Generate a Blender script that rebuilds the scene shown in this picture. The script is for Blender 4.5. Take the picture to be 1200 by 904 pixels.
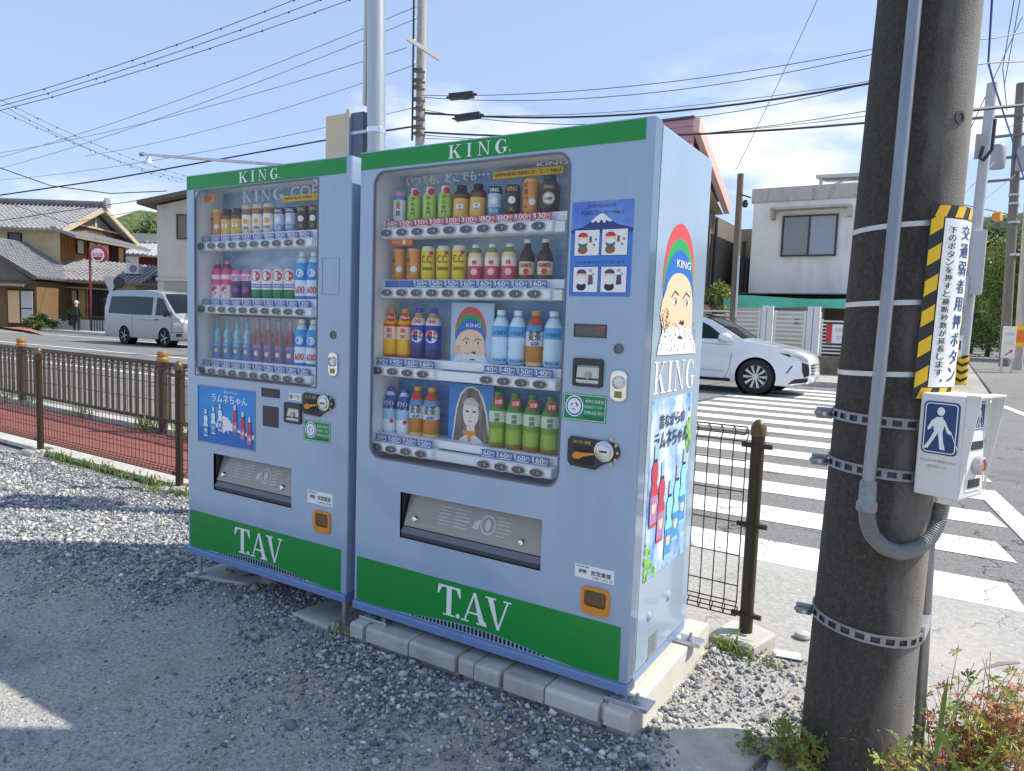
import bpy, bmesh, math, random
import numpy as np
from mathutils import Vector, Matrix, Euler, geometry
random.seed(7); RNG = np.random.default_rng(7)
R = math.radians
for o in list(bpy.data.objects): bpy.data.objects.remove(o)
sc = bpy.context.scene
COL = sc.collection

# ------------------------------------------------------------- camera, sky, sun, exposure
cd = bpy.data.cameras.new('camera'); cam = bpy.data.objects.new('camera', cd); COL.objects.link(cam)
YAW, PITCH, ROLL = -0.54878, -0.0888, 0.03478
fw = Vector((math.sin(YAW)*math.cos(PITCH), math.cos(YAW)*math.cos(PITCH), math.sin(PITCH)))
rt = Vector((math.cos(YAW), -math.sin(YAW), 0)); up = rt.cross(fw)
r2 = rt*math.cos(ROLL)+up*math.sin(ROLL); u2 = -rt*math.sin(ROLL)+up*math.cos(ROLL)
mw = Matrix((r2, u2, -fw)).transposed().to_4x4(); mw.translation = (1.93952, -2.0263, 1.29484)
cam.matrix_world = mw
cd.sensor_width = 36; cd.lens = 36*832.354/1200; cd.clip_start = .05; cd.clip_end = 3000
sc.camera = cam
SUN_AZ, SUN_EL = 35.0, 50.0            # azimuth counted from +X towards +Y
w = bpy.data.worlds.new('World'); sc.world = w; w.use_nodes = True
nt = w.node_tree; N = nt.nodes; LK = nt.links; N.clear()
wo = N.new('ShaderNodeOutputWorld'); bg = N.new('ShaderNodeBackground'); LK.new(bg.outputs[0], wo.inputs[0])
sky = N.new('ShaderNodeTexSky'); sky.sky_type = 'NISHITA'; sky.sun_disc = False
sky.sun_elevation = R(SUN_EL); sky.sun_rotation = R(90-SUN_AZ); sky.altitude = 0; sky.air_density = 1.0; sky.dust_density = 1.0; sky.ozone_density = 1.5
bg.inputs[1].default_value = 0.12
tc = N.new('ShaderNodeTexCoord'); mp = N.new('ShaderNodeMapping'); mp.inputs['Scale'].default_value = (1, 1, 2.6); mp.inputs['Location'].default_value = (8.6, 10.0, 3.4); mp.inputs['Rotation'].default_value = (0, 0, R(169))
LK.new(tc.outputs['Generated'], mp.inputs[0])
nz = N.new('ShaderNodeTexNoise'); nz.inputs['Scale'].default_value = 2.6; nz.inputs['Detail'].default_value = 9; nz.inputs['Roughness'].default_value = .55
LK.new(mp.outputs[0], nz.inputs['Vector'])
cr = N.new('ShaderNodeValToRGB'); cr.color_ramp.elements[0].position = .555; cr.color_ramp.elements[1].position = .66
LK.new(nz.outputs[0], cr.inputs[0])
sx = N.new('ShaderNodeSeparateXYZ'); LK.new(tc.outputs['Generated'], sx.inputs[0])
mr = N.new('ShaderNodeMapRange'); mr.inputs[1].default_value = .36; mr.inputs[2].default_value = .25; mr.inputs[3].default_value = 0; mr.inputs[4].default_value = 1
LK.new(sx.outputs['Z'], mr.inputs[0])
mm = N.new('ShaderNodeMath'); mm.operation = 'MULTIPLY'; LK.new(cr.outputs[0], mm.inputs[0]); LK.new(mr.outputs[0], mm.inputs[1])
pale = N.new('ShaderNodeMixRGB'); pale.inputs[0].default_value = .72; pale.inputs[2].default_value = (2.0, 2.64, 3.95, 1); LK.new(sky.outputs[0], pale.inputs[1])
mx = N.new('ShaderNodeMixRGB'); mx.inputs[2].default_value = (4.6, 4.8, 5.1, 1)
LK.new(mm.outputs[0], mx.inputs[0]); LK.new(pale.outputs[0], mx.inputs[1]); LK.new(mx.outputs[0], bg.inputs[0])
sd = bpy.data.lights.new('sun', 'SUN'); so = bpy.data.objects.new('sun', sd); COL.objects.link(so)
sd.energy = 2.9; sd.angle = R(.53); sd.color = (1, .93, .80)
sv = Vector((math.cos(R(SUN_AZ))*math.cos(R(SUN_EL)), math.sin(R(SUN_AZ))*math.cos(R(SUN_EL)), math.sin(R(SUN_EL))))
so.rotation_euler = sv.to_track_quat('Z', 'Y').to_euler(); so.location = sv*40
vs = sc.view_settings; vs.view_transform = 'Standard'; vs.look = 'None'; vs.exposure = 1.0; vs.gamma = 1; vs.use_curve_mapping = False
sc.render.engine = 'CYCLES'; sc.cycles.max_bounces = 8; sc.cycles.transparent_max_bounces = 12; sc.cycles.use_denoising = True

# ------------------------------------------------------------- helpers
def S(r, g, b):
    f = lambda c: (c/255/12.92 if c/255 <= .04045 else ((c/255+.055)/1.055)**2.4)
    return (f(r), f(g), f(b))
MATS = {}
def mat(name, col, rough=.5, metal=0, var=.0, vscale=8, bump=0, bscale=120, coat=0, spec=.5, stain=None, sscale=2, samt=.5, island=0, stretch=None, detail=4):
    """principled paint / stone / cloth with procedural variation, stains and relief"""
    if name in MATS: return MATS[name]
    m = bpy.data.materials.new(name); m.use_nodes = True; t = m.node_tree; n = t.nodes; l = t.links
    b = n['Principled BSDF']; b.inputs['Base Color'].default_value = (*col, 1); b.inputs['Roughness'].default_value = rough; b.inputs['Metallic'].default_value = metal
    b.inputs['Specular IOR Level'].default_value = spec
    if coat: b.inputs['Coat Weight'].default_value = coat; b.inputs['Coat Roughness'].default_value = .06
    if var or bump or stain or island:
        c = n.new('ShaderNodeTexCoord'); v = c.outputs['Object']
        if stretch:
            q = n.new('ShaderNodeMapping'); q.inputs['Scale'].default_value = stretch; l.new(v, q.inputs[0]); v = q.outputs[0]
        src = None
        if var:
            z = n.new('ShaderNodeTexNoise'); z.inputs['Scale'].default_value = vscale; z.inputs['Detail'].default_value = detail; z.inputs['Roughness'].default_value = .65; l.new(v, z.inputs['Vector'])
            x = n.new('ShaderNodeMapRange'); x.inputs[1].default_value = .3; x.inputs[2].default_value = .7; x.inputs[3].default_value = 1-var; x.inputs[4].default_value = 1+var; l.new(z.outputs[0], x.inputs[0])
            k = n.new('ShaderNodeVectorMath'); k.operation = 'SCALE'; k.inputs[0].default_value = col; l.new(x.outputs[0], k.inputs['Scale']); src = k.outputs[0]
        if island:
            g = n.new('ShaderNodeNewGeometry'); x = n.new('ShaderNodeMapRange'); x.inputs[3].default_value = 1-island; x.inputs[4].default_value = 1+island; l.new(g.outputs['Random Per Island'], x.inputs[0])
            k = n.new('ShaderNodeVectorMath'); k.operation = 'SCALE'; l.new(x.outputs[0], k.inputs['Scale'])
            if src: l.new(src, k.inputs[0])
            else: k.inputs[0].default_value = col
            src = k.outputs[0]
        if stain:
            z = n.new('ShaderNodeTexNoise'); z.inputs['Scale'].default_value = sscale; z.inputs['Detail'].default_value = 8; z.inputs['Roughness'].default_value = .7; l.new(v, z.inputs['Vector'])
            x = n.new('ShaderNodeMapRange'); x.inputs[1].default_value = .48; x.inputs[2].default_value = .68; x.inputs[4].default_value = samt; l.new(z.outputs[0], x.inputs[0])
            k = n.new('ShaderNodeMixRGB'); k.inputs[2].default_value = (*stain, 1); l.new(x.outputs[0], k.inputs[0])
            if src: l.new(src, k.inputs[1])
            else: k.inputs[1].default_value = (*col, 1)
            src = k.outputs[0]
        if src: l.new(src, b.inputs['Base Color'])
        if bump:
            z = n.new('ShaderNodeTexNoise'); z.inputs['Scale'].default_value = bscale; z.inputs['Detail'].default_value = 5; l.new(v, z.inputs['Vector'])
            k = n.new('ShaderNodeBump'); k.inputs['Strength'].default_value = min(bump, 1); k.inputs['Distance'].default_value = .02*bump; l.new(z.outputs[0], k.inputs['Height']); l.new(k.outputs[0], b.inputs['Normal'])
    MATS[name] = m; return m
def zramp(name, H, stops, rough=.35, metal=0):
    """print bands on a can or bottle, by height along its own axis"""
    if name in MATS: return MATS[name]
    m = bpy.data.materials.new(name); m.use_nodes = True; t = m.node_tree; n = t.nodes; l = t.links; b = n['Principled BSDF']
    b.inputs['Roughness'].default_value = rough; b.inputs['Metallic'].default_value = metal
    c = n.new('ShaderNodeTexCoord'); s = n.new('ShaderNodeSeparateXYZ'); l.new(c.outputs['Object'], s.inputs[0])
    d = n.new('ShaderNodeMath'); d.operation = 'DIVIDE'; d.inputs[1].default_value = H; l.new(s.outputs['Z'], d.inputs[0])
    r = n.new('ShaderNodeValToRGB'); r.color_ramp.interpolation = 'CONSTANT'; e = r.color_ramp.elements
    while len(e) < len(stops): e.new(.5)
    for i, (p, q) in enumerate(sorted(stops)): e[i].position = p; e[i].color = (*q, 1)
    l.new(d.outputs[0], r.inputs[0]); l.new(r.outputs[0], b.inputs['Base Color'])
    MATS[name] = m; return m
def clear(name, tint=(1, 1, 1), k=1.0, rough=.02, solid=None, solid_amt=0):
    """thin sheet glass: see-through with mirror reflection by angle"""
    if name in MATS: return MATS[name]
    m = bpy.data.materials.new(name); m.use_nodes = True; t = m.node_tree; n = t.nodes; l = t.links; n.clear()
    o = n.new('ShaderNodeOutputMaterial'); x = n.new('ShaderNodeMixShader'); a = n.new('ShaderNodeBsdfTransparent'); g = n.new('ShaderNodeBsdfGlossy'); f = n.new('ShaderNodeLayerWeight')
    a.inputs[0].default_value = (*tint, 1); g.inputs['Roughness'].default_value = rough; f.inputs[0].default_value = .5
    h = n.new('ShaderNodeMath'); h.operation = 'POWER'; h.inputs[1].default_value = 4; l.new(f.outputs['Facing'], h.inputs[0])
    q = n.new('ShaderNodeMath'); q.operation = 'MULTIPLY_ADD'; q.inputs[1].default_value = .9*k; q.inputs[2].default_value = .045*k; q.use_clamp = True; l.new(h.outputs[0], q.inputs[0])
    l.new(q.outputs[0], x.inputs[0]); l.new(a.outputs[0], x.inputs[1]); l.new(g.outputs[0], x.inputs[2])
    if solid:
        d = n.new('ShaderNodeBsdfDiffuse'); d.inputs[0].default_value = (*solid, 1); y = n.new('ShaderNodeMixShader'); y.inputs[0].default_value = solid_amt
        l.new(x.outputs[0], y.inputs[1]); l.new(d.outputs[0], y.inputs[2]); l.new(y.outputs[0], o.inputs[0])
    else: l.new(x.outputs[0], o.inputs[0])
    MATS[name] = m; return m
def noise2(name, a, b, scale, p0=.4, p1=.6, rough=.6, detail=6, stretch=None, bump=0, c=None, c0=.7, c1=.75, coords='Object', bscale=None):
    """two (or three) colours mingled by noise"""
    if name in MATS: return MATS[name]
    m = bpy.data.materials.new(name); m.use_nodes = True; t = m.node_tree; n = t.nodes; l = t.links; s = n['Principled BSDF']; s.inputs['Roughness'].default_value = rough
    x = n.new('ShaderNodeTexCoord'); v = x.outputs[coords]
    if stretch:
        q = n.new('ShaderNodeMapping'); q.inputs['Scale'].default_value = stretch; l.new(v, q.inputs[0]); v = q.outputs[0]
    z = n.new('ShaderNodeTexNoise'); z.inputs['Scale'].default_value = scale; z.inputs['Detail'].default_value = detail; z.inputs['Roughness'].default_value = .7; l.new(v, z.inputs['Vector'])
    r = n.new('ShaderNodeValToRGB'); e = r.color_ramp.elements; e[0].position = p0; e[0].color = (*a, 1); e[1].position = p1; e[1].color = (*b, 1)
    if c: k = e.new(c0); k.color = (*b, 1); k = e.new(c1); k.color = (*c, 1)
    l.new(z.outputs[0], r.inputs[0]); l.new(r.outputs[0], s.inputs['Base Color'])
    if bump:
        z2 = n.new('ShaderNodeTexNoise'); z2.inputs['Scale'].default_value = bscale or scale*4; z2.inputs['Detail'].default_value = 6; l.new(v, z2.inputs['Vector'])
        k = n.new('ShaderNodeBump'); k.inputs['Strength'].default_value = min(1, bump); k.inputs['Distance'].default_value = .02*bump; l.new(z2.outputs[0], k.inputs['Height']); l.new(k.outputs[0], s.inputs['Normal'])
    MATS[name] = m; return m

OFF = {}
def prop(o, label=None, cat=None, group=None, kind=None):
    if label: o['label'] = label
    if cat: o['category'] = cat
    if group: o['group'] = group
    if kind: o['kind'] = kind
    return o
def thing(name, label, cat, loc=(0, 0, 0), rotz=0, group=None):
    o = bpy.data.objects.new(name, None); COL.objects.link(o); o.empty_display_size = .1
    o.location = loc; o.rotation_euler = (0, 0, rotz); OFF[o.name] = Vector(loc) if rotz == 0 else Vector((0, 0, 0))
    return prop(o, label, cat, group)
def inst(name, me, loc=(0, 0, 0), parent=None, rot=(0, 0, 0), scale=None):
    """a copy that shares mesh data; loc in the coordinates its parent's parts are given in"""
    o = bpy.data.objects.new(name, me); COL.objects.link(o)
    l = Vector(loc)
    if parent is not None: o.parent = parent; l = l-OFF.get(parent.name, Vector((0, 0, 0)))
    o.location = l; o.rotation_euler = rot
    if scale: o.scale = scale
    OFF[o.name] = Vector(loc) if parent is None else OFF.get(parent.name, Vector((0, 0, 0)))+l
    return o
def basis(d):
    d = Vector(d).normalized(); a = Vector((0, 0, 1)) if abs(d.z) < .9 else Vector((1, 0, 0)); u = d.cross(a).normalized(); return u, d.cross(u)
class MB:
    def __init__(s): s.v = []; s.f = []; s.m = []
    def add(s, v, f, mi=0):
        k = len(s.v); s.v += [tuple(q) for q in v]; s.f += [tuple(i+k for i in q) for q in f]; s.m += [mi]*len(f); return s
    def box(s, x0, x1, y0, y1, z0, z1, mi=0):
        return s.add([(x0, y0, z0), (x1, y0, z0), (x1, y1, z0), (x0, y1, z0), (x0, y0, z1), (x1, y0, z1), (x1, y1, z1), (x0, y1, z1)],
                     [(3, 2, 1, 0), (4, 5, 6, 7), (0, 1, 5, 4), (1, 2, 6, 5), (2, 3, 7, 6), (3, 0, 4, 7)], mi)
    def quad(s, a, b, c, d, mi=0): return s.add([a, b, c, d], [(0, 1, 2, 3)], mi)
    def beam(s, p0, p1, w, h, mi=0):
        p0, p1 = Vector(p0), Vector(p1); u, v = basis(p1-p0); V = []
        for p in (p0, p1): V += [p-u*w/2-v*h/2, p+u*w/2-v*h/2, p+u*w/2+v*h/2, p-u*w/2+v*h/2]
        return s.add(V, [(0, 1, 2, 3), (7, 6, 5, 4), (0, 4, 5, 1), (1, 5, 6, 2), (2, 6, 7, 3), (3, 7, 4, 0)], mi)
    def tube(s, pts, r, n=8, mi=0, caps=True, closed=False):
        pts = [Vector(p) for p in pts]; K = len(pts); rr = r if isinstance(r, (list, tuple)) else [r]*K; V = []; u = None
        for i, p in enumerate(pts):
            d = (pts[(i+1) % K]-pts[i-1]) if closed else (pts[min(i+1, K-1)]-pts[max(i-1, 0)])
            d.normalize()
            if u is None: u, v = basis(d)
            else: u = (u-d*u.dot(d)).normalized()
            v = d.cross(u)
            V += [p+u*math.cos(2*math.pi*j/n)*rr[i]+v*math.sin(2*math.pi*j/n)*rr[i] for j in range(n)]
        F = [(i*n+j, i*n+(j+1) % n, ((i+1) % K)*n+(j+1) % n, ((i+1) % K)*n+j) for i in range(K if closed else K-1) for j in range(n)]
        if caps and not closed: F += [tuple(range(n))[::-1], tuple((K-1)*n+j for j in range(n))]
        return s.add(V, F, mi)
    def cyl(s, p0, p1, r0, r1=None, n=12, mi=0): return s.tube([p0, p1], [r0, r0 if r1 is None else r1], n, mi)
    def lathe(s, prof, n=16, c=(0, 0, 0), axis=(0, 0, 1), mi=0, caps=(1, 1)):
        a = Vector(axis).normalized(); u, v = basis(a); c = Vector(c); V = []; F = []; K = len(prof)
        for (r, z) in prof: V += [c+a*z+u*r*math.cos(2*math.pi*j/n)+v*r*math.sin(2*math.pi*j/n) for j in range(n)]
        for i in range(K-1):
            F += [(i*n+j, i*n+(j+1) % n, (i+1)*n+(j+1) % n, (i+1)*n+j) for j in range(n)]
        if caps[0]: F.append(tuple(range(n))[::-1])
        if caps[1]: F.append(tuple((K-1)*n+j for j in range(n)))
        return s.add(V, F, mi)
    def prism(s, poly, fn, lo, hi, mi=0):
        """poly: 2-D outline; fn(u,v,w) -> 3-D; extruded between w = lo and hi"""
        n = len(poly); V = [fn(a, b, lo) for a, b in poly]+[fn(a, b, hi) for a, b in poly]
        return s.add(V, [tuple(range(n))[::-1], tuple(range(n, 2*n))]+[(i, (i+1) % n, n+(i+1) % n, n+i) for i in range(n)], mi)
    def flat(s, poly, fn, w=0, mi=0): return s.add([fn(a, b, w) for a, b in poly], [tuple(range(len(poly)))], mi)
    def holed(s, outer, holes, fn, lo, hi, mi=0, hmi=None):
        """plate with openings, thickness lo..hi (hi side is open)"""
        loops = [outer]+holes; P = [Vector(q) for L in loops for q in L]; E = []; k = 0
        for L in loops: E += [(k+i, k+(i+1) % len(L)) for i in range(len(L))]; k += len(L)
        r = geometry.delaunay_2d_cdt(P, E, [], 0, 1e-6); V2, F = r[0], r[2]
        def inside(q, L):
            c = False
            for i in range(len(L)):
                (xa, ya), (xb, yb) = L[i], L[i-1]
                if (ya > q[1]) != (yb > q[1]) and q[0] < (xb-xa)*(q[1]-ya)/(yb-ya)+xa: c = not c
            return c
        FF = []
        for t in F:
            q = sum((V2[i] for i in t), Vector((0, 0)))/len(t)
            if inside(q, outer) and not any(inside(q, h) for h in holes): FF.append(tuple(t))
        s.add([fn(q.x, q.y, lo) for q in V2], FF, mi)
        for j, L in enumerate(loops):
            n = len(L); s.add([fn(a, b, lo) for a, b in L]+[fn(a, b, hi) for a, b in L], [(i, (i+1) % n, n+(i+1) % n, n+i) for i in range(n)], mi if (j == 0 or hmi is None) else hmi)
        return s
    def build(s, name, mats, parent=None, smooth=None, bevel=0, seg=2, flip=False, local=False):
        me = s.mesh(name, mats, smooth, Vector((0, 0, 0)) if (parent is None or local) else OFF.get(parent.name, Vector((0, 0, 0))), flip)
        o = bpy.data.objects.new(name, me); COL.objects.link(o)
        if parent is not None: o.parent = parent; OFF[o.name] = OFF.get(parent.name, Vector((0, 0, 0)))
        if bevel:
            b = o.modifiers.new('bevel', 'BEVEL'); b.width = bevel; b.segments = seg; b.limit_method = 'ANGLE'; b.angle_limit = R(40)
        return o
    def mesh(s, name, mats, smooth=None, off=Vector((0, 0, 0)), flip=False):
        me = bpy.data.meshes.new(name); V = [(a-off.x, b-off.y, c-off.z) for a, b, c in s.v] if off.length > 0 else s.v
        me.from_pydata(V, [], s.f if not flip else [f[::-1] for f in s.f]); mats = mats if isinstance(mats, (list, tuple)) else [mats]
        for m in mats: me.materials.append(m)
        if len(mats) > 1: me.polygons.foreach_set('material_index', s.m)
        if smooth is not None:
            me.polygons.foreach_set('use_smooth', [True]*len(me.polygons))
            if smooth < 180: me.set_sharp_from_angle(angle=R(smooth))
        me.update(); return me
def rrect(x0, x1, y0, y1, r, n=5):
    P = []
    for cx, cy, a in ((x1-r, y0+r, -90), (x1-r, y1-r, 0), (x0+r, y1-r, 90), (x0+r, y0+r, 180)):
        P += [(cx+r*math.cos(R(a+90*i/n)), cy+r*math.sin(R(a+90*i/n))) for i in range(n+1)]
    return P
def ell(cx, cy, rx, ry, n=20, a0=0, a1=360): return [(cx+rx*math.cos(R(a0+(a1-a0)*i/(n if a1-a0 < 360 else n))), cy+ry*math.sin(R(a0+(a1-a0)*i/n))) for i in range(n if a1-a0 >= 360 else n+1)]
FRONT = lambda y: (lambda u, v, w: (u, y+w, v))       # plane facing -Y: w > 0 goes into the machine
SIDE = lambda x: (lambda u, v, w: (x-w, u, v))         # plane facing +X
UP = lambda z: (lambda u, v, w: (u, v, z+w))
TXT = {}
def glyphs(s):
    if s in TXT: return TXT[s]
    c = bpy.data.curves.new('t', 'FONT'); c.body = s; c.resolution_u = 3; o = bpy.data.objects.new('t', c)
    COL.objects.link(o); dg = bpy.context.evaluated_depsgraph_get(); me = bpy.data.meshes.new_from_object(o.evaluated_get(dg))
    V = [(v.co.x, v.co.y) for v in me.vertices]; F = [tuple(p.vertices) for p in me.polygons]
    bpy.data.objects.remove(o); bpy.data.curves.remove(c); bpy.data.meshes.remove(me)
    if not V: V = [(0, 0), (1, 1)]; F = []
    xs = [a for a, _ in V]; ys = [b for _, b in V]; x0, x1, y0, y1 = min(xs), max(xs), min(ys), max(ys)
    TXT[s] = ([((a-x0)/max(x1-x0, 1e-6), (b-y0)/max(y1-y0, 1e-6)) for a, b in V], F); return TXT[s]
def text(mb, s, fn, x0, x1, z0, z1, w=-.0012, mi=0, shear=0, bold=0):
    """lettering filling the rectangle x0..x1, z0..z1 of the plane fn"""
    V, F = glyphs(s); h = z1-z0
    for k, dx in enumerate([0] if not bold else [-bold, bold]):
        mb.add([fn(x0+(x1-x0)*a+shear*b*h+dx, z0+h*b, w-k*.0003) for a, b in V], F, mi)
# roman capitals drawn as strokes in a unit box
def _G():
    P = []
    for i in range(25):
        a = R(42+i*(318-42)/24); P.append((.5+.46*math.cos(a), .5+.51*math.sin(a)))
    for i in range(25):
        a = R(318-i*(318-42)/24); P.append((.55+.27*math.cos(a), .5+.46*math.sin(a)))
    return P
ROMAN = {
 'I': [[(.3, .04), (.7, .04), (.7, .96), (.3, .96)], [(.05, 0), (.95, 0), (.95, .05), (.05, .05)], [(.05, .95), (.95, .95), (.95, 1), (.05, 1)]],
 'K': [[(.13, .04), (.31, .04), (.31, .96), (.13, .96)], [(.02, 0), (.42, 0), (.42, .05), (.02, .05)], [(.02, .95), (.42, .95), (.42, 1), (.02, 1)],
       [(.3, .36), (.3, .44), (.76, .97), (.83, .97)], [(.4, .56), (.52, .64), (.9, .03), (.7, .03)], [(.6, 0), (1, 0), (1, .05), (.6, .05)], [(.62, .95), (.96, .95), (.96, 1), (.62, 1)]],
 'N': [[(.13, .04), (.19, .04), (.19, .96), (.13, .96)], [(.8, .0), (.86, .0), (.86, .96), (.8, .96)], [(.1, .97), (.3, .97), (.86, .0), (.78, .0)], [(.02, 0), (.32, 0), (.32, .05), (.02, .05)], [(0, .95), (.3, .95), (.3, 1), (0, 1)], [(.68, .95), (.99, .95), (.99, 1), (.68, 1)]],
 'G': [_G(), [(.7, .08), (.88, .12), (.88, .4), (.7, .4)], [(.56, .38), (1, .38), (1, .43), (.56, .43)], [(.8, .68), (.85, .68), (.85, .98), (.82, .98)]],
 'T': [[(.39, .04), (.6, .04), (.6, .97), (.39, .97)], [(.25, 0), (.75, 0), (.75, .05), (.25, .05)], [(.03, .93), (.97, .93), (.97, 1), (.03, 1)], [(0, .68), (.05, .68), (.2, .94), (.02, .94)], [(.95, .68), (1, .68), (.98, .94), (.8, .94)]],
 'A': [[(.1, .03), (.17, .03), (.5, .9), (.46, .99)], [(.45, 1), (.55, 1), (.93, .03), (.7, .03)], [(.24, .29), (.64, .29), (.62, .35), (.27, .35)], [(0, 0), (.3, 0), (.3, .05), (0, .05)], [(.6, 0), (1, 0), (1, .05), (.6, .05)]],
 'V': [[(.08, .97), (.31, .97), (.55, 0), (.47, 0)], [(.83, .97), (.9, .97), (.55, 0), (.51, .1)], [(0, .95), (.42, .95), (.42, 1), (0, 1)], [(.7, .95), (1, .95), (1, 1), (.7, 1)]],
 '.': [ell(.5, .5, .5, .5, 14)]}
def roman(mb, ch, fn, x0, x1, z0, z1, w=-.0012, mi=0):
    for k, P in enumerate(ROMAN[ch]): mb.flat([(x0+(x1-x0)*a, z0+(z1-z0)*b) for a, b in P], fn, w-.00025*k, mi)

# ------------------------------------------------------------- setting: ground, road, markings, pavement
asphalt = noise2('asphalt', (.10, .10, .097), (.27, .265, .255), 75, .32, .66, .85, bump=.7, c=(.5, .49, .46), c0=.62, c1=.74, bscale=140)
asphalt_old = noise2('asphalt_old', (.3, .29, .27), (.45, .435, .405), 40, .35, .65, .9, bump=.45, c=(.6, .58, .54), c0=.64, c1=.72, bscale=150)
soil = noise2('soil', (.25, .24, .22), (.42, .4, .35), .6, .35, .65, .95)
concrete = mat('concrete', (.5, .48, .44), .9, var=.14, vscale=9, bump=.25, bscale=160, stain=(.25, .24, .22), sscale=4, samt=.45)
concrete_pale = mat('concrete_pale', (.62, .59, .53), .88, var=.08, vscale=6, bump=.12, bscale=200, stain=(.42, .39, .34), sscale=5, samt=.4)
concrete_dark = mat('concrete_dark', (.3, .29, .27), .92, var=.2, vscale=7, bump=.4, bscale=90, stain=(.12, .12, .11), sscale=5, samt=.5)
paint_white = noise2('road_paint', (.26, .26, .25), (.76, .75, .72), 26, .335, .40, .75, detail=10, bump=.2, bscale=150)
def cracked(m, col, scale, width):
    t = m.node_tree; n = t.nodes; l = t.links; b = n['Principled BSDF']; src = b.inputs['Base Color'].links[0].from_socket
    c = n.new('ShaderNodeTexCoord'); z = n.new('ShaderNodeTexNoise'); z.inputs['Scale'].default_value = 5; z.inputs['Detail'].default_value = 6; l.new(c.outputs['Object'], z.inputs['Vector'])
    k = n.new('ShaderNodeVectorMath'); k.operation = 'MULTIPLY_ADD'; k.inputs[1].default_value = (.35, .35, .35); l.new(z.outputs['Color'], k.inputs[0]); l.new(c.outputs['Object'], k.inputs[2])
    v = n.new('ShaderNodeTexVoronoi'); v.feature = 'DISTANCE_TO_EDGE'; v.inputs['Scale'].default_value = scale; l.new(k.outputs[0], v.inputs['Vector'])
    z2 = n.new('ShaderNodeTexNoise'); z2.inputs['Scale'].default_value = 1.7; z2.inputs['Detail'].default_value = 3; l.new(c.outputs['Object'], z2.inputs['Vector'])
    w2 = n.new('ShaderNodeMapRange'); w2.inputs[1].default_value = .42; w2.inputs[2].default_value = .62; w2.inputs[3].default_value = 0; w2.inputs[4].default_value = width; l.new(z2.outputs[0], w2.inputs[0])
    q = n.new('ShaderNodeMath'); q.operation = 'LESS_THAN'; l.new(v.outputs['Distance'], q.inputs[0]); l.new(w2.outputs[0], q.inputs[1])
    x = n.new('ShaderNodeMixRGB'); x.inputs[2].default_value = (*col, 1); l.new(q.outputs[0], x.inputs[0]); l.new(src, x.inputs[1]); l.new(x.outputs[0], b.inputs['Base Color'])
cracked(paint_white, (.3, .3, .29), 2.6, .02); cracked(asphalt, (.05, .05, .05), .9, .01); cracked(asphalt_old, (.2, .195, .18), 1.6, .007)
red_slab = mat('red_slab', S(134, 78, 70), .85, var=.16, vscale=30, bump=.2, bscale=220, stain=S(120, 82, 74), sscale=5, samt=.4)
g = prop(MB().quad((-1500, -1500, -.05), (1500, -1500, -.05), (1500, 1500, -.05), (-1500, 1500, -.05)).build('ground', soil), 'bare earth and distant ground all around', kind='structure')
mb = MB()
for x0, x1, y0, y1 in ((-400, 200, 2.05, 16.6), (2.9, 13, 16.6, 300), (4.2, 13, -80, 2.05)): mb.quad((x0, y0, -.006), (x1, y0, -.006), (x1, y1, -.006), (x0, y1, -.006))
road = prop(mb.build('road', asphalt), 'grey asphalt road with white crossing and lane lines', kind='structure')
def marking(name, pts, z=-.002, wear=paint_white):
    return MB().add([(x, y, z) for x, y in pts], [tuple(range(len(pts)))]).build(name, wear, road)
for k in range(15):
    y = 2.08+.905*k; marking('crosswalk_stripe', [(-1.75, y), (2.36+.02*math.sin(k*7), y), (2.36+.01*math.sin(k*5)-.06, y+.44), (-1.75, y+.44)])
def line(p0, p1, w, name='lane_line'):
    p0, p1 = Vector(p0), Vector(p1); d = (p1-p0).normalized(); n = Vector((-d.y, d.x))*w/2; marking(name, [tuple(p0-n), tuple(p1-n), tuple(p1+n), tuple(p0+n)], .001)
line((2.29, 5.25), (2.86, 1.2), .16, 'stop_line'); line((2.45, 17.7), (3.3, 12.2), .16)
line((-150, 9.85), (-3.4, 9.85), .15); line((-150, 6.3), (-3.6, 6.3), .14); line((-150, 14.6), (-3.4, 14.6), .15); line((4, 9.85), (60, 9.85), .15)
for i in range(6): line((7.6, 22+i*10), (7.6, 27+i*10), .14)
marking('bike_lane_mark', [(5.2, 26), (5.9, 26), (5.9, 26.4), (5.2, 26.4)], wear=mat('orange_paint', S(214, 160, 110), .8, var=.2, vscale=20))
# the old asphalt apron between lot and road
mb = MB(); mb.quad((-1.9, 1.02, -.010), (4.3, 1.02, -.010), (4.3, 2.12, -.003), (-1.9, 2.12, -.003)); mb.quad((-1.9, .7, -.045), (1.9, .7, -.045), (1.9, 1.02, -.010), (-1.9, 1.02, -.010)); mb.quad((1.9, -30, -.010), (4.3, -30, -.010), (4.3, 1.02, -.010), (1.9, 1.02, -.010))
prop(mb.build('pavement', asphalt_old), 'worn pale asphalt apron beside the concrete pole', kind='structure')
fy = lambda x: .975-.025*x            # line of the wire fence
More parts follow.
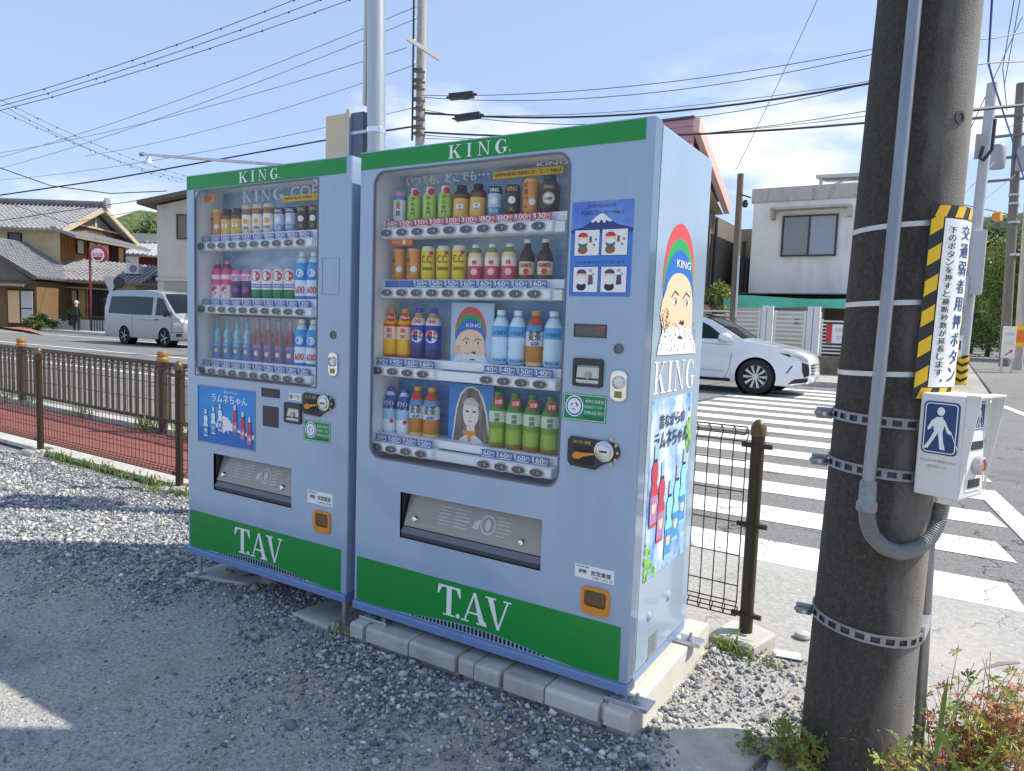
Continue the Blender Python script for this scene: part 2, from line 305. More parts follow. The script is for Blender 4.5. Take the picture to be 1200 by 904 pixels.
# gravel lot: a sheet with gentle swell
def hgt(x, y):
    h = .006*math.sin(x*1.7+y)+.006*math.sin(y*3.1-x*.6)
    if -.2 < x < 1.5: h += .034*math.exp(-((y+.16)/.22)**2)*min(1, (x+.2)/.25)*min(1, max(0, (1.5-x)/.3))
    h += .02*math.exp(-((x+.6)/.7)**2-((y-.2)/.4)**2)
    if x > 1.2: h -= .012*min(1, (x-1.2)/.3)
    return h
gravel_bed = noise2('gravel_bed', (.24, .25, .262), (.62, .6, .555), 75, .34, .60, .95, bump=.9, c=(.72, .69, .63), c0=.66, c1=.76, bscale=170, detail=9)
def patches(m, col, scale, p0, p1, amt):
    t = m.node_tree; n = t.nodes; l = t.links; b = n['Principled BSDF']; src = b.inputs['Base Color'].links[0].from_socket
    c = n.new('ShaderNodeTexCoord'); z = n.new('ShaderNodeTexNoise'); z.inputs['Scale'].default_value = scale; z.inputs['Detail'].default_value = 9; z.inputs['Roughness'].default_value = .65; l.new(c.outputs['Object'], z.inputs['Vector'])
    r = n.new('ShaderNodeMapRange'); r.inputs[1].default_value = p0; r.inputs[2].default_value = p1; r.inputs[4].default_value = amt; l.new(z.outputs[0], r.inputs[0])
    x = n.new('ShaderNodeMixRGB'); x.inputs[2].default_value = (*col, 1); l.new(r.outputs[0], x.inputs[0]); l.new(src, x.inputs[1]); l.new(x.outputs[0], b.inputs['Base Color'])
patches(gravel_bed, (.58, .50, .39), 1.6, .48, .62, .75); patches(gravel_bed, (.13, .14, .155), 3.1, .52, .68, .6); patches(asphalt, (.12, .118, .112), .5, .5, .66, .5); patches(asphalt_old, (.5, .47, .42), 1.1, .5, .66, .5)
mb = MB(); xs = [-40, -20, -12, -9]+[-7.5+.15*i for i in range(64)]; ys = [-40, -15, -8, -5, -3.5]+[-2.6+.1*i for i in range(37)]
V = [(x, min(y, fy(x)) if j == len(ys)-1 else y, hgt(x, y)-(0 if y < .95 else .004)) for x in xs for j, y in enumerate(ys)]
n = len(ys); mb.add(V, [(i*n+j, (i+1)*n+j, (i+1)*n+j+1, i*n+j+1) for i in range(len(xs)-1) for j in range(n-1)])
prop(mb.build('gravel_lot', gravel_bed, smooth=180), 'packed gravel lot in front of the vending machines', kind='structure')
# loose stones
phi = (1+5**.5)/2
IV = np.array([(-1, phi, 0), (1, phi, 0), (-1, -phi, 0), (1, -phi, 0), (0, -1, phi), (0, 1, phi), (0, -1, -phi), (0, 1, -phi), (phi, 0, -1), (phi, 0, 1), (-phi, 0, -1), (-phi, 0, 1)])/math.hypot(1, phi)
IF = np.array([(0, 11, 5), (0, 5, 1), (0, 1, 7), (0, 7, 10), (0, 10, 11), (1, 5, 9), (5, 11, 4), (11, 10, 2), (10, 7, 6), (7, 1, 8), (3, 9, 4), (3, 4, 2), (3, 2, 6), (3, 6, 8), (3, 8, 9), (4, 9, 5), (2, 4, 11), (6, 2, 10), (8, 6, 7), (9, 8, 1)])
OV = np.array([(1, 0, 0), (-1, 0, 0), (0, 1, 0), (0, -1, 0), (0, 0, 1), (0, 0, -1)], float); OF = np.array([(0, 2, 4), (2, 1, 4), (1, 3, 4), (3, 0, 4), (2, 0, 5), (1, 2, 5), (3, 1, 5), (0, 3, 5)])
def stones(name, P, rad, m, label, kind='stuff', BV=IV, BF=IF):
    K = len(P); nv, nf = len(BV), len(BF); V = np.repeat(BV[None], K, 0)*(1+RNG.normal(0, .24, (K, nv, 1)))
    V *= np.stack([RNG.uniform(.75, 1.3, K), RNG.uniform(.65, 1.1, K), RNG.uniform(.5, .9, K)], 1)[:, None]
    a = RNG.uniform(0, 6.28, (2, K)); c, s = np.cos(a[0])[:, None], np.sin(a[0])[:, None]
    x, y, z = V[..., 0].copy(), V[..., 1].copy(), V[..., 2].copy(); ca, sa = np.cos(a[1]*.5)[:, None], np.sin(a[1]*.5)[:, None]
    y, z = y*ca-z*sa, y*sa+z*ca
    x, y = x*c-y*s, x*s+y*c
    V = np.stack([x, y, z], -1)*rad[:, None, None]+P[:, None]; F = (BF[None]+nv*np.arange(K)[:, None, None]).reshape(-1)
    me = bpy.data.meshes.new(name); me.vertices.add(K*nv); me.vertices.foreach_set('co', V.astype('f4').ravel()); me.loops.add(K*nf*3); me.loops.foreach_set('vertex_index', F.astype('i4'))
    me.polygons.add(K*nf); me.polygons.foreach_set('loop_start', np.arange(0, K*nf*3, 3, dtype='i4')); me.update(calc_edges=True)
    me.materials.append(m); o = bpy.data.objects.new(name, me); COL.objects.link(o); return prop(o, label, 'gravel', kind=kind)
stone_m = bpy.data.materials.new('stone_mix'); stone_m.use_nodes = True; t = stone_m.node_tree; b = t.nodes['Principled BSDF']; b.inputs['Roughness'].default_value = .8
gm = t.nodes.new('ShaderNodeNewGeometry'); rp = t.nodes.new('ShaderNodeValToRGB'); e = rp.color_ramp.elements; rp.color_ramp.interpolation = 'LINEAR'
e[0].position = 0; e[0].color = (.09, .105, .125, 1); e[1].position = 1; e[1].color = (.78, .76, .71, 1)
for q, c in ((.35, (.22, .24, .265)), (.6, (.36, .37, .385)), (.85, (.55, .55, .53)), (.93, (.56, .51, .42))): k = e.new(q); k.color = (*c, 1)
t.links.new(gm.outputs['Random Per Island'], rp.inputs[0]); t.links.new(rp.outputs[0], b.inputs['Base Color'])
def scatter(n0, mu, sd, lo_, hi_, floor, name, lab, BV, BF):
    x = RNG.uniform(-6.3, 1.85, n0); y = RNG.uniform(-1.7, .93, n0)
    lowf = .5+.5*np.sin(x*2.1+np.sin(y*3.3)*1.3)*np.sin(y*2.7+x*.8)
    loose = np.clip((y+.60+.22*np.sin(x*1.9)+.12*np.sin(x*4.7+1)+.1*np.sin(x*9+y*7))/.5, 0, 1)      # loose by the machines, trodden down further out
    dens = np.where(y < fy(x)-.02, floor+(1-floor)*loose*(.75+.25*lowf), 0); dens = np.where(x > 1.25, dens*np.clip(.6-.25*lowf, 0, 1)*np.clip((1.85-x)/.5, .15, 1), dens)
    far = np.clip((-2.0-x)/4, 0, .5); keep = (RNG.random(n0) < dens*(1-far)) & ~((x > .02) & (x < 1.21) & (y > -.05)) & ~((x-1.79)**2+(y-.29)**2 < .03)
    x, y, lo, fr = x[keep], y[keep], loose[keep], far[keep]
    rad = np.clip(RNG.lognormal(mu, sd, len(x))*(.6+.4*lo)*(1+.5*fr), lo_, hi_)
    hz = np.array([hgt(a, b) for a, b in zip(x, y)]); P = np.stack([x, y, hz+rad*.25+.006*lo*RNG.random(len(x))], 1)
    stones(name, P, rad, stone_m, lab, BV=BV, BF=BF)
scatter(66000, -4.85, .3, .004, .019, .06, 'loose_gravel', 'loose blue grey crushed stone scattered over the lot', IV, IF)
scatter(140000, -5.5, .36, .002, .009, .34, 'fine_gravel', 'fine grey chippings between the loose stones', OV, OF)
# a few bigger stones one can pick out
for i, (q, r) in enumerate((((-0.72, 0.192, 0.03), .045), ((-0.957, 0.143, 0.03), .03), ((-0.725, 0.099, 0.02), .03), ((0.847, -0.141, 0.02), .014), ((-0.318, -0.218, 0.02), .022), ((-0.168, 0.175, 0.03), .02), ((-0.248, -0.776, 0), .013), ((-1.923, -0.256, 0.01), .032))):
    o = stones('pebble', np.array([q]), np.array([r]), mat('pebble_stone', (.36, .33, .28), .85, var=.15, vscale=30), ['rounded brown stone under the narrower vending machine', 'small stone by the cable under the narrower machine', 'flat stone under the narrower machine beside the big brown stone', 'pale pebble in front of the concrete blocks', 'tan pebble lying on the trodden gravel', 'pebble beside the concrete pad of the narrower machine', 'pale pebble on the trodden foreground', 'tan stone on loose gravel towards the wire fence'][i], None)
    o['category'] = 'stone'
# concrete strip under the fence, red paved walk, kerb
mb = MB(); mb.add([(-16, fy(-16), .0), (-1.0, fy(-1), .0), (-1.0, fy(-1)+.17, .0), (-16, fy(-16)+.17, .0), (-16, fy(-16), .035), (-1.0, fy(-1), .035), (-1.0, fy(-1)+.17, .035), (-16, fy(-16)+.17, .035)], [(4, 5, 6, 7), (0, 1, 5, 4), (1, 2, 6, 5), (2, 3, 7, 6), (3, 0, 4, 7)])
prop(mb.build('kerb', concrete, bevel=.008), 'low concrete edging strip under the brown wire fence', kind='structure')
walk = prop(MB().quad((-17, 1.0, -.02), (-1.9, 1.0, -.02), (-1.9, 2.5, -.02), (-17, 2.5, -.02)).build('sidewalk', concrete_dark), 'red slab pavement between the two brown fences', kind='structure')
tiles = [MB().box(.004, .496, .004, .496, 0, .045).mesh('slab', red_slab) for _ in range(1)]
for i in range(29):
    for j in range(2):
        x = -16.4+.5*i; o = inst('slab', tiles[0], (x, fy(x)+.19+.5*j+.0, -.02+random.uniform(-.002, .003)), walk, rot=(0, 0, -.025))
kerb = prop(MB().box(-17, -1.9, 2.36, 2.4, -.05, -.01).build('kerb', concrete_dark), 'pale concrete kerb between red pavement and road', kind='structure')
kb = MB().box(.006, .594, 0, .16, -.05, .07).mesh('kerb_block', concrete)
for i in range(25): x = -17+.6*i; inst('kerb_block', kb, (x, fy(x)+1.22, 0), kerb, rot=(0, 0, -.025))
# far side of the road: raised pavement and forecourts
mb = MB(); mb.box(-150, 1.2, 16.6, 60, -.04, .1); mb.box(13.2, 150, 16.6, 60, -.04, .1)
prop(mb.build('sidewalk', asphalt_old), 'grey pavement and forecourts along the far side of the road', kind='structure')
mb = MB(); mb.box(-150, 1.3, 16.42, 16.6, -.04, .13); prop(mb.build('kerb', concrete, bevel=.02), 'pale kerb along the far side of the road', kind='structure')
prop(MB().quad((-41.497, 16.154, 0.108), (-31.505, 13.761, 0.108), (-47.724, 19.607, 0.108), (-54.535, 21.62, 0.108)).build('forecourt_paving', mat('forecourt_red', S(170, 110, 88), .85, var=.15, vscale=2)), 'brick red paving in front of the tiled house', kind='structure')
# broken concrete slabs beside the plinth
def shard(pts, z, h, m, lab):
    o = MB().prism(pts, UP(z), 0, h).build('concrete_slab', m, bevel=.008); return prop(o, lab, 'slab')
shard([(1.28, -.12), (1.52, -.02), (1.56, .2), (1.43, .28), (1.27, .1)], -.03, .044, mat('rubble', (.45, .42, .36), .9, var=.18, vscale=14, bump=.5, bscale=60), 'flat broken concrete piece beside the block plinth')
shard([(1.46, -.35), (1.68, -.2), (1.72, .06), (1.56, -.04), (1.37, -.22)], -.03, .038, mat('brick_rubble', S(176, 150, 136), .9, var=.22, vscale=18, bump=.6, bscale=60), 'pinkish broken slab at the foot of the concrete pole')
shard([(1.58, -.05), (1.70, .08), (1.66, .28), (1.57, .17)], -.03, .040, MATS['rubble'], 'small broken slab between plinth and concrete pole')
shard([(1.1, -.6), (1.5, -.45), (1.62, -.32), (1.42, -.28), (1.2, -.38)], -.03, .042, MATS['brick_rubble'], 'dark broken slab in the pole shadow by the weeds')

# ------------------------------------------------------------- vending machines
blue = mat('machine_blue', S(154, 175, 198), .26, var=.035, vscale=22, coat=.8, bump=.02, bscale=14, stretch=(1, 1, .06), stain=S(138, 162, 186), sscale=3, samt=.45)
blue_side = mat('machine_blue_side', S(154, 175, 198), .26, var=.03, vscale=3, coat=.6, bump=.03, bscale=3.2, stain=S(142, 164, 186), sscale=2.2, samt=.4)
blue_deep = mat('machine_blue_deep', S(112, 140, 182), .35, coat=.4, var=.04, vscale=4)
green = mat('machine_green', S(0, 138, 52), .4, coat=.1, var=.03, vscale=4)
white_print = mat('white_print', (.82, .83, .82), .5)
white_pl = mat('white_plastic', (.82, .84, .86), .35)
dark_pl = mat('dark_plastic', (.03, .032, .036), .35)
black_print = mat('black_print', (.03, .03, .04), .5)
grey_pl = mat('grey_plastic', (.2, .21, .23), .4)
steel = mat('steel', (.62, .63, .64), .3, 1, var=.06, vscale=40)
chrome = mat('chrome', (.82, .82, .82), .12, 1)
zinc = mat('zinc', (.55, .57, .6), .42, .85, var=.15, vscale=25)
flap_m = mat('flap_smoke', S(158, 150, 138), .22, .2, var=.08, vscale=6, stretch=(.3, 1, 3))
orange_pl = mat('orange_plastic', S(214, 140, 40), .35)
yellow_pr = mat('yellow_print', S(236, 196, 44), .5)
red_pr = mat('red_print', S(205, 52, 58), .5)
skin_pr = mat('skin_print', S(240, 204, 172), .6)
pane_m = clear('display_glass', (.98, .985, .99), .8, .015)
cover_m = clear('clear_cover', (.98, .98, .98), .9, .05)
backs_m = noise2('display_back', S(110, 160, 214), S(216, 232, 244), 2.2, .38, .66, .6, stretch=(1, 1, 2.5), detail=5)
backs2_m = noise2('display_back_sea', S(50, 130, 204), S(120, 186, 230), 5, .35, .7, .5, stretch=(1, 1, 5), detail=5)
navy_tag = mat('price_blue', S(62, 106, 172), .5); red_tag = mat('price_red', S(214, 66, 72), .5)
TAG = {}
def price_tag(price, col):
    k = (price, col)
    if k not in TAG:
        mb = MB().box(-.031, .031, 0, .004, -.013, .013, 0)
        if price:
            mb.box(-.026, .026, -.0006, 0, -.0115, -.0085, 1); text(mb, price, FRONT(-.0012), -.029, .012, -.006, .011, mi=1, w=0, bold=.0007); text(mb, '円', FRONT(-.0012), .015, .028, -.005, .008, mi=1, w=0, bold=.0004)
        TAG[k] = mb.mesh('price_tag', [red_tag if col == 'r' else navy_tag, white_print])
    return TAG[k]
bt = MB(); bt.prism(ell(0, 0, .029, .0165, 20), FRONT(0), -.004, .004, 0); bt.prism(ell(0, 0, .025, .013, 20), FRONT(0), -.006, -.004, 1); bt.prism(ell(.006, .001, .003, .005, 8), FRONT(0), -.0066, -.006, 2)
BTN = bt.mesh('button', [mat('button_ring', (.5, .5, .5), .3, .5), mat('button_face', (.075, .075, .09), .2), mat('button_led', (.4, .4, .42), .3)], smooth=40)
def rail(root, x0, x1, z, y):
    mb = MB(); pr = [(y-.006, z-.019), (y-.014, z-.012), (y-.014, z+.012), (y-.004, z+.02), (y+.05, z+.021), (y+.05, z-.02)]
    mb.prism(pr, lambda a, b, w: (w, a, b), x0, x1); return mb.build('button_rail', white_pl, root, bevel=.005)
def logo_face(fn, X, Z, parent, s=1, spots=160, w0=-.001, seed=1):
    """emblem: old man's face under a red, green and blue banded cap; X(t), Z(t) map the unit emblem to the plane"""
    rnd = random.Random(seed); mb = MB(); P = lambda L: [(X(a), Z(b)) for a, b in L]
    def arch(w, b, top, cx=.46, n=18): return [(cx+w*math.cos(R(180*i/n)), b+(top-b)*math.sin(R(180*i/n))**.85) for i in range(n+1)]
    lay = [(arch(.40, .50, 1.0), 3), (arch(.385, .46, .885), 4), (arch(.375, .38, .80), 5)]
    face = [(.06, .39), (.03, .3), (.08, .22), (.1, .12), (.86, .12), (.84, .3), (.82, .44)]+arch(.33, .44, .625, cx=.47)[1:-1]
    beard = [(.0, .0), (.04, .1), (.1, .17), (.2, .2), (.33, .22), (.42, .19), (.52, .24), (.62, .2), (.72, .22), (.84, .2), (.9, .12), (.97, .08), (1, .0)]
    k = w0
    for q, m in lay+[(face, 2), (beard, 0)]: mb.flat(P(q), fn, k, m); k -= .0004
    text(mb, 'KING', fn, X(.36), X(.72), Z(.665), Z(.725), k, 0, bold=.001*s)
    for cx in (.37, .66):
        mb.flat(P(ell(cx, .4, .065, .022, 14)), fn, k, 0); mb.flat(P(ell(cx+.01, .4, .024, .02, 10)), fn, k-.0003, 1)
        mb.flat(P([(cx-.09, .43), (cx-.02, .475), (cx+.08, .45), (cx+.085, .46), (cx-.02, .49), (cx-.1, .44)]), fn, k, 1)
        mb.flat(P([(cx-.08, .405), (cx, .43), (cx+.075, .4), (cx, .437)]), fn, k-.0002, 1)
    mb.flat(P([(.5, .24), (.53, .27), (.56, .25), (.6, .275), (.63, .235), (.57, .225)]), fn, k, 1); mb.flat(P([(.45, .13), (.55, .145), (.62, .12), (.54, .115)]), fn, k, 1)
    for i in range(spots):
        a, b = rnd.uniform(.04, .95), rnd.uniform(.02, .24)
        if i % 3 == 0: a, b = rnd.uniform(.05, .22), rnd.uniform(.15, .34)
        d = rnd.uniform(.006, .018); e = rnd.uniform(.006, .026); mb.flat(P([(a, b), (a+d, b+.002), (a+d*.6, b+e)]), fn, k-.0002, 1)
    return mb.build('emblem', [white_print, black_print, skin_pr, mat('cap_red', S(226, 74, 84), .5), mat('cap_green', S(36, 166, 90), .5), mat('cap_blue', S(30, 108, 200), .5)], parent)
def frame_parts(root, X0, X1, Y, holes):
    """cabinet, door skin, base rail, bands"""
    return None
def hinge_side(root, X1, Y, D):
    MB().box(X1-.004, X1+.002, Y+.058, Y+.066, .19, 1.9).build('door_gap', dark_pl, root)
def lock_plate(root, x0, x1, z0, z1, y):
    o = MB().prism(rrect(x0, x1, z0, z1, .022), FRONT(y), -.008, .0).build('lock_plate', chrome, root, bevel=.003)
    cx, cz = (x0+x1)/2, z0+.62*(z1-z0)
    MB().lathe([(.02, 0), (.02, .008), (.016, .01), (.015, .004)], 18, (cx, y-.008, cz), (0, -1, 0)).build('cylinder_lock', steel, o, smooth=40)
    MB().box(cx-.012, cx+.012, y-.0095, y-.007, z0+.012, cz-.028).build('cover_slot', mat('lock_slot', S(120, 140, 60), .3, .6), o)
def keyhole(root, x, z, y): MB().lathe([(.016, 0), (.016, .004), (.0125, .005), (.0125, .002), (.0, .002)], 18, (x, y, z), (0, -1, 0)).box(x-.006, x+.006, y-.0035, y-.002, z-.0015, z+.0015).build('keyhole', mat('dark_steel', (.16, .16, .18), .35, .8), root, smooth=40)
def coin_unit(root, x0, x1, z0, z1, y):
    w, h = x1-x0, z1-z0
    pl = [(x0, z0+.02), (x0+.012, z0+.004), (x0+.56*w, z0), (x0+.62*w, z0+.12*h), (x0+.78*w, z0+.28*h), (x1-.02, z0+.36*h), (x1-.004, z0+.5*h), (x1, z0+.66*h), (x1-.006, z0+.82*h), (x1-.03, z1-.005), (x0+.01, z1), (x0, z1-.012)]
    o = MB().prism(pl, FRONT(y), -.012, 0).build('coin_unit', dark_pl, root, bevel=.003)
    MB().prism(rrect(x0+.12*w, x0+.56*w, z0+.12*h, z0+.72*h, .012), FRONT(y), -.0122, -.0118).build('recess', mat('deep_black', (.012, .012, .014), .5), o)
    cx, cz = x0+.72*w, z0+.64*h
    MB().lathe([(.033, 0), (.033, .004), (.027, .006), (.026, .004)], 24, (cx, y-.012, cz), (0, -1, 0)).lathe([(.022, .004), (.022, .008), (.02, .009)], 24, (cx, y-.012, cz), (0, -1, 0)).build('coin_slot', steel, o, smooth=40)
    MB().box(cx-.013, cx+.013, y-.0222, y-.0208, cz-.003, cz+.003).build('slot', black_print, o)
    lv = [(x0+.12*w, z0+.4*h), (x0+.16*w, z0+.3*h), (x0+.26*w, z0+.3*h), (x0+.34*w, z0+.4*h), (x0+.56*w, z0+.5*h), (x0+.57*w, z0+.56*h), (x0+.3*w, z0+.52*h), (x0+.18*w, z0+.54*h)]
    MB().prism(lv, FRONT(y), -.022, -.012).build('return_lever', orange_pl, o, bevel=.002)
    mb = MB(); text(mb, 'おつり･返却', FRONT(y-.0125), x0+.13*w, x0+.46*w, z1-.02, z1-.009, w=-.0008)
    for k in range(5): a = R(-60+30*k); mb.flat(ell(cx+.044*math.cos(a), cz+.044*math.sin(a), .004, .0045, 8), FRONT(y-.0125), -.0008)
    mb.build('lettering', yellow_pr, o)
def bill_unit(root, x0, x1, z0, z1, y):
    o = MB().holed(rrect(x0, x1, z0, z1, .008), [rrect(x0+.01, x1-.012, z0+.008, z1-.022, .004)], FRONT(y), -.009, .002).build('bill_unit', dark_pl, root, bevel=.002)
    MB().prism([(-.001, z0+.012), (.004, z1-.028), (.008, z1-.028), (.008, z0+.01)], lambda a, b, w: (w, y+a-.006, b), x0+.012, x1-.014).build('bill_tray', mat('bill_tray', S(190, 186, 176), .25, .8), o)
    MB().prism(ell((x0+x1)/2, (z0+z1)/2-.008, .012, .012, 14), FRONT(y), -.0085, -.0045).build('bill_mark', mat('bill_mark', S(170, 160, 140), .4), o)
    MB().box(x0+.014, x1-.016, y-.008, y-.0045, z0+.022, z0+.028).build('slot', black_print, o)
def flap(root, x0, x1, z0, z1, y):
    o = MB().add([(x0, y+.001, z0), (x1, y+.001, z0), (x1, y+.075, z0), (x0, y+.075, z0), (x0, y+.001, z1), (x1, y+.001, z1), (x1, y+.075, z1), (x0, y+.075, z1)], [(0, 1, 2, 3), (4, 7, 6, 5), (3, 2, 6, 7), (0, 3, 7, 4), (1, 5, 6, 2)]).build('dispense_bay', mat('bay_grey', S(80, 80, 82), .4, .3), root)
    h = z1-z0; pr = [(y+.05, z1-.004), (y+.012, z0+.32*h), (y+.008, z0+.27*h), (y+.014, z0+.26*h), (y+.058, z1-.004)]
    MB().prism(pr, lambda a, b, w: (w, a, b), x0+.012, x1-.006).build('flap', flap_m, o)
    MB().prism([(y+.006, z0+.002), (y+.002, z0+.02), (y+.012, z0+.24*h), (y+.07, z0+.24*h), (y+.07, z0+.002)], lambda a, b, w: (w, a, b), x0+.004, x1-.004).build('sill', mat('sill_steel', S(112, 112, 116), .3, .7), o)
    fl = lambda u, v, w: (u, y+.012+(v-(z0+.32*h))/(.68*h)*.038+w-.0008, v)
    mb = MB(); cx = x0+.58*(x1-x0); zz = z0+.62*h
    for a, b in ((-.19, -.13), (-.12, -.05), (.06, .125)):
        for k in range(6):
            e = random.uniform(.5, 1); mb.flat([(cx+a, zz+.03-.012*k), (cx+a+(b-a)*e, zz+.03-.012*k), (cx+a+(b-a)*e, zz+.0335-.012*k), (cx+a, zz+.0335-.012*k)], fl)
        for q in ((cx+a-.004, cx+a-.003), (cx+b+.003, cx+b+.004)): mb.flat([(q[0], zz-.036), (q[1], zz-.036), (q[1], zz+.038), (q[0], zz+.038)], fl)
    mb.flat([(cx-.04, zz-.02), (cx-.012, zz-.024), (cx-.01, zz), (cx+.002, zz+.014), (cx-.012, zz+.012), (cx-.03, zz+.004)], fl)
    for i in range(28): a, b = R(i*360/28), R((i+1)*360/28); mb.add([fl(cx+.026+.033*math.cos(a), zz+.033*math.sin(a), 0), fl(cx+.026+.033*math.cos(b), zz+.033*math.sin(b), 0), fl(cx+.026+.027*math.cos(b), zz+.027*math.sin(b), 0), fl(cx+.026+.027*math.cos(a), zz+.027*math.sin(a), 0)], [(0, 1, 2, 3)])
    mb.flat(ell(cx+.026, zz, .012, .02, 12), fl)
    mb.build('lettering', mat('flap_print', (.55, .54, .52), .5), o)
    for f in (.1, .86):
        a = x0+f*(x1-x0); b = z0+.44*h; q = fl(a, b, 0); MB().lathe([(.013, -.004), (.013, .004), (.009, .01), (.0, .012)], 16, q, (0, -1, .15)).build('flap_stud', chrome, o, smooth=40)
def return_cup(root, x0, x1, z0, z1, y):
    o = MB().holed(rrect(x0, x1, z0, z1, .02), [rrect(x0+.011, x1-.011, z0+.026, z1-.011, .012)], FRONT(y), -.006, .004).build('coin_return_cup', orange_pl, root, bevel=.002)
    MB().add([(x0+.008, y+.004, z0+.02), (x1-.008, y+.004, z0+.02), (x1-.008, y+.03, z0+.03), (x0+.008, y+.03, z0+.03), (x0+.008, y+.004, z1-.008), (x1-.008, y+.004, z1-.008), (x1-.008, y+.03, z1-.008), (x0+.008, y+.03, z1-.008)], [(0, 1, 2, 3), (4, 7, 6, 5), (3, 2, 6, 7), (0, 3, 7, 4), (1, 5, 6, 2)]).build('cup_recess', mat('cup_brown', S(112, 84, 44), .3), o)
    MB().box(x0+.012, x1-.012, y-.002, y+.0005, z0+.03, z1-.013).build('cup_door', clear('cup_clear', (.8, .76, .68), 1.2, .05, S(150, 120, 80), .25), o)
def paper_label(root, x0, x1, z0, z1, y):
    o = MB().box(x0, x1, y-.001, y+.001, z0, z1).build('paper_label', white_print, root); mb = MB(); w, h = x1-x0, z1-z0; f = FRONT(y-.001)
    text(mb, '販売機管理者', f, x0+.04*w, x0+.36*w, z1-.2*h, z1-.08*h, -.0006); text(mb, '伊勢', f, x0+.1*w, x0+.3*w, z0+.36*h, z0+.66*h, -.0006, bold=.0006); text(mb, '宮営業部', f, x0+.42*w, x0+.92*w, z0+.36*h, z0+.7*h, -.0006, bold=.0006); text(mb, '17年11月1日', f, x0+.45*w, x0+.95*w, z0+.08*h, z0+.26*h, -.0006)
    mb.build('lettering', black_print, o)
def green_sticker(root, x0, x1, z0, z1, y):
    o = MB().box(x0, x1, y-.001, y+.001, z0, z1).build('service_sticker', mat('sticker_green', S(16, 136, 84), .45), root); mb = MB(); w, h = x1-x0, z1-z0; f = FRONT(y-.001)
    for a, b, c, d in ((.02, .98, .03, .05), (.02, .98, .95, .97), (.02, .03, .05, .95), (.97, .98, .05, .95)): mb.flat([(x0+a*w, z0+c*h), (x0+b*w, z0+c*h), (x0+b*w, z0+d*h), (x0+a*w, z0+d*h)], f, -.0004, 0)
    mb.flat(ell(x0+.27*w, z0+.54*h, .21*w, .39*h, 24), f, -.0005, 0); mb.flat(ell(x0+.27*w, z0+.54*h, .185*w, .345*h, 24), f, -.0008, 1); mb.flat(ell(x0+.27*w, z0+.54*h, .155*w, .29*h, 24), f, -.0011, 0)
    for i in range(9): a = random.uniform(0, 6.28); mb.flat(ell(x0+(.27+.07*math.cos(a))*w, z0+(.54+.13*math.sin(a))*h, .02*w, .03*h, 7), f, -.0014, 1)
    text(mb, '故障と営業先', f, x0+.52*w, x0+.94*w, z0+.70*h, z0+.82*h, -.0005, 0); text(mb, '株式会社ケイスター', f, x0+.5*w, x0+.95*w, z0+.5*h, z0+.61*h, -.0005, 0); text(mb, '0598-226-3017', f, x0+.5*w, x0+.95*w, z0+.29*h, z0+.4*h, -.0005, 0); text(mb, '営業No.8180', f, x0+.5*w, x0+.94*w, z0+.1*h, z0+.22*h, -.0005, 2)
    mb.build('lettering', [white_print, mat('sticker_blue', S(60, 90, 170), .5), black_print], o)
def leg(root, x, y, z0, z1, plate=True):
    o = MB().cyl((x, y, z0+.008), (x, y, z1), .013, n=12).lathe([(.028, z0), (.028, z0+.008), (.016, z0+.014)], 16, (x, y, 0)).build('leg', zinc, root, smooth=40)
    if plate: MB().box(x-.03, x+.11, y-.035, y+.045, z0-.006, z0).box(x-.03, x+.11, y-.04, y-.035, z0-.006, z0+.010).build('anchor_plate', zinc, o, bevel=.002); MB().lathe([(.013, 0), (.013, .011), (.006, .012), (.006, .03)], 6, (x+.065, y, z0)).build('anchor_bolt', zinc, o)
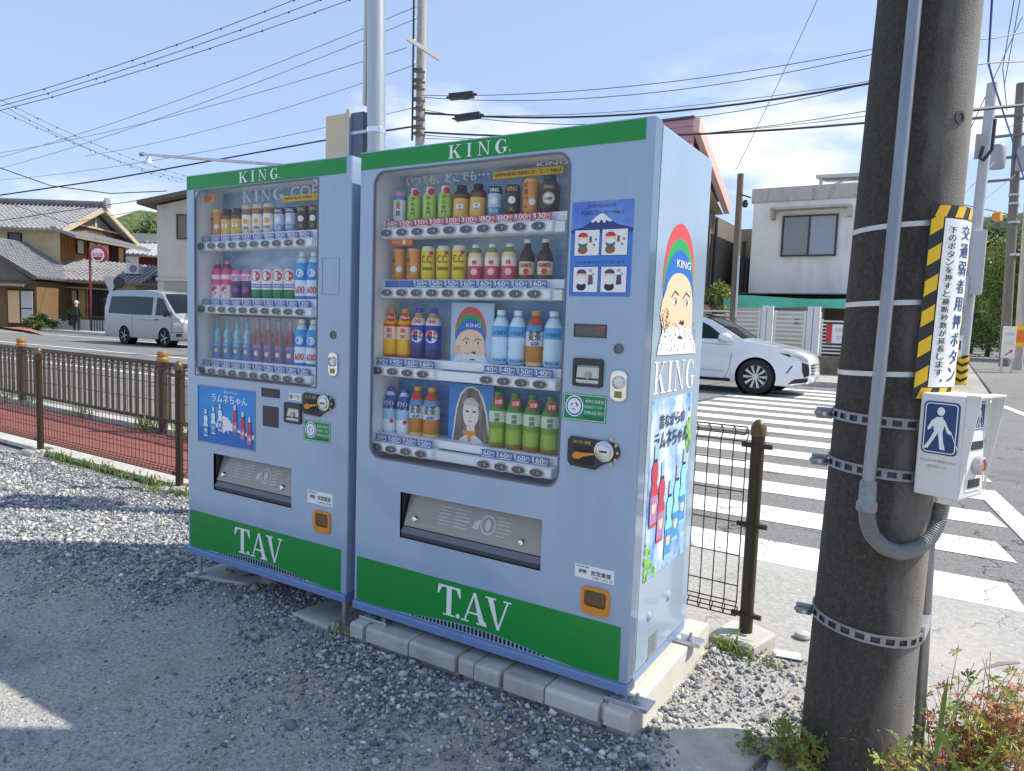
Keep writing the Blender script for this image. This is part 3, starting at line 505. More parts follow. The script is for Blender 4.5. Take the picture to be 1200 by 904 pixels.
def machine_shell(root, X0, X1, Y, D, win, holes, zr=.142):
    """cabinet, door skin with its openings, plinth rail and the two green bands"""
    a, b, y0, y1, z0, z1 = X0+.004, X1-.002, Y+.066, Y+D, zr+.035, 1.91
    MB().add([(a, y0, z0), (b, y0, z0), (b, y1, z0), (a, y1, z0), (a, y0, z1), (b, y0, z1), (b, y1, z1), (a, y1, z1)], [(3, 2, 1, 0), (4, 5, 6, 7), (1, 2, 6, 5), (2, 3, 7, 6), (3, 0, 4, 7)]).build('cabinet', blue_side, root, bevel=.012, seg=3)
    MB().holed([(X0+.01, .182), (X1-.012, .182), (X1-.012, 1.9), (X0+.01, 1.9)], [[(win[0]-.035, .372), (win[1]+.22 if X0 > -.5 else win[1]+.16, .372), (win[1]+.22 if X0 > -.5 else win[1]+.16, 1.87), (win[0]-.035, 1.87)]], FRONT(Y), .02, .066).build('door_core', dark_pl, root)
    outer = [(X0, .178), (X1, .178), (X1, 1.91), (X0, 1.91)]
    sk = MB().holed(outer, [rrect(*win, .05, 6)]+holes, FRONT(Y), 0, .012)
    sk.box(X0, X1, Y+.012, Y+.058, 1.898, 1.909); 
    sk.add([(X1, Y, .178), (X1+.003, Y+.004, .178), (X1+.003, Y+.058, .178), (X1-.01, Y+.058, .178), (X1, Y, 1.909), (X1+.003, Y+.004, 1.909), (X1+.003, Y+.058, 1.909), (X1-.01, Y+.058, 1.909)], [(0, 1, 5, 4), (1, 2, 6, 5), (2, 3, 7, 6), (4, 5, 6, 7)])
    sk.add([(X0, Y, .178), (X0-.002, Y+.058, .178), (X0, Y, 1.909), (X0-.002, Y+.058, 1.909)], [(0, 2, 3, 1)])
    door = sk.build('door', blue, root)
    MB().prism([(Y-.008, zr), (Y-.008, zr+.028), (Y+.004, zr+.034), (Y+.06, zr+.034), (Y+.06, zr)], lambda a, b, w: (w, a, b), X0-.004, X1+.006).build('base_rail', blue_deep, root, bevel=.002)
    MB().box(X0+.006, X1-.006, Y+.062, Y+D-.01, zr, zr+.034).build('base_frame', blue_deep, root)
    band = MB().box(X0+.002, X1-.026, Y-.0015, Y+.001, 1.845, 1.906).build('top_band', green, root)
    cx = (X0+X1)/2; hw = .30
    lo = [(X0+.012, .18)]+[(cx-hw-.1, .18)]+[(cx-hw+.02+i*(2*hw-.04)/14, .188+.022*math.sin(math.pi*i/14)) for i in range(15)]+[(cx+hw+.1, .18), (X1-.026, .18), (X1-.026, .355), (X0+.012, .355)]
    low = MB().flat(lo, FRONT(Y), -.0015).build('lower_band', green, root)
    gr = MB()
    for i in range(34):
        a = cx-hw+.02+i*(2*hw-.04)/33; t = .006+.022*math.sin(math.pi*max(0, min(1, (a-cx+hw-.02)/(2*hw-.04))))
        gr.flat(rrect(a-.005, a+.005, .1815, .1815+t*.92, min(.0045, t*.4), 3), FRONT(Y), -.0012)
    gr.build('vent_grille', mat('deep_black', (.012, .012, .014), .5), root)
    mb = MB(); k0 = (X0+X1)/2
    return band, low, door
def brand(band, xs, z0, z1, Y):
    mb = MB()
    for ch, (a, b) in zip('KING', xs): roman(mb, ch, FRONT(Y-.0015), a, b, z0, z1)
    mb.flat(ell(xs[-1][1]+.008, z0+.006, .003, .003, 8), FRONT(Y-.0015), -.001)
    mb.build('lettering', white_print, band)
def tav(low, x0, x1, z0, z1, Y):
    mb = MB(); w = x1-x0; f = FRONT(Y-.0015)
    roman(mb, 'T', f, x0, x0+.33*w, z0, z1); roman(mb, '.', f, x0+.265*w, x0+.325*w, z0, z0+.16*(z1-z0), w=-.003); roman(mb, 'A', f, x0+.34*w, x0+.69*w, z0, z1); roman(mb, '.', f, x0+.625*w, x0+.685*w, z0, z0+.16*(z1-z0), w=-.003); roman(mb, 'V', f, x0+.66*w, x1, z0, z1)
    mb.build('lettering', white_print, low)
def interior(root, x0, x1, z0, z1, Y, d):
    y = Y+.013
    MB().add([(x0, y, z0), (x1, y, z0), (x1, Y+d, z0), (x0, Y+d, z0), (x0, y, z1), (x1, y, z1), (x1, Y+d, z1), (x0, Y+d, z1)], [(0, 1, 2, 3), (4, 7, 6, 5), (0, 3, 7, 4), (1, 5, 6, 2)]).build('display_liner', white_pl, root)
    return MB().quad((x0, Y+d, z0), (x1, Y+d, z0), (x1, Y+d, z1), (x0, Y+d, z1)).build('display_back', backs_m, root)
# ---- the drinks: each a thing of its own, standing on a shelf
def can_mesh(name, H, r, stops, words=(), metal=.25):
    m = zramp(name, H, stops, .3, metal); mb = MB().lathe([(r*.78, 0), (r*.86, .004), (r, .012), (r, H-.014), (r*.88, H-.004), (r*.86, H)], 18)
    return mb, m, words, None
DR = {}
def drink(kind, name, H, r, stops, shape='can', words=(), cap=None, neck=.34):
    """meshes of one kind of drink: body, cap and print"""
    body = zramp('drink_'+kind, H, stops, .28, 0); mb = MB()
    if shape == 'can': mb.lathe([(r*.8, 0), (r*.86, .004), (r, .012), (r, H-.014), (r*.87, H-.004), (r*.85, H)], 18)
    elif shape == 'bottlecan': mb.lathe([(r*.9, 0), (r, .008), (r, H*.70), (r*.92, H*.76), (r*.55, H*.86), (r*.52, H*.88)], 18)
    elif shape == 'ramune': mb.lathe([(r*.9, 0), (r, .006), (r, H*.40), (r*.78, H*.48), (r*.66, H*.52), (r*.9, H*.58), (r*.92, H*.66), (r*.55, H*.74), (r*.42, H*.78), (r*.42, H*.80)], 16)
    elif shape == 'pet': mb.lathe([(r*.86, 0), (r, .01), (r, H*.28), (r*.95, H*.32), (r, H*.36), (r, H*.62), (r*.9, H*.72), (r*.6, H*.84), (r*.42, H*.9), (r*.42, H*.92)], 18)
    else: mb.lathe([(r*.9, 0), (r, .008), (r, H*.52), (r*.9, H*.62), (r*.45, H*.8), (r*.4, H*.9), (r*.45, H*.92)], 18)      # glass bottle
    cp = None; pr = None
    if cap:
        q = {'can': .9, 'bottlecan': .87, 'ramune': .79, 'pet': .91, 'glass': .91}[shape]; rr = r*{'bottlecan': .6, 'ramune': .45, 'pet': .47, 'glass': .48}[shape]
        cp = MB().lathe([(rr, H*q), (rr, H*.985), (rr*.9, H)], 14).mesh('cap', mat('cap_'+kind, cap, .4), smooth=40)
    if words:
        pm = MB(); mats = []; 
        def wrap(u, v, w): a = u/r; return ((r+.0008-w)*math.sin(a), -(r+.0008-w)*math.cos(a), v)
        for (s, u0, u1, v0, v1, c) in words:
            mm_ = mat('print_%02x%02x%02x' % tuple(int(255*k) for k in c), c, .5)
            if mm_ not in mats: mats.append(mm_)
            k = mats.index(mm_)
            if s == 'o': pm.flat(ell(u0, v0*H, u1, u1, 14), wrap, -.0005, k)
            elif s == '#': pm.add([wrap(u0+(u1-u0)*i/4, (v0 if j == 0 else v1)*H, 0) for i in range(5) for j in range(2)], [(2*i, 2*i+2, 2*i+3, 2*i+1) for i in range(4)], k)
            elif s[0] == '|':
                for i, ch in enumerate(s[1:]): hh = (v1-v0)/len(s[1:]); text(pm, ch, wrap, u0, u1, (v1-(i+.92)*hh)*H, (v1-(i+.08)*hh)*H, -.0009, k)
            else: text(pm, s, wrap, u0, u1, v0*H, v1*H, -.0009, k, bold=.0005)
        pr = pm.mesh('print', mats)
    DR[kind] = (name, mb.mesh(name, body, smooth=40), cp, pr, H, r)
def stand(kind, x, y, z, label, group):
    name, b, c, p, H, r = DR[kind]; root = thing(name, label, {'can': 'can', 'bottle': 'bottle'}[name.split('_')[-1]], (x, y, z), group=group)
    root.rotation_euler = (0, 0, R(24)); inst('body', b, (x, y, z), root)
    if c: inst('cap', c, (x, y, z), root)
    if p: inst('print', p, (x, y, z), root)
    return root
W_, K_, RD, OR, YE, GN, BL = (.85, .85, .83), (.03, .03, .03), S(206, 48, 52), S(236, 170, 70), S(244, 214, 40), S(70, 150, 60), S(40, 90, 190)
BR = S(70, 44, 30); CL = S(205, 228, 240); AM = S(196, 130, 50)
drink('milk', 'drink_can', .112, .026, [(0, W_), (.72, S(90, 150, 210)), (.86, S(232, 160, 180))], words=[('|微糖', -.008, .008, .15, .62, K_), ('o', 0, .009, .62, 0, OR)])
drink('tea', 'tea_bottle', .122, .027, [(0, S(160, 196, 80)), (.1, S(186, 216, 100)), (.78, W_)], 'bottlecan', [('|伊右衛門', -.008, .008, .1, .72, S(30, 90, 40)), ('o', .01, .012, .84, 0, RD)], W_)
drink('coffee', 'coffee_bottle', .118, .030, [(0, OR), (.06, S(232, 186, 90)), (.58, S(120, 84, 40)), (.72, BR)], 'bottlecan', [('o', .0, .013, .34, 0, W_), ('|王', -.006, .006, .22, .46, K_)], (.02, .02, .02))
drink('bluecan', 'coffee_can', .104, .026, [(0, S(120, 160, 210)), (.3, S(190, 208, 230)), (.75, S(50, 60, 100))], words=[('KING', -.016, .016, .8, .92, W_), ('o', 0, .012, .5, 0, W_), ('BLUE', -.014, .014, .12, .22, W_)])
drink('blackcan', 'coffee_can', .104, .027, [(0, (.03, .026, .022)), (.1, (.06, .045, .03))], words=[('KING', -.018, .018, .78, .92, S(214, 180, 110)), ('o', 0, .013, .48, 0, W_), ('|黒', -.006, .006, .1, .26, S(214, 180, 110))])
drink('orangecan', 'coffee_can', .118, .028, [(0, S(214, 140, 50)), (.08, S(226, 158, 70)), (.9, S(240, 190, 110))], words=[('|KING', -.022, -.008, .15, .9, S(150, 60, 30)), ('o', .008, .012, .34, 0, W_)])
drink('bigblack', 'coffee_bottle', .126, .036, [(0, (.025, .022, .02)), (.12, (.05, .042, .036)), (.6, (.08, .07, .06))], 'bottlecan', [('o', 0, .022, .36, 0, S(206, 176, 96)), ('o', 0, .017, .36, 0, W_), ('KING', -.016, .016, .62, .7, S(206, 176, 96)), ('CAFE', -.013, .013, .31, .4, K_)], (.05, .05, .05))
drink('lemon', 'lemon_soda_can', .124, .028, [(0, S(236, 204, 30)), (.86, S(222, 222, 210))], words=[('C.C.', -.02, .02, .5, .72, S(90, 80, 40)), ('Lemon', -.02, .02, .28, .42, S(30, 110, 50)), ('o', .016, .008, .8, 0, RD)])
drink('peach', 'peach_tea_bottle', .126, .028, [(0, S(214, 70, 92)), (.38, S(244, 226, 206)), (.62, S(238, 214, 160)), (.76, S(120, 160, 90))], 'pet', [('o', 0, .012, .22, 0, S(250, 200, 200)), ('桃', -.008, .008, .42, .54, RD)], W_)
drink('brown', 'vitamin_bottle', .138, .027, [(0, S(120, 70, 40)), (.12, S(232, 210, 170)), (.44, BR)], 'glass', [('GUARITO', -.02, .02, .3, .4, S(140, 40, 30)), ('o', 0, .01, .2, 0, RD)], W_)
drink('juice', 'juice_bottle', .186, .0319, [(0, S(220, 90, 60)), (.05, S(248, 190, 20)), (.36, S(250, 226, 190)), (.62, S(226, 70, 50)), (.68, S(250, 196, 30)), (.84, S(250, 214, 70))], 'pet', [('|果実', -.012, .012, .36, .6, RD), ('o', .006, .017, .82, 0, RD), ('No1', -.008, .02, .79, .85, W_)], OR)
drink('cola', 'cola_bottle', .19, .0319, [(0, S(30, 44, 110)), (.2, S(36, 60, 160)), (.66, S(225, 225, 225)), (.8, S(210, 150, 80)), (.9, S(60, 40, 30))], 'pet', [('o', 0, .024, .44, 0, W_), ('#', -.02, .02, .47, .55, RD), ('PEPSI', -.021, .021, .39, .45, S(20, 40, 120)), ('00', -.014, .014, .7, .78, RD)], BL)
drink('water', 'water_bottle', .19, .0341, [(0, S(150, 205, 236)), (.12, S(196, 228, 244)), (.5, S(90, 175, 228)), (.7, S(214, 238, 248)), (.86, S(120, 195, 234))], 'pet', [('いろはす', -.024, .024, .54, .62, S(30, 70, 140)), ('#', -.024, .024, .44, .46, W_), ('おいしい水', -.024, .024, .05, .1, S(30, 60, 90))], W_)
drink('barley', 'barley_tea_bottle', .19, .0330, [(0, S(226, 200, 150)), (.07, S(190, 120, 30)), (.36, S(214, 222, 226)), (.62, S(90, 150, 200)), (.74, S(190, 110, 50)), (.9, S(90, 60, 30))], 'pet', [('麦茶', -.022, .022, .46, .64, K_), ('600', -.012, .016, .37, .44, BL), ('o', 0, .014, .82, 0, RD)], OR)
drink('white', 'white_soda_bottle', .176, .0308, [(0, S(228, 238, 246)), (.3, S(160, 205, 236)), (.52, S(40, 70, 160)), (.72, S(60, 100, 190)), (.82, S(235, 240, 246))], 'pet', [('ホワイト', -.021, .021, .6, .72, W_), ('ソーダ', -.016, .016, .48, .57, W_), ('POP', -.014, .014, .76, .84, S(40, 70, 160)), ('o', .012, .008, .26, 0, RD)], BL)
drink('greentea', 'green_tea_bottle', .2, .0341, [(0, S(150, 120, 50)), (.09, S(140, 168, 60)), (.36, S(110, 150, 60)), (.46, S(200, 220, 190)), (.66, S(70, 140, 60)), (.84, S(120, 176, 80))], 'pet', [('o', .004, .018, .83, 0, RD), ('京都', -.008, .016, .79, .87, W_), ('|綾鷹', -.010, .010, .46, .64, S(30, 80, 50)), ('#', -.02, .02, .11, .34, S(158, 186, 72))], GN)
drink('whitecan', 'milk_coffee_can', .126, .027, [(0, S(216, 200, 180)), (.12, S(240, 236, 228)), (.66, S(150, 108, 70)), (.86, S(224, 210, 190))], words=[('o', 0, .012, .42, 0, OR), ('CAFE', -.015, .015, .14, .24, BR)])
drink('pink', 'fruit_soda_bottle', .17, .029, [(0, S(250, 232, 236)), (.34, S(226, 80, 130)), (.5, S(250, 214, 226)), (.62, S(220, 70, 120)), (.8, S(120, 50, 60))], 'pet', [('|果汁', -.012, .012, .05, .34, RD), ('o', 0, .01, .56, 0, W_), ('o', -.01, .01, .22, 0, RD)], S(230, 120, 160))
drink('grape', 'grape_can', .124, .028, [(0, S(70, 34, 84)), (.5, S(96, 44, 110)), (.62, S(236, 200, 222)), (.86, S(226, 100, 150))], words=[('ぶどう', -.02, .02, .66, .8, S(150, 40, 100)), ('o', 0, .014, .3, 0, S(150, 70, 160))])
drink('family', 'soda_can', .128, .030, [(0, S(20, 130, 70)), (.3, S(228, 236, 232)), (.5, W_), (.9, S(220, 220, 220))], words=[('o', 0, .022, .76, 0, RD), ('SODA', -.016, .016, .72, .81, W_), ('#', -.028, .028, .36, .5, S(110, 120, 190)), ('Family', -.024, .024, .38, .48, W_)])
drink('bluewater', 'sports_drink_bottle', .198, .0330, [(0, S(30, 130, 210)), (.06, S(226, 240, 248)), (.3, S(216, 234, 246)), (.4, S(24, 128, 214)), (.62, S(60, 160, 226)), (.78, S(214, 236, 246)), (.88, S(130, 200, 170))], 'pet', [('600', -.02, .02, .12, .27, RD), ('o', 0, .018, .55, 0, CL)], W_)
drink('ramune', 'ramune_bottle', .178, .020, [(0, S(30, 130, 220)), (.34, S(70, 170, 230)), (.44, S(140, 214, 240)), (.7, S(190, 232, 246))], 'ramune', [('o', 0, .010, .22, 0, S(240, 210, 120)), ('らむね', -.014, .014, .34, .4, W_)], S(120, 200, 230))
drink('ramune2', 'ramune_bottle', .186, .021, [(0, S(110, 84, 170)), (.3, S(130, 100, 180)), (.42, S(160, 76, 74)), (.7, S(176, 100, 96))], 'ramune', [('o', 0, .011, .2, 0, S(240, 214, 170)), ('コーラ', -.014, .014, .34, .4, W_)], S(190, 170, 190))
sleeve = MB().box(-.034, .034, .036, .038, 0, .2, 1).box(-.034, -.033, -.034, .036, 0, .2).box(.033, .034, -.034, .036, 0, .2).mesh('clear_sleeve', [clear('sleeve_clear', (.96, .97, .98), .8, .05, (.8, .82, .84), .12), white_print])

# ================= the wider machine
BX0, BX1, BY, BD = 0.0, 1.158, 0.0, .605
big = thing('vending_machine', 'wider blue drinks vending machine on concrete blocks, its side printed with a capped face', 'vending machine', (.58, .3, .112))
FL = (.226, .836, .472, .646); CUP = (.991, 1.09, .372, .462)
band, low, door = machine_shell(big, BX0, BX1, BY, BD, (.07, .887, .762, 1.832), [[(FL[0], FL[2]), (FL[1], FL[2]), (FL[1], FL[3]), (FL[0], FL[3])], rrect(CUP[0]+.006, CUP[1]-.006, CUP[2]+.01, CUP[3]-.006, .012)])
brand(band, [(.41, .468), (.487, .511), (.534, .586), (.603, .654)], 1.851, 1.896, BY)
tav(low, .415, .731, .226, .337, BY)
bk = interior(big, .045, .9, .745, 1.85, BY, .19)
MB().quad((.046, .189, .75), (.899, .189, .75), (.899, .189, 1.07), (.046, .189, 1.07)).build('backdrop', backs2_m, bk)
mb = MB(); text(mb, 'いつでも、どこでも･･･', FRONT(.15), .10, .48, 1.806, 1.842, bold=.0016); text(mb, 'KING', FRONT(.15), .68, .80, 1.833, 1.847, bold=.001); mb.build('lettering', white_print, bk)
yb = MB().box(.502, .784, .145, .15, 1.802, 1.828).build('yellow_strip', yellow_pr, big); mb = MB(); text(mb, 'JAPANESE KINGコーヒー No.1', FRONT(.145), .512, .775, 1.807, 1.823, bold=.0004); mb.build('lettering', mat('brown_print', S(90, 60, 30), .5), yb)
pl = MB().prism(rrect(.086, .196, 1.568, 1.598, .013), FRONT(.08), -.004, 0).build('new_sign', mat('new_orange', S(226, 96, 44), .5), big); mb = MB(); text(mb, '新発売', FRONT(.076), .094, .14, 1.575, 1.591); mb.flat(ell(.154, 1.583, .009, .011, 12), FRONT(.076), -.0008); text(mb, '1本', FRONT(.076), .17, .188, 1.576, 1.59); mb.build('lettering', mat('pale_yellow', S(250, 230, 170), .5), pl)
for z, (a, b) in ((1.612, (.078, .812)), (1.39, (.08, .814)), (1.092, (.04, .343)), (1.092, (.548, .848)), (.794, (.044, .342)), (.794, (.545, .846))): rail(big, a, b, z, .045)
for z, a, b in ((1.612, .812, .85), (1.39, .814, .85), (1.092, .343, .548), (.794, .342, .545)): MB().box(a+.0005, b-.0005, .05, .09, z-.018, z+.016).build('shelf_front', white_pl, big)
for z in (1.612, 1.39, 1.092, .794): MB().box(.046, .899, .078, .187, z+.022, z+.052).build('shelf', white_pl, big)
P1 = ['160', '150', '150', '150', '100', '100', '80', '80', '100', '130']; P2 = ['', '']+['150']*3+['160']*5
for i in range(10):
    x = .110+.0727*i; inst('button', BTN, (x, .03, 1.612), big); inst('price_tag', price_tag(P1[i], 'r'), (x, .052, 1.647), big)
    x = .116+.0713*i; inst('button', BTN, (x, .03, 1.39), big); inst('price_tag', price_tag(P2[i], 'b'), (x, .052, 1.424), big)
for i in range(4):
    xl, xr = .077+.073*i, .578+.0713*i
    for z, pa, pb in ((1.092, ['190', '190', '160', '160'], ['140', '140', '150', '140']), (.794, ['160', '160', '150', '150'], ['160']*4)):
        for x, q in ((xl, pa[i]), (xr, pb[i])): inst('button', BTN, (x, .03, z), big); inst('price_tag', price_tag(q, 'b'), (x, .052, z+.035), big)
WM = 'wider machine'
def row(kinds, xs, y, z, where, labels, sl=None):
    for k, x in zip(kinds, xs):
        lab, grp = labels[k]; stand(k, x, y, z, lab, grp)
LB = {}
row(['milk', 'tea', 'tea', 'tea', 'coffee', 'coffee', 'bluecan', 'blackcan', 'orangecan', 'bigblack'], [.096+.073*i for i in range(10)], .115, 1.6645, WM,
    {'milk': ('white can with blue and pink top beside the green teas, wider machine', None), 'tea': ('pale green tea bottle with red seal in the top row of the wider machine', 'green tea bottles in the top row'),
     'coffee': ('dark capped bottle with golden label in the top row of the wider machine', 'golden label coffee bottles, wider machine'), 'bluecan': ('light blue coffee can beside the black can, top row of the wider machine', None),
     'blackcan': ('black coffee can beside the tall orange can, top row of the wider machine', None), 'orangecan': ('tall orange coffee can in the top row of the wider machine', None), 'bigblack': ('big black bottle with a gold disc, end of the top row', None)})
row(['orangecan', 'orangecan', 'lemon', 'lemon', 'lemon', 'peach', 'peach', 'peach', 'brown', 'brown'], [.098+.072*i for i in range(10)], .115, 1.4425, WM,
    {'orangecan': ('orange coffee can under the orange new-product sign', 'orange cans under the new sign'), 'lemon': ('bright yellow lemon soda can in the second row of the wider machine', 'yellow lemon soda cans'),
     'peach': ('bottle with red peach label and green top, second row of the wider machine', 'peach drinks in the second row'), 'brown': ('brown glass bottle with cream label, second row of the wider machine', 'brown bottles at the end of the second row')})
row(['juice', 'juice', 'cola', 'cola', 'water', 'water', 'barley', 'water'], [.066+.069*i for i in range(4)]+[.577+.0705*i for i in range(4)], .115, 1.1465, WM,
    {'juice': ('orange and yellow juice bottle with red seal, third row of the wider machine', 'fruit juice bottles'), 'cola': ('dark blue cola bottle with red and white disc', 'cola bottles'),
     'water': ('pale blue water bottle beside the barley tea, third row of the wider machine', 'water bottles in the third row'), 'barley': ('barley tea bottle standing between pale blue water bottles', None)})
row(['white', 'white', 'barley', 'barley', 'greentea', 'greentea', 'greentea', 'greentea'], [.070+.068*i for i in range(4)]+[.577+.0715*i for i in range(4)], .115, .8465, WM,
    {'white': ('white and blue soda bottle in the bottom row of the wider machine', 'white soda bottles'), 'barley': ('amber barley tea bottle beside the white sodas, bottom row', 'barley tea in the bottom row'), 'greentea': ('dark green tea bottle with red seal, bottom row of the wider machine', 'green tea in the bottom row')})
pn = MB().box(.345, .535, .13, .134, 1.118, 1.36).build('picture_card', mat('card_pale', S(176, 204, 230), .5), big)
logo_face(FRONT(.13), lambda a: .352+.178*a, lambda b: 1.124+.222*b, pn, .5, 90, seed=3)
pn = MB().box(.345, .545, .13, .134, .824, 1.06).build('picture_card', mat('card_sea', S(50, 130, 204), .5), big)
mb = MB(); f = FRONT(.13); q = lambda L: [(.36+.18*a, .828+.226*b) for a, b in L]
mb.flat(q([(.0, .0), (.05, .3), (.1, .62), (.2, .86), (.34, .97), (.5, 1), (.66, .95), (.8, .8), (.89, .56), (.95, .28), (1, .0)]), f, -.0008, 0)
mb.flat(q([(.04, .04), (.09, .32), (.14, .62), (.23, .84), (.36, .95), (.5, .975), (.64, .93), (.76, .78), (.85, .54), (.91, .28), (.95, .04), (.7, .12), (.3, .12)]), f, -.0012, 1)
mb.flat(q(ell(.48, .56, .2, .25, 20)), f, -.0016, 2); mb.flat(q([(.38, .2), (.4, .4), (.58, .4), (.6, .2), (.8, .1), (.2, .1)]), f, -.0014, 2); mb.flat(q([(.28, .72), (.4, .8), (.56, .8), (.7, .7), (.62, .68), (.38, .68)]), f, -.002, 3)
for cx in (.4, .57): mb.flat(q(ell(cx, .58, .045, .016, 10)), f, -.0022, 4)
mb.flat(q(ell(.48, .42, .05, .014, 10)), f, -.0022, 5); mb.flat(q([(.47, .47), (.49, .47), (.5, .54), (.48, .53)]), f, -.0022, 3)
mb.flat(q([(.3, .2), (.3, .26), (.62, .26), (.62, .2), (.5, .18), (.5, .04), (.42, .04), (.42, .18)]), f, -.0024, 6)
mb.build('portrait', [mat('veil', S(225, 225, 222), .6), noise2('hair_print', S(78, 66, 60), S(150, 140, 132), 60, .35, .65, .6, stretch=(1, 1, .12)), mat('face_print', S(236, 224, 214), .6), mat('flower_print', S(200, 196, 190), .6), black_print, mat('lip_print', S(196, 130, 124), .6), mat('cup_print', S(228, 150, 40), .5)], pn)
MB().flat(rrect(.071, .886, .763, 1.831, .049, 6), FRONT(BY+.005)).build('display_glass', pane_m, big)
MB().holed(rrect(.066, .891, .758, 1.836, .052, 6), [rrect(.073, .884, .765, 1.829, .047, 6)], FRONT(BY), -.0015, .003).build('window_gasket', mat('gasket', (.13, .14, .17), .5), big)
flap(big, *FL, BY); return_cup(big, *CUP, BY); paper_label(big, .964, 1.101, .484, .528, BY); green_sticker(big, .896, 1.048, .99, 1.076, BY)
coin_unit(big, .923, 1.102, .842, .94, BY); bill_unit(big, .929, 1.032, 1.101, 1.19, BY); lock_plate(big, 1.059, 1.115, 1.063, 1.16, BY); keyhole(big, 1.079, 1.225, BY)
ds = MB().holed([(.924, 1.256), (1.036, 1.256), (1.036, 1.297), (.924, 1.297)], [[(.927, 1.259), (1.033, 1.259), (1.033, 1.294), (.927, 1.294)]], FRONT(BY), -.003, .0).build('coin_display', dark_pl, big)
MB().quad((.927, -.001, 1.259), (1.033, -.001, 1.259), (1.033, -.001, 1.294), (.927, -.001, 1.294)).build('display_panel', mat('smoke_panel', S(92, 88, 84), .15), ds); mb = MB(); text(mb, '販売中', FRONT(-.0012), 1.006, 1.03, 1.28, 1.291); mb.build('lettering', mat('led_red', S(226, 92, 70), .5), ds)
# advertising sheet by the window
sky_print = noise2('poster_sky', S(74, 110, 196), S(120, 160, 226), 9, .3, .7, .45)
ps = MB().box(.901, 1.107, -.0012, .001, 1.384, 1.675).build('poster', sky_print, big); f = FRONT(-.0012); mb = MB()
mb.flat([(.901, 1.384), (1.107, 1.384), (1.107, 1.59), (.901, 1.59)], f, -.0003, 5)
mb.flat([(.901, 1.588), (.94, 1.597), (.965, 1.612), (.985, 1.628), (1.0, 1.636), (1.012, 1.635), (1.03, 1.62), (1.055, 1.603), (1.107, 1.59), (1.107, 1.578), (.901, 1.578)], f, -.0005, 1)
mb.flat([(.967, 1.614), (.985, 1.628), (1.0, 1.636), (1.012, 1.635), (1.03, 1.62), (1.04, 1.613), (1.028, 1.611), (1.02, 1.617), (1.012, 1.606), (1.002, 1.619), (.993, 1.607), (.984, 1.616), (.975, 1.609)], f, -.0008, 2)
for (a, c) in ((.913, 1.508), (1.006, 1.508), (.913, 1.395), (1.008, 1.395)):
    mb.flat([(a, c), (a+.087, c), (a+.087, c+.081), (a, c+.081)], f, -.0008, 3); mb.flat([(a+.0016, c+.0016), (a+.0854, c+.0016), (a+.0854, c+.0794), (a+.0016, c+.0794)], f, -.001, 2)
    k = c > 1.45; bx = a+.03; b2 = c+.005
    mb.flat(ell(bx, b2+.014, .017, .013, 14), f, -.0013, 6 if k else 3); mb.flat(ell(bx, b2+.032, .016, .012, 14), f, -.0016, 7 if k else 2); mb.flat(ell(bx, b2+.045, .018, .014, 14), f, -.0019, 8); mb.flat(ell(bx, b2+.04, .015, .009, 12), f, -.0022, 2)
    mb.flat(ell(bx, b2+.054, .017, .013, 14, 0, 180), f, -.0025, 4 if k else 9)
    if k: mb.flat([(a+.052, c+.042), (a+.06, c+.042), (a+.06, c+.06), (a+.052, c+.06)], f, -.0016, 10); mb.flat(ell(a+.056, c+.044, .007, .007, 10), f, -.0013, 8); [mb.flat([(a+x_-.004, c+y_), (a+x_, c+y_-.005), (a+x_+.004, c+y_), (a+x_, c+y_+.005)], f, -.0014, 10) for x_, y_ in ((.074, .05), (.068, .034))]
    else: mb.flat([(a+.052, c+.024), (a+.07, c+.026), (a+.068, c+.055), (a+.054, c+.055)], f, -.0016, 9 if a > .95 else 10); mb.flat(ell(a+.06, c+.068, .007, .005, 10), f, -.0014, 11); mb.flat(ell(a+.07, c+.058, .004, .004, 8), f, -.0014, 11)
text(mb, 'JAPANESE', f, .953, 1.05, 1.652, 1.665, -.001, 0); text(mb, 'KINGコーヒーNo.1', f, .934, 1.074, 1.634, 1.647, -.001, 3); text(mb, 'いつもありがとうございます', f, .924, 1.084, 1.484, 1.494, -.001, 3)
mb.build('lettering', [mat('plum_print', S(110, 60, 70), .5), mat('mount_print', S(52, 66, 128), .5), white_print, mat('navy_print', S(40, 40, 60), .5), red_pr, mat('poster_blue', S(64, 124, 206), .45), mat('brown_fig', S(150, 96, 70), .5), mat('teal_fig', S(62, 116, 110), .5), skin_pr, mat('cap_dark', S(84, 64, 110), .5), mat('pot_brown', S(112, 92, 80), .5), mat('steam', S(170, 176, 190), .5)], ps)
# right side: emblem, name, bottle poster, rating plate
SX = BX1-.002
logo_face(SIDE(SX), lambda a: .118+.4*a, lambda b: 1.207+.432*b, big, 1, 240)
mb = MB()
for ch, (a, b) in zip('KING', ((.105, .215), (.232, .283), (.298, .408), (.42, .52))): roman(mb, ch, SIDE(SX), a, b, 1.082, 1.186)
mb.build('side_lettering', white_print, big)
po = MB().box(SX, SX+.0012, .106, .51, .47, 1.064).build('side_poster', noise2('poster_cloud', S(26, 128, 206), S(226, 242, 250), 5, .36, .62, .4, stretch=(1, 1, .8), detail=5), big); f = SIDE(SX+.0012); mb = MB()
rnd = random.Random(5)
for i in range(90):
    a, b = (rnd.uniform(.108, .21), rnd.uniform(.475, .6)) if i < 55 else (rnd.uniform(.45, .507), rnd.uniform(.82, 1.03))
    if i < 55 and (a-.106)/.11+(b-.47)/.15 > 1: continue
    if i >= 55 and (a-.44)/.07 < abs(b-.93)/.14: continue
    d = rnd.uniform(.007, .014); mb.flat(ell(a, b, d, d*1.0, 7), f, -.0004-.00002*i, 1 if rnd.random() < .6 else 2)
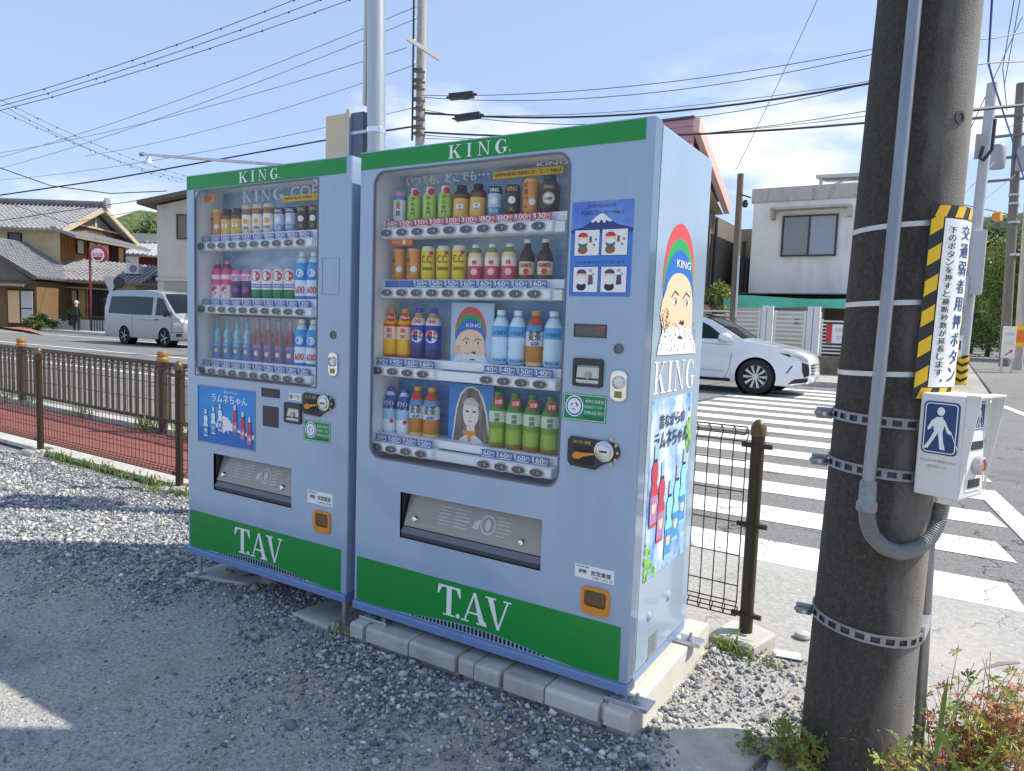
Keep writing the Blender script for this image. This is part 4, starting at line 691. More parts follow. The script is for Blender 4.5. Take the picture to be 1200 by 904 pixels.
def pbottle(x, z, s, glass, lab, cap):
    Q = lambda L: [(x+a*s, z+b*s) for a, b in L]
    mb.flat(Q([(-.1, 0), (.1, 0), (.12, .06), (.12, .42), (.07, .5), (.1, .58), (.1, .68), (.045, .78), (-.045, .78), (-.1, .68), (-.1, .58), (-.07, .5), (-.12, .42), (-.12, .06)]), f, -.003, glass)
    mb.flat(Q([(-.115, .04), (.115, .04), (.115, .36), (-.115, .36)]), f, -.0034, lab); mb.flat(Q(ell(0, .24, .07, .09, 12)), f, -.0038, 3); mb.flat(Q([(-.08, .27), (.08, .27), (.06, .36), (-.06, .36)]), f, -.0041, lab); mb.flat(Q([(-.05, .79), (.05, .79), (.045, .97), (-.045, .97)]), f, -.0034, 4); mb.flat(Q([(-.055, .755), (.055, .755), (.05, .79), (-.05, .79)]), f, -.0037, cap)
for x, z, g_, l_, c_ in ((.158, .645, 5, 6, 0), (.232, .578, 5, 6, 0), (.318, .5, 7, 8, 0), (.388, .545, 7, 8, 0), (.455, .592, 7, 8, 0)): pbottle(x, z, .285, g_, l_, c_)
text(mb, '昔ながらの', f, .175, .43, .965, 1.012, -.003, 0, bold=.002); text(mb, 'ラムネちゃん', f, .135, .475, .895, .955, -.003, 0, shear=.05, bold=.003)
mb.build('lettering', [mat('ink_navy', S(44, 56, 92), .5), mat('leaf_print', S(84, 160, 60), .5), mat('leaf_print2', S(150, 200, 90), .5), skin_pr, mat('capsule_print', S(164, 196, 214), .4), mat('red_bottle', S(196, 60, 84), .4), mat('mauve_label', S(176, 130, 180), .4), mat('aqua_bottle', S(150, 220, 226), .4), mat('aqua_label', S(70, 150, 210), .4)], po)
rp_ = MB().box(SX, SX+.0012, .19, .274, .182, .262).build('rating_plate', mat('plate_grey', S(150, 156, 164), .5, .3), big); mb = MB()
for k in range(7): mb.flat([(.2, .25-.009*k), (.2+rnd.uniform(.03, .066), .25-.009*k), (.25, .253-.009*k), (.2, .253-.009*k)], SIDE(SX+.0012), -.0004)
mb.build('lettering', mat('plate_ink', S(90, 94, 104), .5), rp_)
for y_, z_ in ((.18, .335), (.37, .345)): MB().lathe([(.012, 0), (.02, .0), (.014, .006), (0, .008)], 14, (SX-.001, y_, z_), (1, 0, 0)).build('side_dimple', blue_side, big, smooth=60)
hinge_side(big, BX1, BY, BD)
for x, y in ((.075, .02), (1.125, .02), (.075, .56), (1.125, .56)): leg(big, x if x > .5 else x, y, .118, .144)

# ================= the narrower machine
LX0, LX1, LY, LD = -1.094, -.064, .014, .64
sm = thing('vending_machine', 'narrower blue drinks vending machine on slim legs over gravel', 'vending machine', (-.58, .33, .025))
FL2 = (-.905, -.384, .477, .647); CUP2 = (-.245, -.15, .405, .497)
band, low, door = machine_shell(sm, LX0, LX1, LY, LD, (-1.036, -.242, 1.002, 1.838), [[(FL2[0], FL2[2]), (FL2[1], FL2[2]), (FL2[1], FL2[3]), (FL2[0], FL2[3])], rrect(CUP2[0]+.006, CUP2[1]-.006, CUP2[2]+.01, CUP2[3]-.006, .012)])
brand(band, [(-.725, -.664), (-.645, -.62), (-.597, -.543), (-.525, -.473)], 1.852, 1.897, LY)
tav(low, -.75, -.431, .218, .332, LY)
bk = interior(sm, -1.062, -.222, .985, 1.855, LY, .17)
mb = MB()
x_ = -.885
for ch, w_ in (('K', .07), ('I', .034), ('N', .07), ('G', .07)): roman(mb, ch, FRONT(LY+.14), x_, x_+w_, 1.80, 1.85); x_ += w_+.012
text(mb, 'COFFEE', FRONT(LY+.14), -.56, -.27, 1.80, 1.85, bold=.001); mb.build('lettering', mat('print_soft', S(226, 236, 246), .5), bk)
yb = MB().box(-.589, -.30, LY+.12, LY+.125, 1.782, 1.808).build('yellow_strip', yellow_pr, sm); mb = MB(); text(mb, 'JAPANESE KINGコーヒー', FRONT(LY+.12), -.58, -.31, 1.787, 1.803, bold=.0004); mb.build('lettering', MATS['brown_print'], yb)
pl = MB().prism(rrect(-1.045, -.975, 1.795, 1.83, .014), FRONT(LY+.06), -.004, 0).build('new_sign', mat('new_gold', S(240, 170, 50), .5), sm); mb = MB(); text(mb, '新発売', FRONT(LY+.056), -1.035, -.99, 1.803, 1.823); mb.build('lettering', red_pr, pl)
Z3 = (1.594, 1.306, 1.021)
for z in Z3:
    rail(sm, -1.05, -.315, z, LY+.05); MB().box(-.3145, -.255, LY+.056, LY+.09, z-.016, z+.012).build('shelf_front', white_pl, sm); MB().box(-1.06, -.224, LY+.075, LY+.166, z+.022, z+.056).build('shelf', white_pl, sm)
PL = [['100', '100', '100', '160', '160', '160', '80', '80', '80', '80'], ['150', '150', '160', '160', '150', '150', '150', '150', '130', '130'], ['130']*10]
for j, z in enumerate(Z3):
    for i in range(10):
        x = -1.036+.0735*i*.995; inst('button', BTN, (x, LY+.035, z), sm); inst('price_tag', price_tag(PL[j][i], 'b'), (x, LY+.056, z+.034), sm)
NM = 'narrower machine'; xs10 = [-1.018+.0715*i for i in range(10)]
row(['orangecan', 'coffee', 'coffee', 'whitecan', 'whitecan', 'whitecan', 'bluecan', 'bluecan', 'blackcan', 'blackcan'], xs10, LY+.108, Z3[0]+.0565, NM,
    {'orangecan': ('slim orange can at the end of the top row, narrower machine', None), 'coffee': ('dark bottle with golden label in the narrower machine', 'golden label bottles, narrower machine'), 'whitecan': ('white and brown milk coffee can, top row of the narrower machine', 'milk coffee cans'),
     'bluecan': ('light blue coffee can in the top row of the narrower machine', 'blue coffee cans, narrower machine'), 'blackcan': ('black coffee can in the top row of the narrower machine', 'black coffee cans, narrower machine')})
row(['pink', 'pink', 'grape', 'grape', 'family', 'family', 'family', 'family', 'bluewater', 'bluewater'], xs10, LY+.108, Z3[1]+.0565, NM,
    {'pink': ('pink and white fruit soda bottle in the middle row', 'pink fruit soda bottles'), 'grape': ('purple grape drink can with pink top in the middle row', 'purple grape cans'), 'family': ('white can with red disc and green base, middle row of the narrower machine', 'red disc soda cans'), 'bluewater': ('tall blue and white sports drink bottle in the middle row', 'sports drinks in the middle row')})
row(['ramune']*4+['ramune2']*4+['bluewater']*2, xs10, LY+.108, Z3[2]+.0565, NM,
    {'ramune': ('pale blue pinched ramune bottle in the bottom row of the narrower machine', 'pale blue ramune bottles'), 'ramune2': ('reddish brown ramune bottle with purple label in the narrower machine', 'brown ramune bottles'), 'bluewater': ('tall blue and white sports drink bottle in the bottom row', 'sports drinks in the bottom row')})
for i in range(8): inst('clear_sleeve', sleeve, (xs10[i], LY+.108, Z3[2]+.0565), sm)
MB().flat(rrect(-1.035, -.243, 1.003, 1.837, .004, 2), FRONT(LY+.005)).build('display_glass', pane_m, sm)
MB().holed(rrect(-1.04, -.238, .998, 1.842, .006, 2), [rrect(-1.033, -.245, 1.005, 1.835, .004, 2)], FRONT(LY), -.0015, .003).build('window_gasket', MATS['gasket'], sm)
flap(sm, *FL2, LY); return_cup(sm, *CUP2, LY); paper_label(sm, -.285, -.14, .52, .574, LY); green_sticker(sm, -.311, -.158, .78, .866, LY)
coin_unit(sm, -.312, -.135, .886, .978, LY); bill_unit(sm, -.424, -.323, .842, .928, LY); lock_plate(sm, -.17, -.118, 1.055, 1.151, LY); keyhole(sm, -.148, 1.22, LY)
MB().holed(rrect(-.214, -.12, 1.378, 1.524, .006, 3), [rrect(-.212, -.122, 1.38, 1.522, .005, 3)], FRONT(LY), -.0015, .001).build('blank_hatch', blue_deep, sm)
MB().box(-.573, -.46, LY-.003, LY, .939, .977).build('coin_display', dark_pl, sm); MB().box(-.565, -.466, LY-.002, LY, .812, .9).build('sensor_panel', mat('slate', S(44, 46, 56), .3), sm)
stk = MB().box(-.402, -.329, LY-.001, LY, .939, .969).build('paper_label', white_print, sm); mb = MB(); text(mb, '千円札', FRONT(LY-.001), -.372, -.335, .944, .963); mb.flat(ell(-.388, .954, .009, .011, 12), FRONT(LY-.001), -.0008); mb.build('lettering', grey_pl, stk)
po = MB().holed([(-1.017, .692), (-.615, .692), (-.615, .958), (-1.017, .958)], [[(-1.012, .697), (-.62, .697), (-.62, .953), (-1.012, .953)]], FRONT(LY), -.004, .0).build('poster_frame', blue_deep, sm)
MB().quad((-1.012, LY-.001, .697), (-.62, LY-.001, .697), (-.62, LY-.001, .953), (-1.012, LY-.001, .953)).build('poster', noise2('poster_azure', S(8, 112, 200), S(30, 150, 222), 4, .3, .7, .3, stretch=(1, 1, 3)), po)
f = FRONT(LY-.001); mb = MB()
mb.flat([(-1.012, .697), (-.62, .697), (-.62, .775), (-1.012, .765)], f, -.0004, 7)
mb.flat([(-.905, .77), (-.88, .79), (-.86, .815), (-.83, .828), (-.8, .822), (-.765, .79), (-.73, .775), (-.62, .76), (-.62, .74), (-.72, .762), (-.8, .765), (-.79, .745), (-.81, .765), (-.83, .748), (-.85, .77)], f, -.0008, 4)
for x, z, g_, l_, c_ in ((-.955, .722, 4, 8, 0), (-.9, .738, 4, 8, 0), (-.852, .756, 4, 8, 0), (-.748, .758, 5, 6, 0), (-.695, .734, 5, 6, 0), (-.65, .714, 5, 6, 0)): pbottle(x, z, .13, g_, l_, c_)
text(mb, '昔ながらの', f, -.83, -.735, .93, .944, -.001, 4); text(mb, 'ラムネちゃん', f, -.915, -.665, .885, .924, -.001, 4, bold=.0015)
mb.build('lettering', [MATS['ink_navy'], MATS['leaf_print'], MATS['leaf_print2'], skin_pr, white_print, MATS['red_bottle'], MATS['mauve_label'], mat('azure_low', S(10, 104, 186), .4), MATS['aqua_label']], po)
hinge_side(sm, LX1, LY, LD)
for x, y in ((-1.06, .05), (-.1, .05), (-1.06, .58), (-.1, .58)): leg(sm, x, y, .034, .144, plate=x > -.5)
# cable under it
pts = [(-1.154, 0.2, 0.024), (-1.045, 0.17, -0.01), (-0.889, 0.15, 0.026), (-0.803, 0.22, 0.041), (-0.892, 0.4, -0.012)]
prop(MB().tube(pts, .006, 8).build('cable', dark_pl, smooth=60), 'black power cable looping under the narrower vending machine', 'cable')
# concrete pads
def pad(pts, z, lab): prop(MB().prism(pts, UP(-.02), 0, z+.02).build('concrete_pad', concrete, bevel=.008), lab, 'concrete pad')
pad([(-.36, 0), (.0, -.02), (.01, .3), (-.33, .3)], .031, 'flat concrete pad under the front leg of the narrower machine')
pad([(-1.12, .02), (-.78, .1), (-.74, .42), (-1.1, .36)], .032, 'pale concrete pad behind the black cable')
pad([(-.34, .44), (0, .44), (0, .74), (-.34, .74)], .031, 'concrete pad under the rear leg of the narrower machine, by the blocks'); pad([(-1.2, .46), (-.92, .46), (-.92, .72), (-1.2, .72)], .031, 'concrete pad under the rear leg by the fence')
# concrete beams under the wider machine: end faces to the front, a lifting notch in each
for i, (a, b, nx, lab) in enumerate(((.036, .325, .11, 'concrete block carrying the wider machine, next to the narrower one'), (.329, .619, .545, 'concrete block under the TAV lettering, second of the four'), (.623, .897, .735, 'concrete block under the vent grille, third of the four'), (.901, 1.195, 1.1, 'end concrete block whose long pale side faces the pole'))):
    yb_ = .80 if i == 3 else .72+.02*i; y0 = -.062+.004*(i % 2)
    pr = [(y0+.03, -.03), (y0+.03, .05), (y0, .055), (y0, .103), (y0+.009, .112), (yb_-.03, .112), (yb_, .09), (yb_, -.03)]
    mb = MB(); n = len(pr); cuts = [a, nx-.012, nx+.012, b]
    for (c, d, off) in ((a, nx-.009, 0), (nx-.009, nx+.009, .022), (nx+.009, b, 0)):
        q = [(yy+off if yy < .1 else yy, zz-(.006 if off and zz > .1 else 0)) for yy, zz in pr]; mb.prism(q, lambda u, v, w: (w, u, v), c, d)
    prop(mb.build('concrete_block', concrete if i < 3 else concrete_pale, bevel=.004), lab, 'concrete block', 'blocks under the wider machine')

# ------------------------------------------------------------- the concrete pole and what hangs on it
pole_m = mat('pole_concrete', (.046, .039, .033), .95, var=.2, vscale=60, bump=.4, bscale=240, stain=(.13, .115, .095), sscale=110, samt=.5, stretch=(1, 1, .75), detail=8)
def paint_sunlit_side(m, pale):
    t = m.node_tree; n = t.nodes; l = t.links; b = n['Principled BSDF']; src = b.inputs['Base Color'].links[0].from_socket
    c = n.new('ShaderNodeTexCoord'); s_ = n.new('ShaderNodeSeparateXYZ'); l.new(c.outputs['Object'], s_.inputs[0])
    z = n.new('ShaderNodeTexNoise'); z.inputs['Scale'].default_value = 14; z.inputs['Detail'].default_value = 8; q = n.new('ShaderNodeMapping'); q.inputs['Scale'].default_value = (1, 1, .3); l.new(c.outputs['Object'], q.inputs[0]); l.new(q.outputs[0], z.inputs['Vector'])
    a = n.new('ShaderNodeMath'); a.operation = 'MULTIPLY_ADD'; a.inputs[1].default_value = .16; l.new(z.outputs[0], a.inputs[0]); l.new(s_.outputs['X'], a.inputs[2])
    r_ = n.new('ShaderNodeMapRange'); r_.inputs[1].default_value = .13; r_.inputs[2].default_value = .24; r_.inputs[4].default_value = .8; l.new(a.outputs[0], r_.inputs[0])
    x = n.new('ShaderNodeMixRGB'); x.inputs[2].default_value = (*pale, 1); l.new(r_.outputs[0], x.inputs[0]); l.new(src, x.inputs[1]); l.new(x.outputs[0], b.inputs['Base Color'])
paint_sunlit_side(pole_m, (.27, .25, .225))  # pole's sunward side painted paler: sunlight put into the colour, mixed with weathering
PX, PY, PR = 1.782, .28, .148
pc = lambda z: Vector((PX+.0153*z, PY+.0403*z, z)); pr_ = lambda z: PR-.0067*z
PH0 = math.atan2(-2.0263-PY, 1.9395-PX)                    # bearing from the pole towards the viewer
def pol(ang, z, off=0): c = pc(z); r = pr_(z)+off; return (c.x+r*math.cos(PH0+ang), c.y+r*math.sin(PH0+ang), z)
pole = thing('utility_pole', 'thick dark stained concrete utility pole beside the crossing button', 'utility pole', tuple(pc(0)))
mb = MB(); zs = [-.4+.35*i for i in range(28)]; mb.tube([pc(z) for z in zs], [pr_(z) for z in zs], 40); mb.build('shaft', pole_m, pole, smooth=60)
q = pol(R(47), 1.885); MB().lathe([(.017, -.006), (.017, .004), (.011, .004), (.011, -.004)], 16, q, (math.cos(PH0+R(47)), math.sin(PH0+R(47)), 0)).build('step_socket', mat('socket', (.06, .06, .055), .6), pole, smooth=40)
def ring(z, h, t, name, m, tilt=0, holes=0):
    mb = MB(); n = 96
    P = [[], [], [], []]
    for k, (dz, off) in enumerate(((-h/2, .001), (-h/2, t), (h/2, t), (h/2, .001))):
        for i in range(n): a = 2*math.pi*i/n; P[k].append(pol(a, z+dz+tilt*math.sin(a), off))
    V = [p for r in P for p in r]; F = []; 
    for i in range(n):
        j = (i+1) % n
        F += [(i, j, n+j, n+i), (2*n+i, 2*n+j, 3*n+j, 3*n+i)]
        if not holes: F.append((n+i, n+j, 2*n+j, 2*n+i))
    mb.add(V, F)
    if holes:
        for (a0, a1) in ((-h/2, -h*.27), (h*.27, h/2)):
            mb.add([pol(2*math.pi*i/n, z+d+tilt*math.sin(2*math.pi*i/n), t) for i in range(n) for d in (a0, a1)], [(2*i, 2*((i+1) % n), 2*((i+1) % n)+1, 2*i+1) for i in range(n)])
        for i in range(0, n, 4):
            A = [2*math.pi*(i+k)/n for k in (0, 1.5)]
            mb.add([pol(a, z+d+tilt*math.sin(a), t) for a in A for d in (-h*.27, h*.27)], [(0, 2, 3, 1)])
        for i in range(0, n, 4):
            A = [2*math.pi*(i+k)/n for k in (1.5, 4)]
            mb.add([pol(a, z+d+tilt*math.sin(a), .0015) for a in A for d in (-h*.27, h*.27)], [(0, 2, 3, 1)], 1)
    return mb.build(name, [m, dark_pl], pole, smooth=40)
for z, t in ((1.598, .008), (1.385, .006), (1.188, .006)): ring(z, .014, .0025, 'strap', mat('strap_white', (.62, .62, .6), .4, .3), t)
band_m = mat('band_zinc', (.27, .275, .29), .5, .6, var=.15, vscale=30)
for z, t in ((1.055, -.004), (.912, -.006), (.448, -.012)):
    b = ring(z, .03, .006, 'steel_band', band_m, t, 1)
    a = R(-82); p0 = pol(a, z, .004); p1 = pol(a-.03, z, .05)
    MB().beam(p0, p1, .012, .034).beam(pol(a+.12, z, .012), p1, .03, .012).build('band_clamp', band_m, b, bevel=.004); MB().cyl(pol(a-.1, z, .03), pol(a+.16, z, .03), .006, n=8).build('clamp_bolt', zinc, b)
# the conduit up the pole with its flexible elbow
cond = thing('conduit', 'silver steel conduit pipe climbing the dark concrete pole', 'pipe', (1.783, .082, .85))
MB().tube([(1.783, .082, .9), (1.789, .135, 1.45), (1.793, .205, 2.188), (1.80, .27, 2.9), (1.81, .33, 3.9)], [.0165, .0168, .017, .017, .017], 20).build('pipe', mat('conduit_zinc', (.3, .315, .335), .38, .9, var=.12, vscale=14, stretch=(1, 1, .15)), cond, smooth=60)
MB().lathe([(.022, .82), (.026, .825), (.026, .845), (.022, .85), (.0215, .885), (.0205, .905)], 18, (1.783, .082, 0)).build('coupling', band_m, cond, smooth=40)
pts = [(1.784, .082, .845), (1.786, .083, .80), (1.800, .092, .755), (1.83, .112, .722), (1.868, .15, .704), (1.905, .206, .708), (1.935, .262, .735), (1.951, .295, .775), (1.957, .303, .83)]
P3 = []
for i in range(len(pts)-1):
    for k in range(14): P3.append(Vector(pts[i]).lerp(Vector(pts[i+1]), k/14))
for _ in range(14): P3 = [P3[0]]+[(P3[i-1]+P3[i]*2+P3[i+1])/4 for i in range(1, len(P3)-1)]+[P3[-1]]
MB().tube(P3, [.0195+.0022*(i % 2) for i in range(len(P3))], 16).build('flexible_elbow', mat('flex_grey', (.2, .2, .195), .5, .3, var=.1, vscale=12), cond, smooth=30)
# the crossing button box on its own post
bp = Vector((1.989, 0.137, 0.87)); bx = Vector((.93, -.367, 0)).normalized()*-1; by_ = Vector((.39, .92, 0)).normalized()
box = thing('crossing_button_box', 'white steel crossing button box with blue walking figure signs', 'button box', (1.99, .4, 0))
BW, BD_, BH = .112, .15, .275
def bxp(u, v, w): return tuple(bp+bx*u+by_*v+Vector((0, 0, w)))     # u along the sign face, v along the button face
box_m = mat('box_white', (.72, .71, .67), .4, var=.05, vscale=6, stain=(.42, .38, .32), sscale=6, samt=.3)
mb = MB(); K = [bxp(0, .0, 0), bxp(BW, 0, 0), bxp(BW, BD_, 0), bxp(0, BD_, 0), bxp(.0, 0, BH), bxp(BW, 0, BH), bxp(BW, BD_, BH), bxp(0, BD_, BH)]
mb.add(K, [(3, 2, 1, 0), (4, 5, 6, 7), (0, 1, 5, 4), (1, 2, 6, 5), (2, 3, 7, 6), (3, 0, 4, 7)]); mb.build('housing', box_m, box, bevel=.006)
mb = MB(); hd = [(.0, BH+.002), (.0, BH-.012), (-.03, BH-.012), (-.03, BH+.002)]
mb.prism([(0.0, BH+.003), (-.034, BH+.003), (-.034, BH-.002), (0.0, BH-.002)], lambda a, b, w_: bxp(a, w_, b), -.004, BD_+.004)
mb.add([bxp(-.034, BD_+.003, BH+.003), bxp(0, BD_+.003, BH+.003), bxp(0, BD_+.003, 0), bxp(-.034, BD_+.001, BH+.003), bxp(0, BD_+.001, BH+.003), bxp(0, BD_+.001, 0)], [(0, 1, 2), (5, 4, 3), (0, 2, 5, 3)])
mb.add([bxp(-.034, 0.003, BH), bxp(0, .003, BH), bxp(0, .003, .0), bxp(-.034, 0.0, BH), bxp(0, 0, BH), bxp(0, 0, 0)], [(0, 1, 2), (5, 4, 3), (0, 2, 5, 3)])
mb.build('hood', box_m, box)
navy = mat('sign_navy', S(30, 62, 112), .4)
def walker(fn, cx, z0, h, mb, mi, w):
    k = h; F_ = lambda L: [(cx+a*k*.82, z0+b*k) for a, b in L]
    mb.flat(F_(ell(.02, .9, .1, .1, 16)), fn, w, mi)
    mb.flat(F_([(-.1, .76), (.08, .78), (.14, .6), (.1, .42), (-.12, .42), (-.16, .6)]), fn, w-.0002, mi)
    mb.flat(F_([(-.12, .43), (.0, .43), (-.14, .2), (-.26, .02), (-.38, .02), (-.24, .2)]), fn, w-.0004, mi); mb.flat(F_([(-.02, .43), (.1, .43), (.14, .2), (.2, .02), (.06, .02), (.02, .22)]), fn, w-.0006, mi)
    mb.flat(F_([(.06, .74), (.14, .7), (.26, .5), (.34, .44), (.32, .38), (.22, .42)]), fn, w-.0008, mi); mb.flat(F_([(-.1, .74), (-.2, .68), (-.3, .5), (-.28, .44), (-.22, .48), (-.1, .62)]), fn, w-.0008, mi)
    mb.flat(F_([(.32, .42), (.345, .42), (.56, .0), (.53, .0)]), fn, w-.001, mi)
fn = lambda u, v, w_: bxp(BW-u, w_, v)
sg = MB().prism(rrect(.012, .100, .115, .255, .012), fn, -.0018, 0).build('walk_sign', navy, box); mb = MB()
mb.holed(rrect(.016, .096, .119, .251, .010), [rrect(.0185, .0935, .1215, .2485, .008)], fn, -.0026, -.0022); walker(fn, .053, .126, .115, mb, 0, -.0026); mb.build('lettering', white_print, sg)
mb = MB(); text(mb, 'からだの不自由な方の', fn, .012, .1, .092, .1, -.0008); text(mb, '押ボタンです', fn, .032, .08, .076, .085, -.0008); mb.build('lettering', grey_pl, box)
fn = lambda u, v, w_: bxp(-w_*-1 if False else w_, u, v)
fs = lambda u, v, w_: bxp(w_, u*.73, v)      # the face with the button: w < 0 stands proud
sg = MB().prism(rrect(.07, .155, .185, .258, .008), fs, -.0018, 0).build('walk_sign', navy, box); mb = MB(); mb.holed(rrect(.073, .152, .188, .255, .007), [rrect(.075, .150, .190, .253, .006)], fs, -.0026, -.0022); walker(fs, .11, .192, .06, mb, 0, -.0026); mb.build('lettering', white_print, sg)
MB().prism(rrect(.045, .17, .02, .18, .004), fs, -.002, 0).build('button_panel', mat('panel_white', (.8, .8, .78), .35), box)
for z in (.132, .03): MB().prism([(.062, z), (.155, z), (.155, z+.022), (.062, z+.022)], fs, -.004, -.002).build('indicator', dark_pl, box)
o = MB().lathe([(.024, 0), (.026, .006), (.024, .018), (.019, .02), (.019, .012)], 20, fs(.112, .09, -.002), tuple(-bx)).build('push_button', mat('button_grey', (.45, .45, .44), .4), box, smooth=40)
MB().lathe([(.017, .012), (.017, .016), (0, .018)], 18, fs(.112, .09, -.002), tuple(-bx)).build('button_cap', mat('button_red', S(196, 120, 96), .4), o, smooth=40)
for u, v in ((.035, .08), (.18, .08), (.035, .15), (.18, .15)): MB().lathe([(.005, 0), (.005, .003), (0, .004)], 8, fs(u, v, 0), tuple(-bx)).build('screw', zinc, box)
MB().tube([(1.93, .40, .84), (1.942, .412, .4), (1.955, .42, -.1)], .0155, 16).build('post', mat('post_zinc', (.28, .285, .29), .4, .7, var=.12, vscale=20, stretch=(1, 1, .2)), box, smooth=60)
MB().beam(pol(R(80), .445, .0), (1.945, .408, .445), .02, .04).build('bracket', zinc, box)
# the striped notice bent round the pole
sgn = thing('notice_plate', 'white notice with blue vertical Japanese lettering in a yellow and black striped frame', 'sign', pol(R(55), 1.128, .02))
def cyl_fn(u, v, w_):     # u = arc length from the left edge
    a = R(20)+u/.165; c = pc(v); r = .160-w_; return (c.x+r*math.cos(PH0+a), c.y+r*math.sin(PH0+a), v)
Z0, Z1, AW = 1.125, 1.648, .20
def cgrid(mb, u0, u1, v0, v1, w_, mi=0, shear=0, n=8): 
    mb.add([cyl_fn(u0+(u1-u0)*i/n, (v0 if j == 0 else v1)+shear*(i/n), w_) for i in range(n+1) for j in range(2)], [(2*i, 2*i+2, 2*i+3, 2*i+1) for i in range(n)], mi)
mb = MB(); cgrid(mb, 0, AW, Z0, Z1, 0, 0, n=14); mb.build('plate', mat('plate_black', (.025, .025, .025), .5), sgn, smooth=60)
mb = MB(); ye = mat('stripe_yellow', S(240, 190, 20), .45)
for u0, u1 in ((.002, .036), (AW-.036, AW-.002)):
    z = Z0+.03
    while z < Z1-.07: cgrid(mb, u0, u1, z, z+.042, -.0012, 0, .022, 3); z += .082
for z in (Z0+.002, Z1-.032):
    for u in (.01, .07, .13): mb.add([cyl_fn(u+k*.008+(.012 if j else 0), z+(.03 if j else 0), -.0012) for k in range(5) for j in range(2)], [(2*i, 2*i+2, 2*i+3, 2*i+1) for i in range(4)])
mb.build('stripes', ye, sgn, smooth=60)
mb = MB(); cgrid(mb, .04, AW-.036, Z0+.034, Z1-.036, -.0015, 0, n=12); mb.build('white_panel', mat('panel_paper', (.8, .8, .78), .45), sgn, smooth=60)
mb = MB(); s_ = '交通弱者用押ボタン'; hh = (Z1-Z0-.09)/len(s_)
for i, ch in enumerate(s_): z = Z1-.046-(i+1)*hh; text(mb, ch, cyl_fn, .104, .148, z+.006, z+hh-.004, -.0026, 0, bold=.0012)
s_ = '下のボタンを押すと横断秒数が延長します'; hh = (Z1-Z0-.12)/len(s_)
for i, ch in enumerate(s_): z = Z1-.056-(i+1)*hh; text(mb, ch, cyl_fn, .056, .081, z+.002, z+hh-.002, -.0026, 1, bold=.0004)
mb.flat(ell(.08, Z0+.052, .004, .004, 8), cyl_fn, -.0026, 1)
mb.build('lettering', [mat('notice_blue', S(40, 84, 130), .5), mat('notice_ink', S(40, 52, 74), .5)], sgn)

# ------------------------------------------------------------- wire fence along the lot
bronze = mat('fence_bronze', S(104, 84, 56), .42, .3, var=.12, vscale=18)
bronze_d = mat('fence_bronze_dark', S(66, 54, 38), .45, .3, var=.12, vscale=18)
def fence_post(root, x, y, h=.92, r=.027):
    o = MB().tube([(x, y, -.05), (x, y, h-.02)], r, 18).build('post', bronze_d, root, smooth=60)
    MB().lathe([(r+.004, h-.05), (r+.004, h-.015), (r*.9, h), (r*.5, h+.014), (0, h+.018)], 18, (x, y, 0)).build('post_cap', bronze, o, smooth=40)
    for z in (.12, .5, h-.09): MB().lathe([(r+.004, z-.008), (r+.004, z+.008)], 18, (x, y, 0)).cyl((x-.06, y-.012, z), (x-.02, y-.012, z), .011, n=10).cyl((x+.02, y-.012, z), (x+.06, y-.012, z), .011, n=10).build('clip', bronze_d, o, smooth=40)
def wire_panel(root, x0, x1, z0=.10, z1=.90):
    mb = MB(); L = x1-x0; n = int(L/.052); wr = .0026; P = lambda x, dy, z: (x, fy(x)+dy, z)
    for i in range(n+1):
        x = x0+L*i/n; mb.tube([P(x, -.028, z1-.028), P(x, 0, z1), P(x, .028, z1-.028), P(x, .0, z1-.06), P(x, 0, z0+.06), P(x, -.026, z0+.03), P(x, 0, z0), P(x, .026, z0+.03)], wr, 4, caps=False)
    for z, dy in ((z1, 0), (z1-.028, -.028), (z1-.028, .028), (z1-.06, 0), (z0, 0), (z0+.03, -.026), (z0+.03, .026), (z0+.06, 0)): mb.tube([P(x0, dy, z), P(x1, dy, z)], wr*1.15, 5)
    for z in (.23, .36, .5, .63, .76): mb.tube([P(x0, 0, z), P(x1, 0, z)], wr*1.1, 5)
    return mb.build('wire_panel', bronze_d, root, smooth=60)
fe = thing('wire_fence', 'brown wire mesh fence with round capped posts along the gravel lot', 'fence', (-2.73, fy(-2.73), 0))
fx = [-9.03, -6.93, -4.83, -2.73, -.68, 1.307]
for x in fx: fence_post(fe, x, fy(x))
for a, b in zip(fx[:-1], fx[1:]): wire_panel(fe, a+.045, b-.045)
foot = MB().prism([(-.1, -.09), (.1, -.09), (.12, .02), (.09, .11), (-.11, .1)], UP(0), -.03, .045).mesh('footing', concrete)
for x, lab in ((-4.83, 'concrete footing under a wire fence post over the sunlit gravel'), (-2.73, 'concrete footing under the wire fence post beside the narrower machine'), (1.307, 'pentagonal concrete footing under the end post of the wire fence')):
    o = inst('concrete_footing', foot, (x, fy(x)-.01, -.01 if x < 0 else .0)); o.rotation_euler.z = x; o.modifiers.new('bevel', 'BEVEL').width = .01; prop(o, lab, 'footing', 'footings of the wire fence')
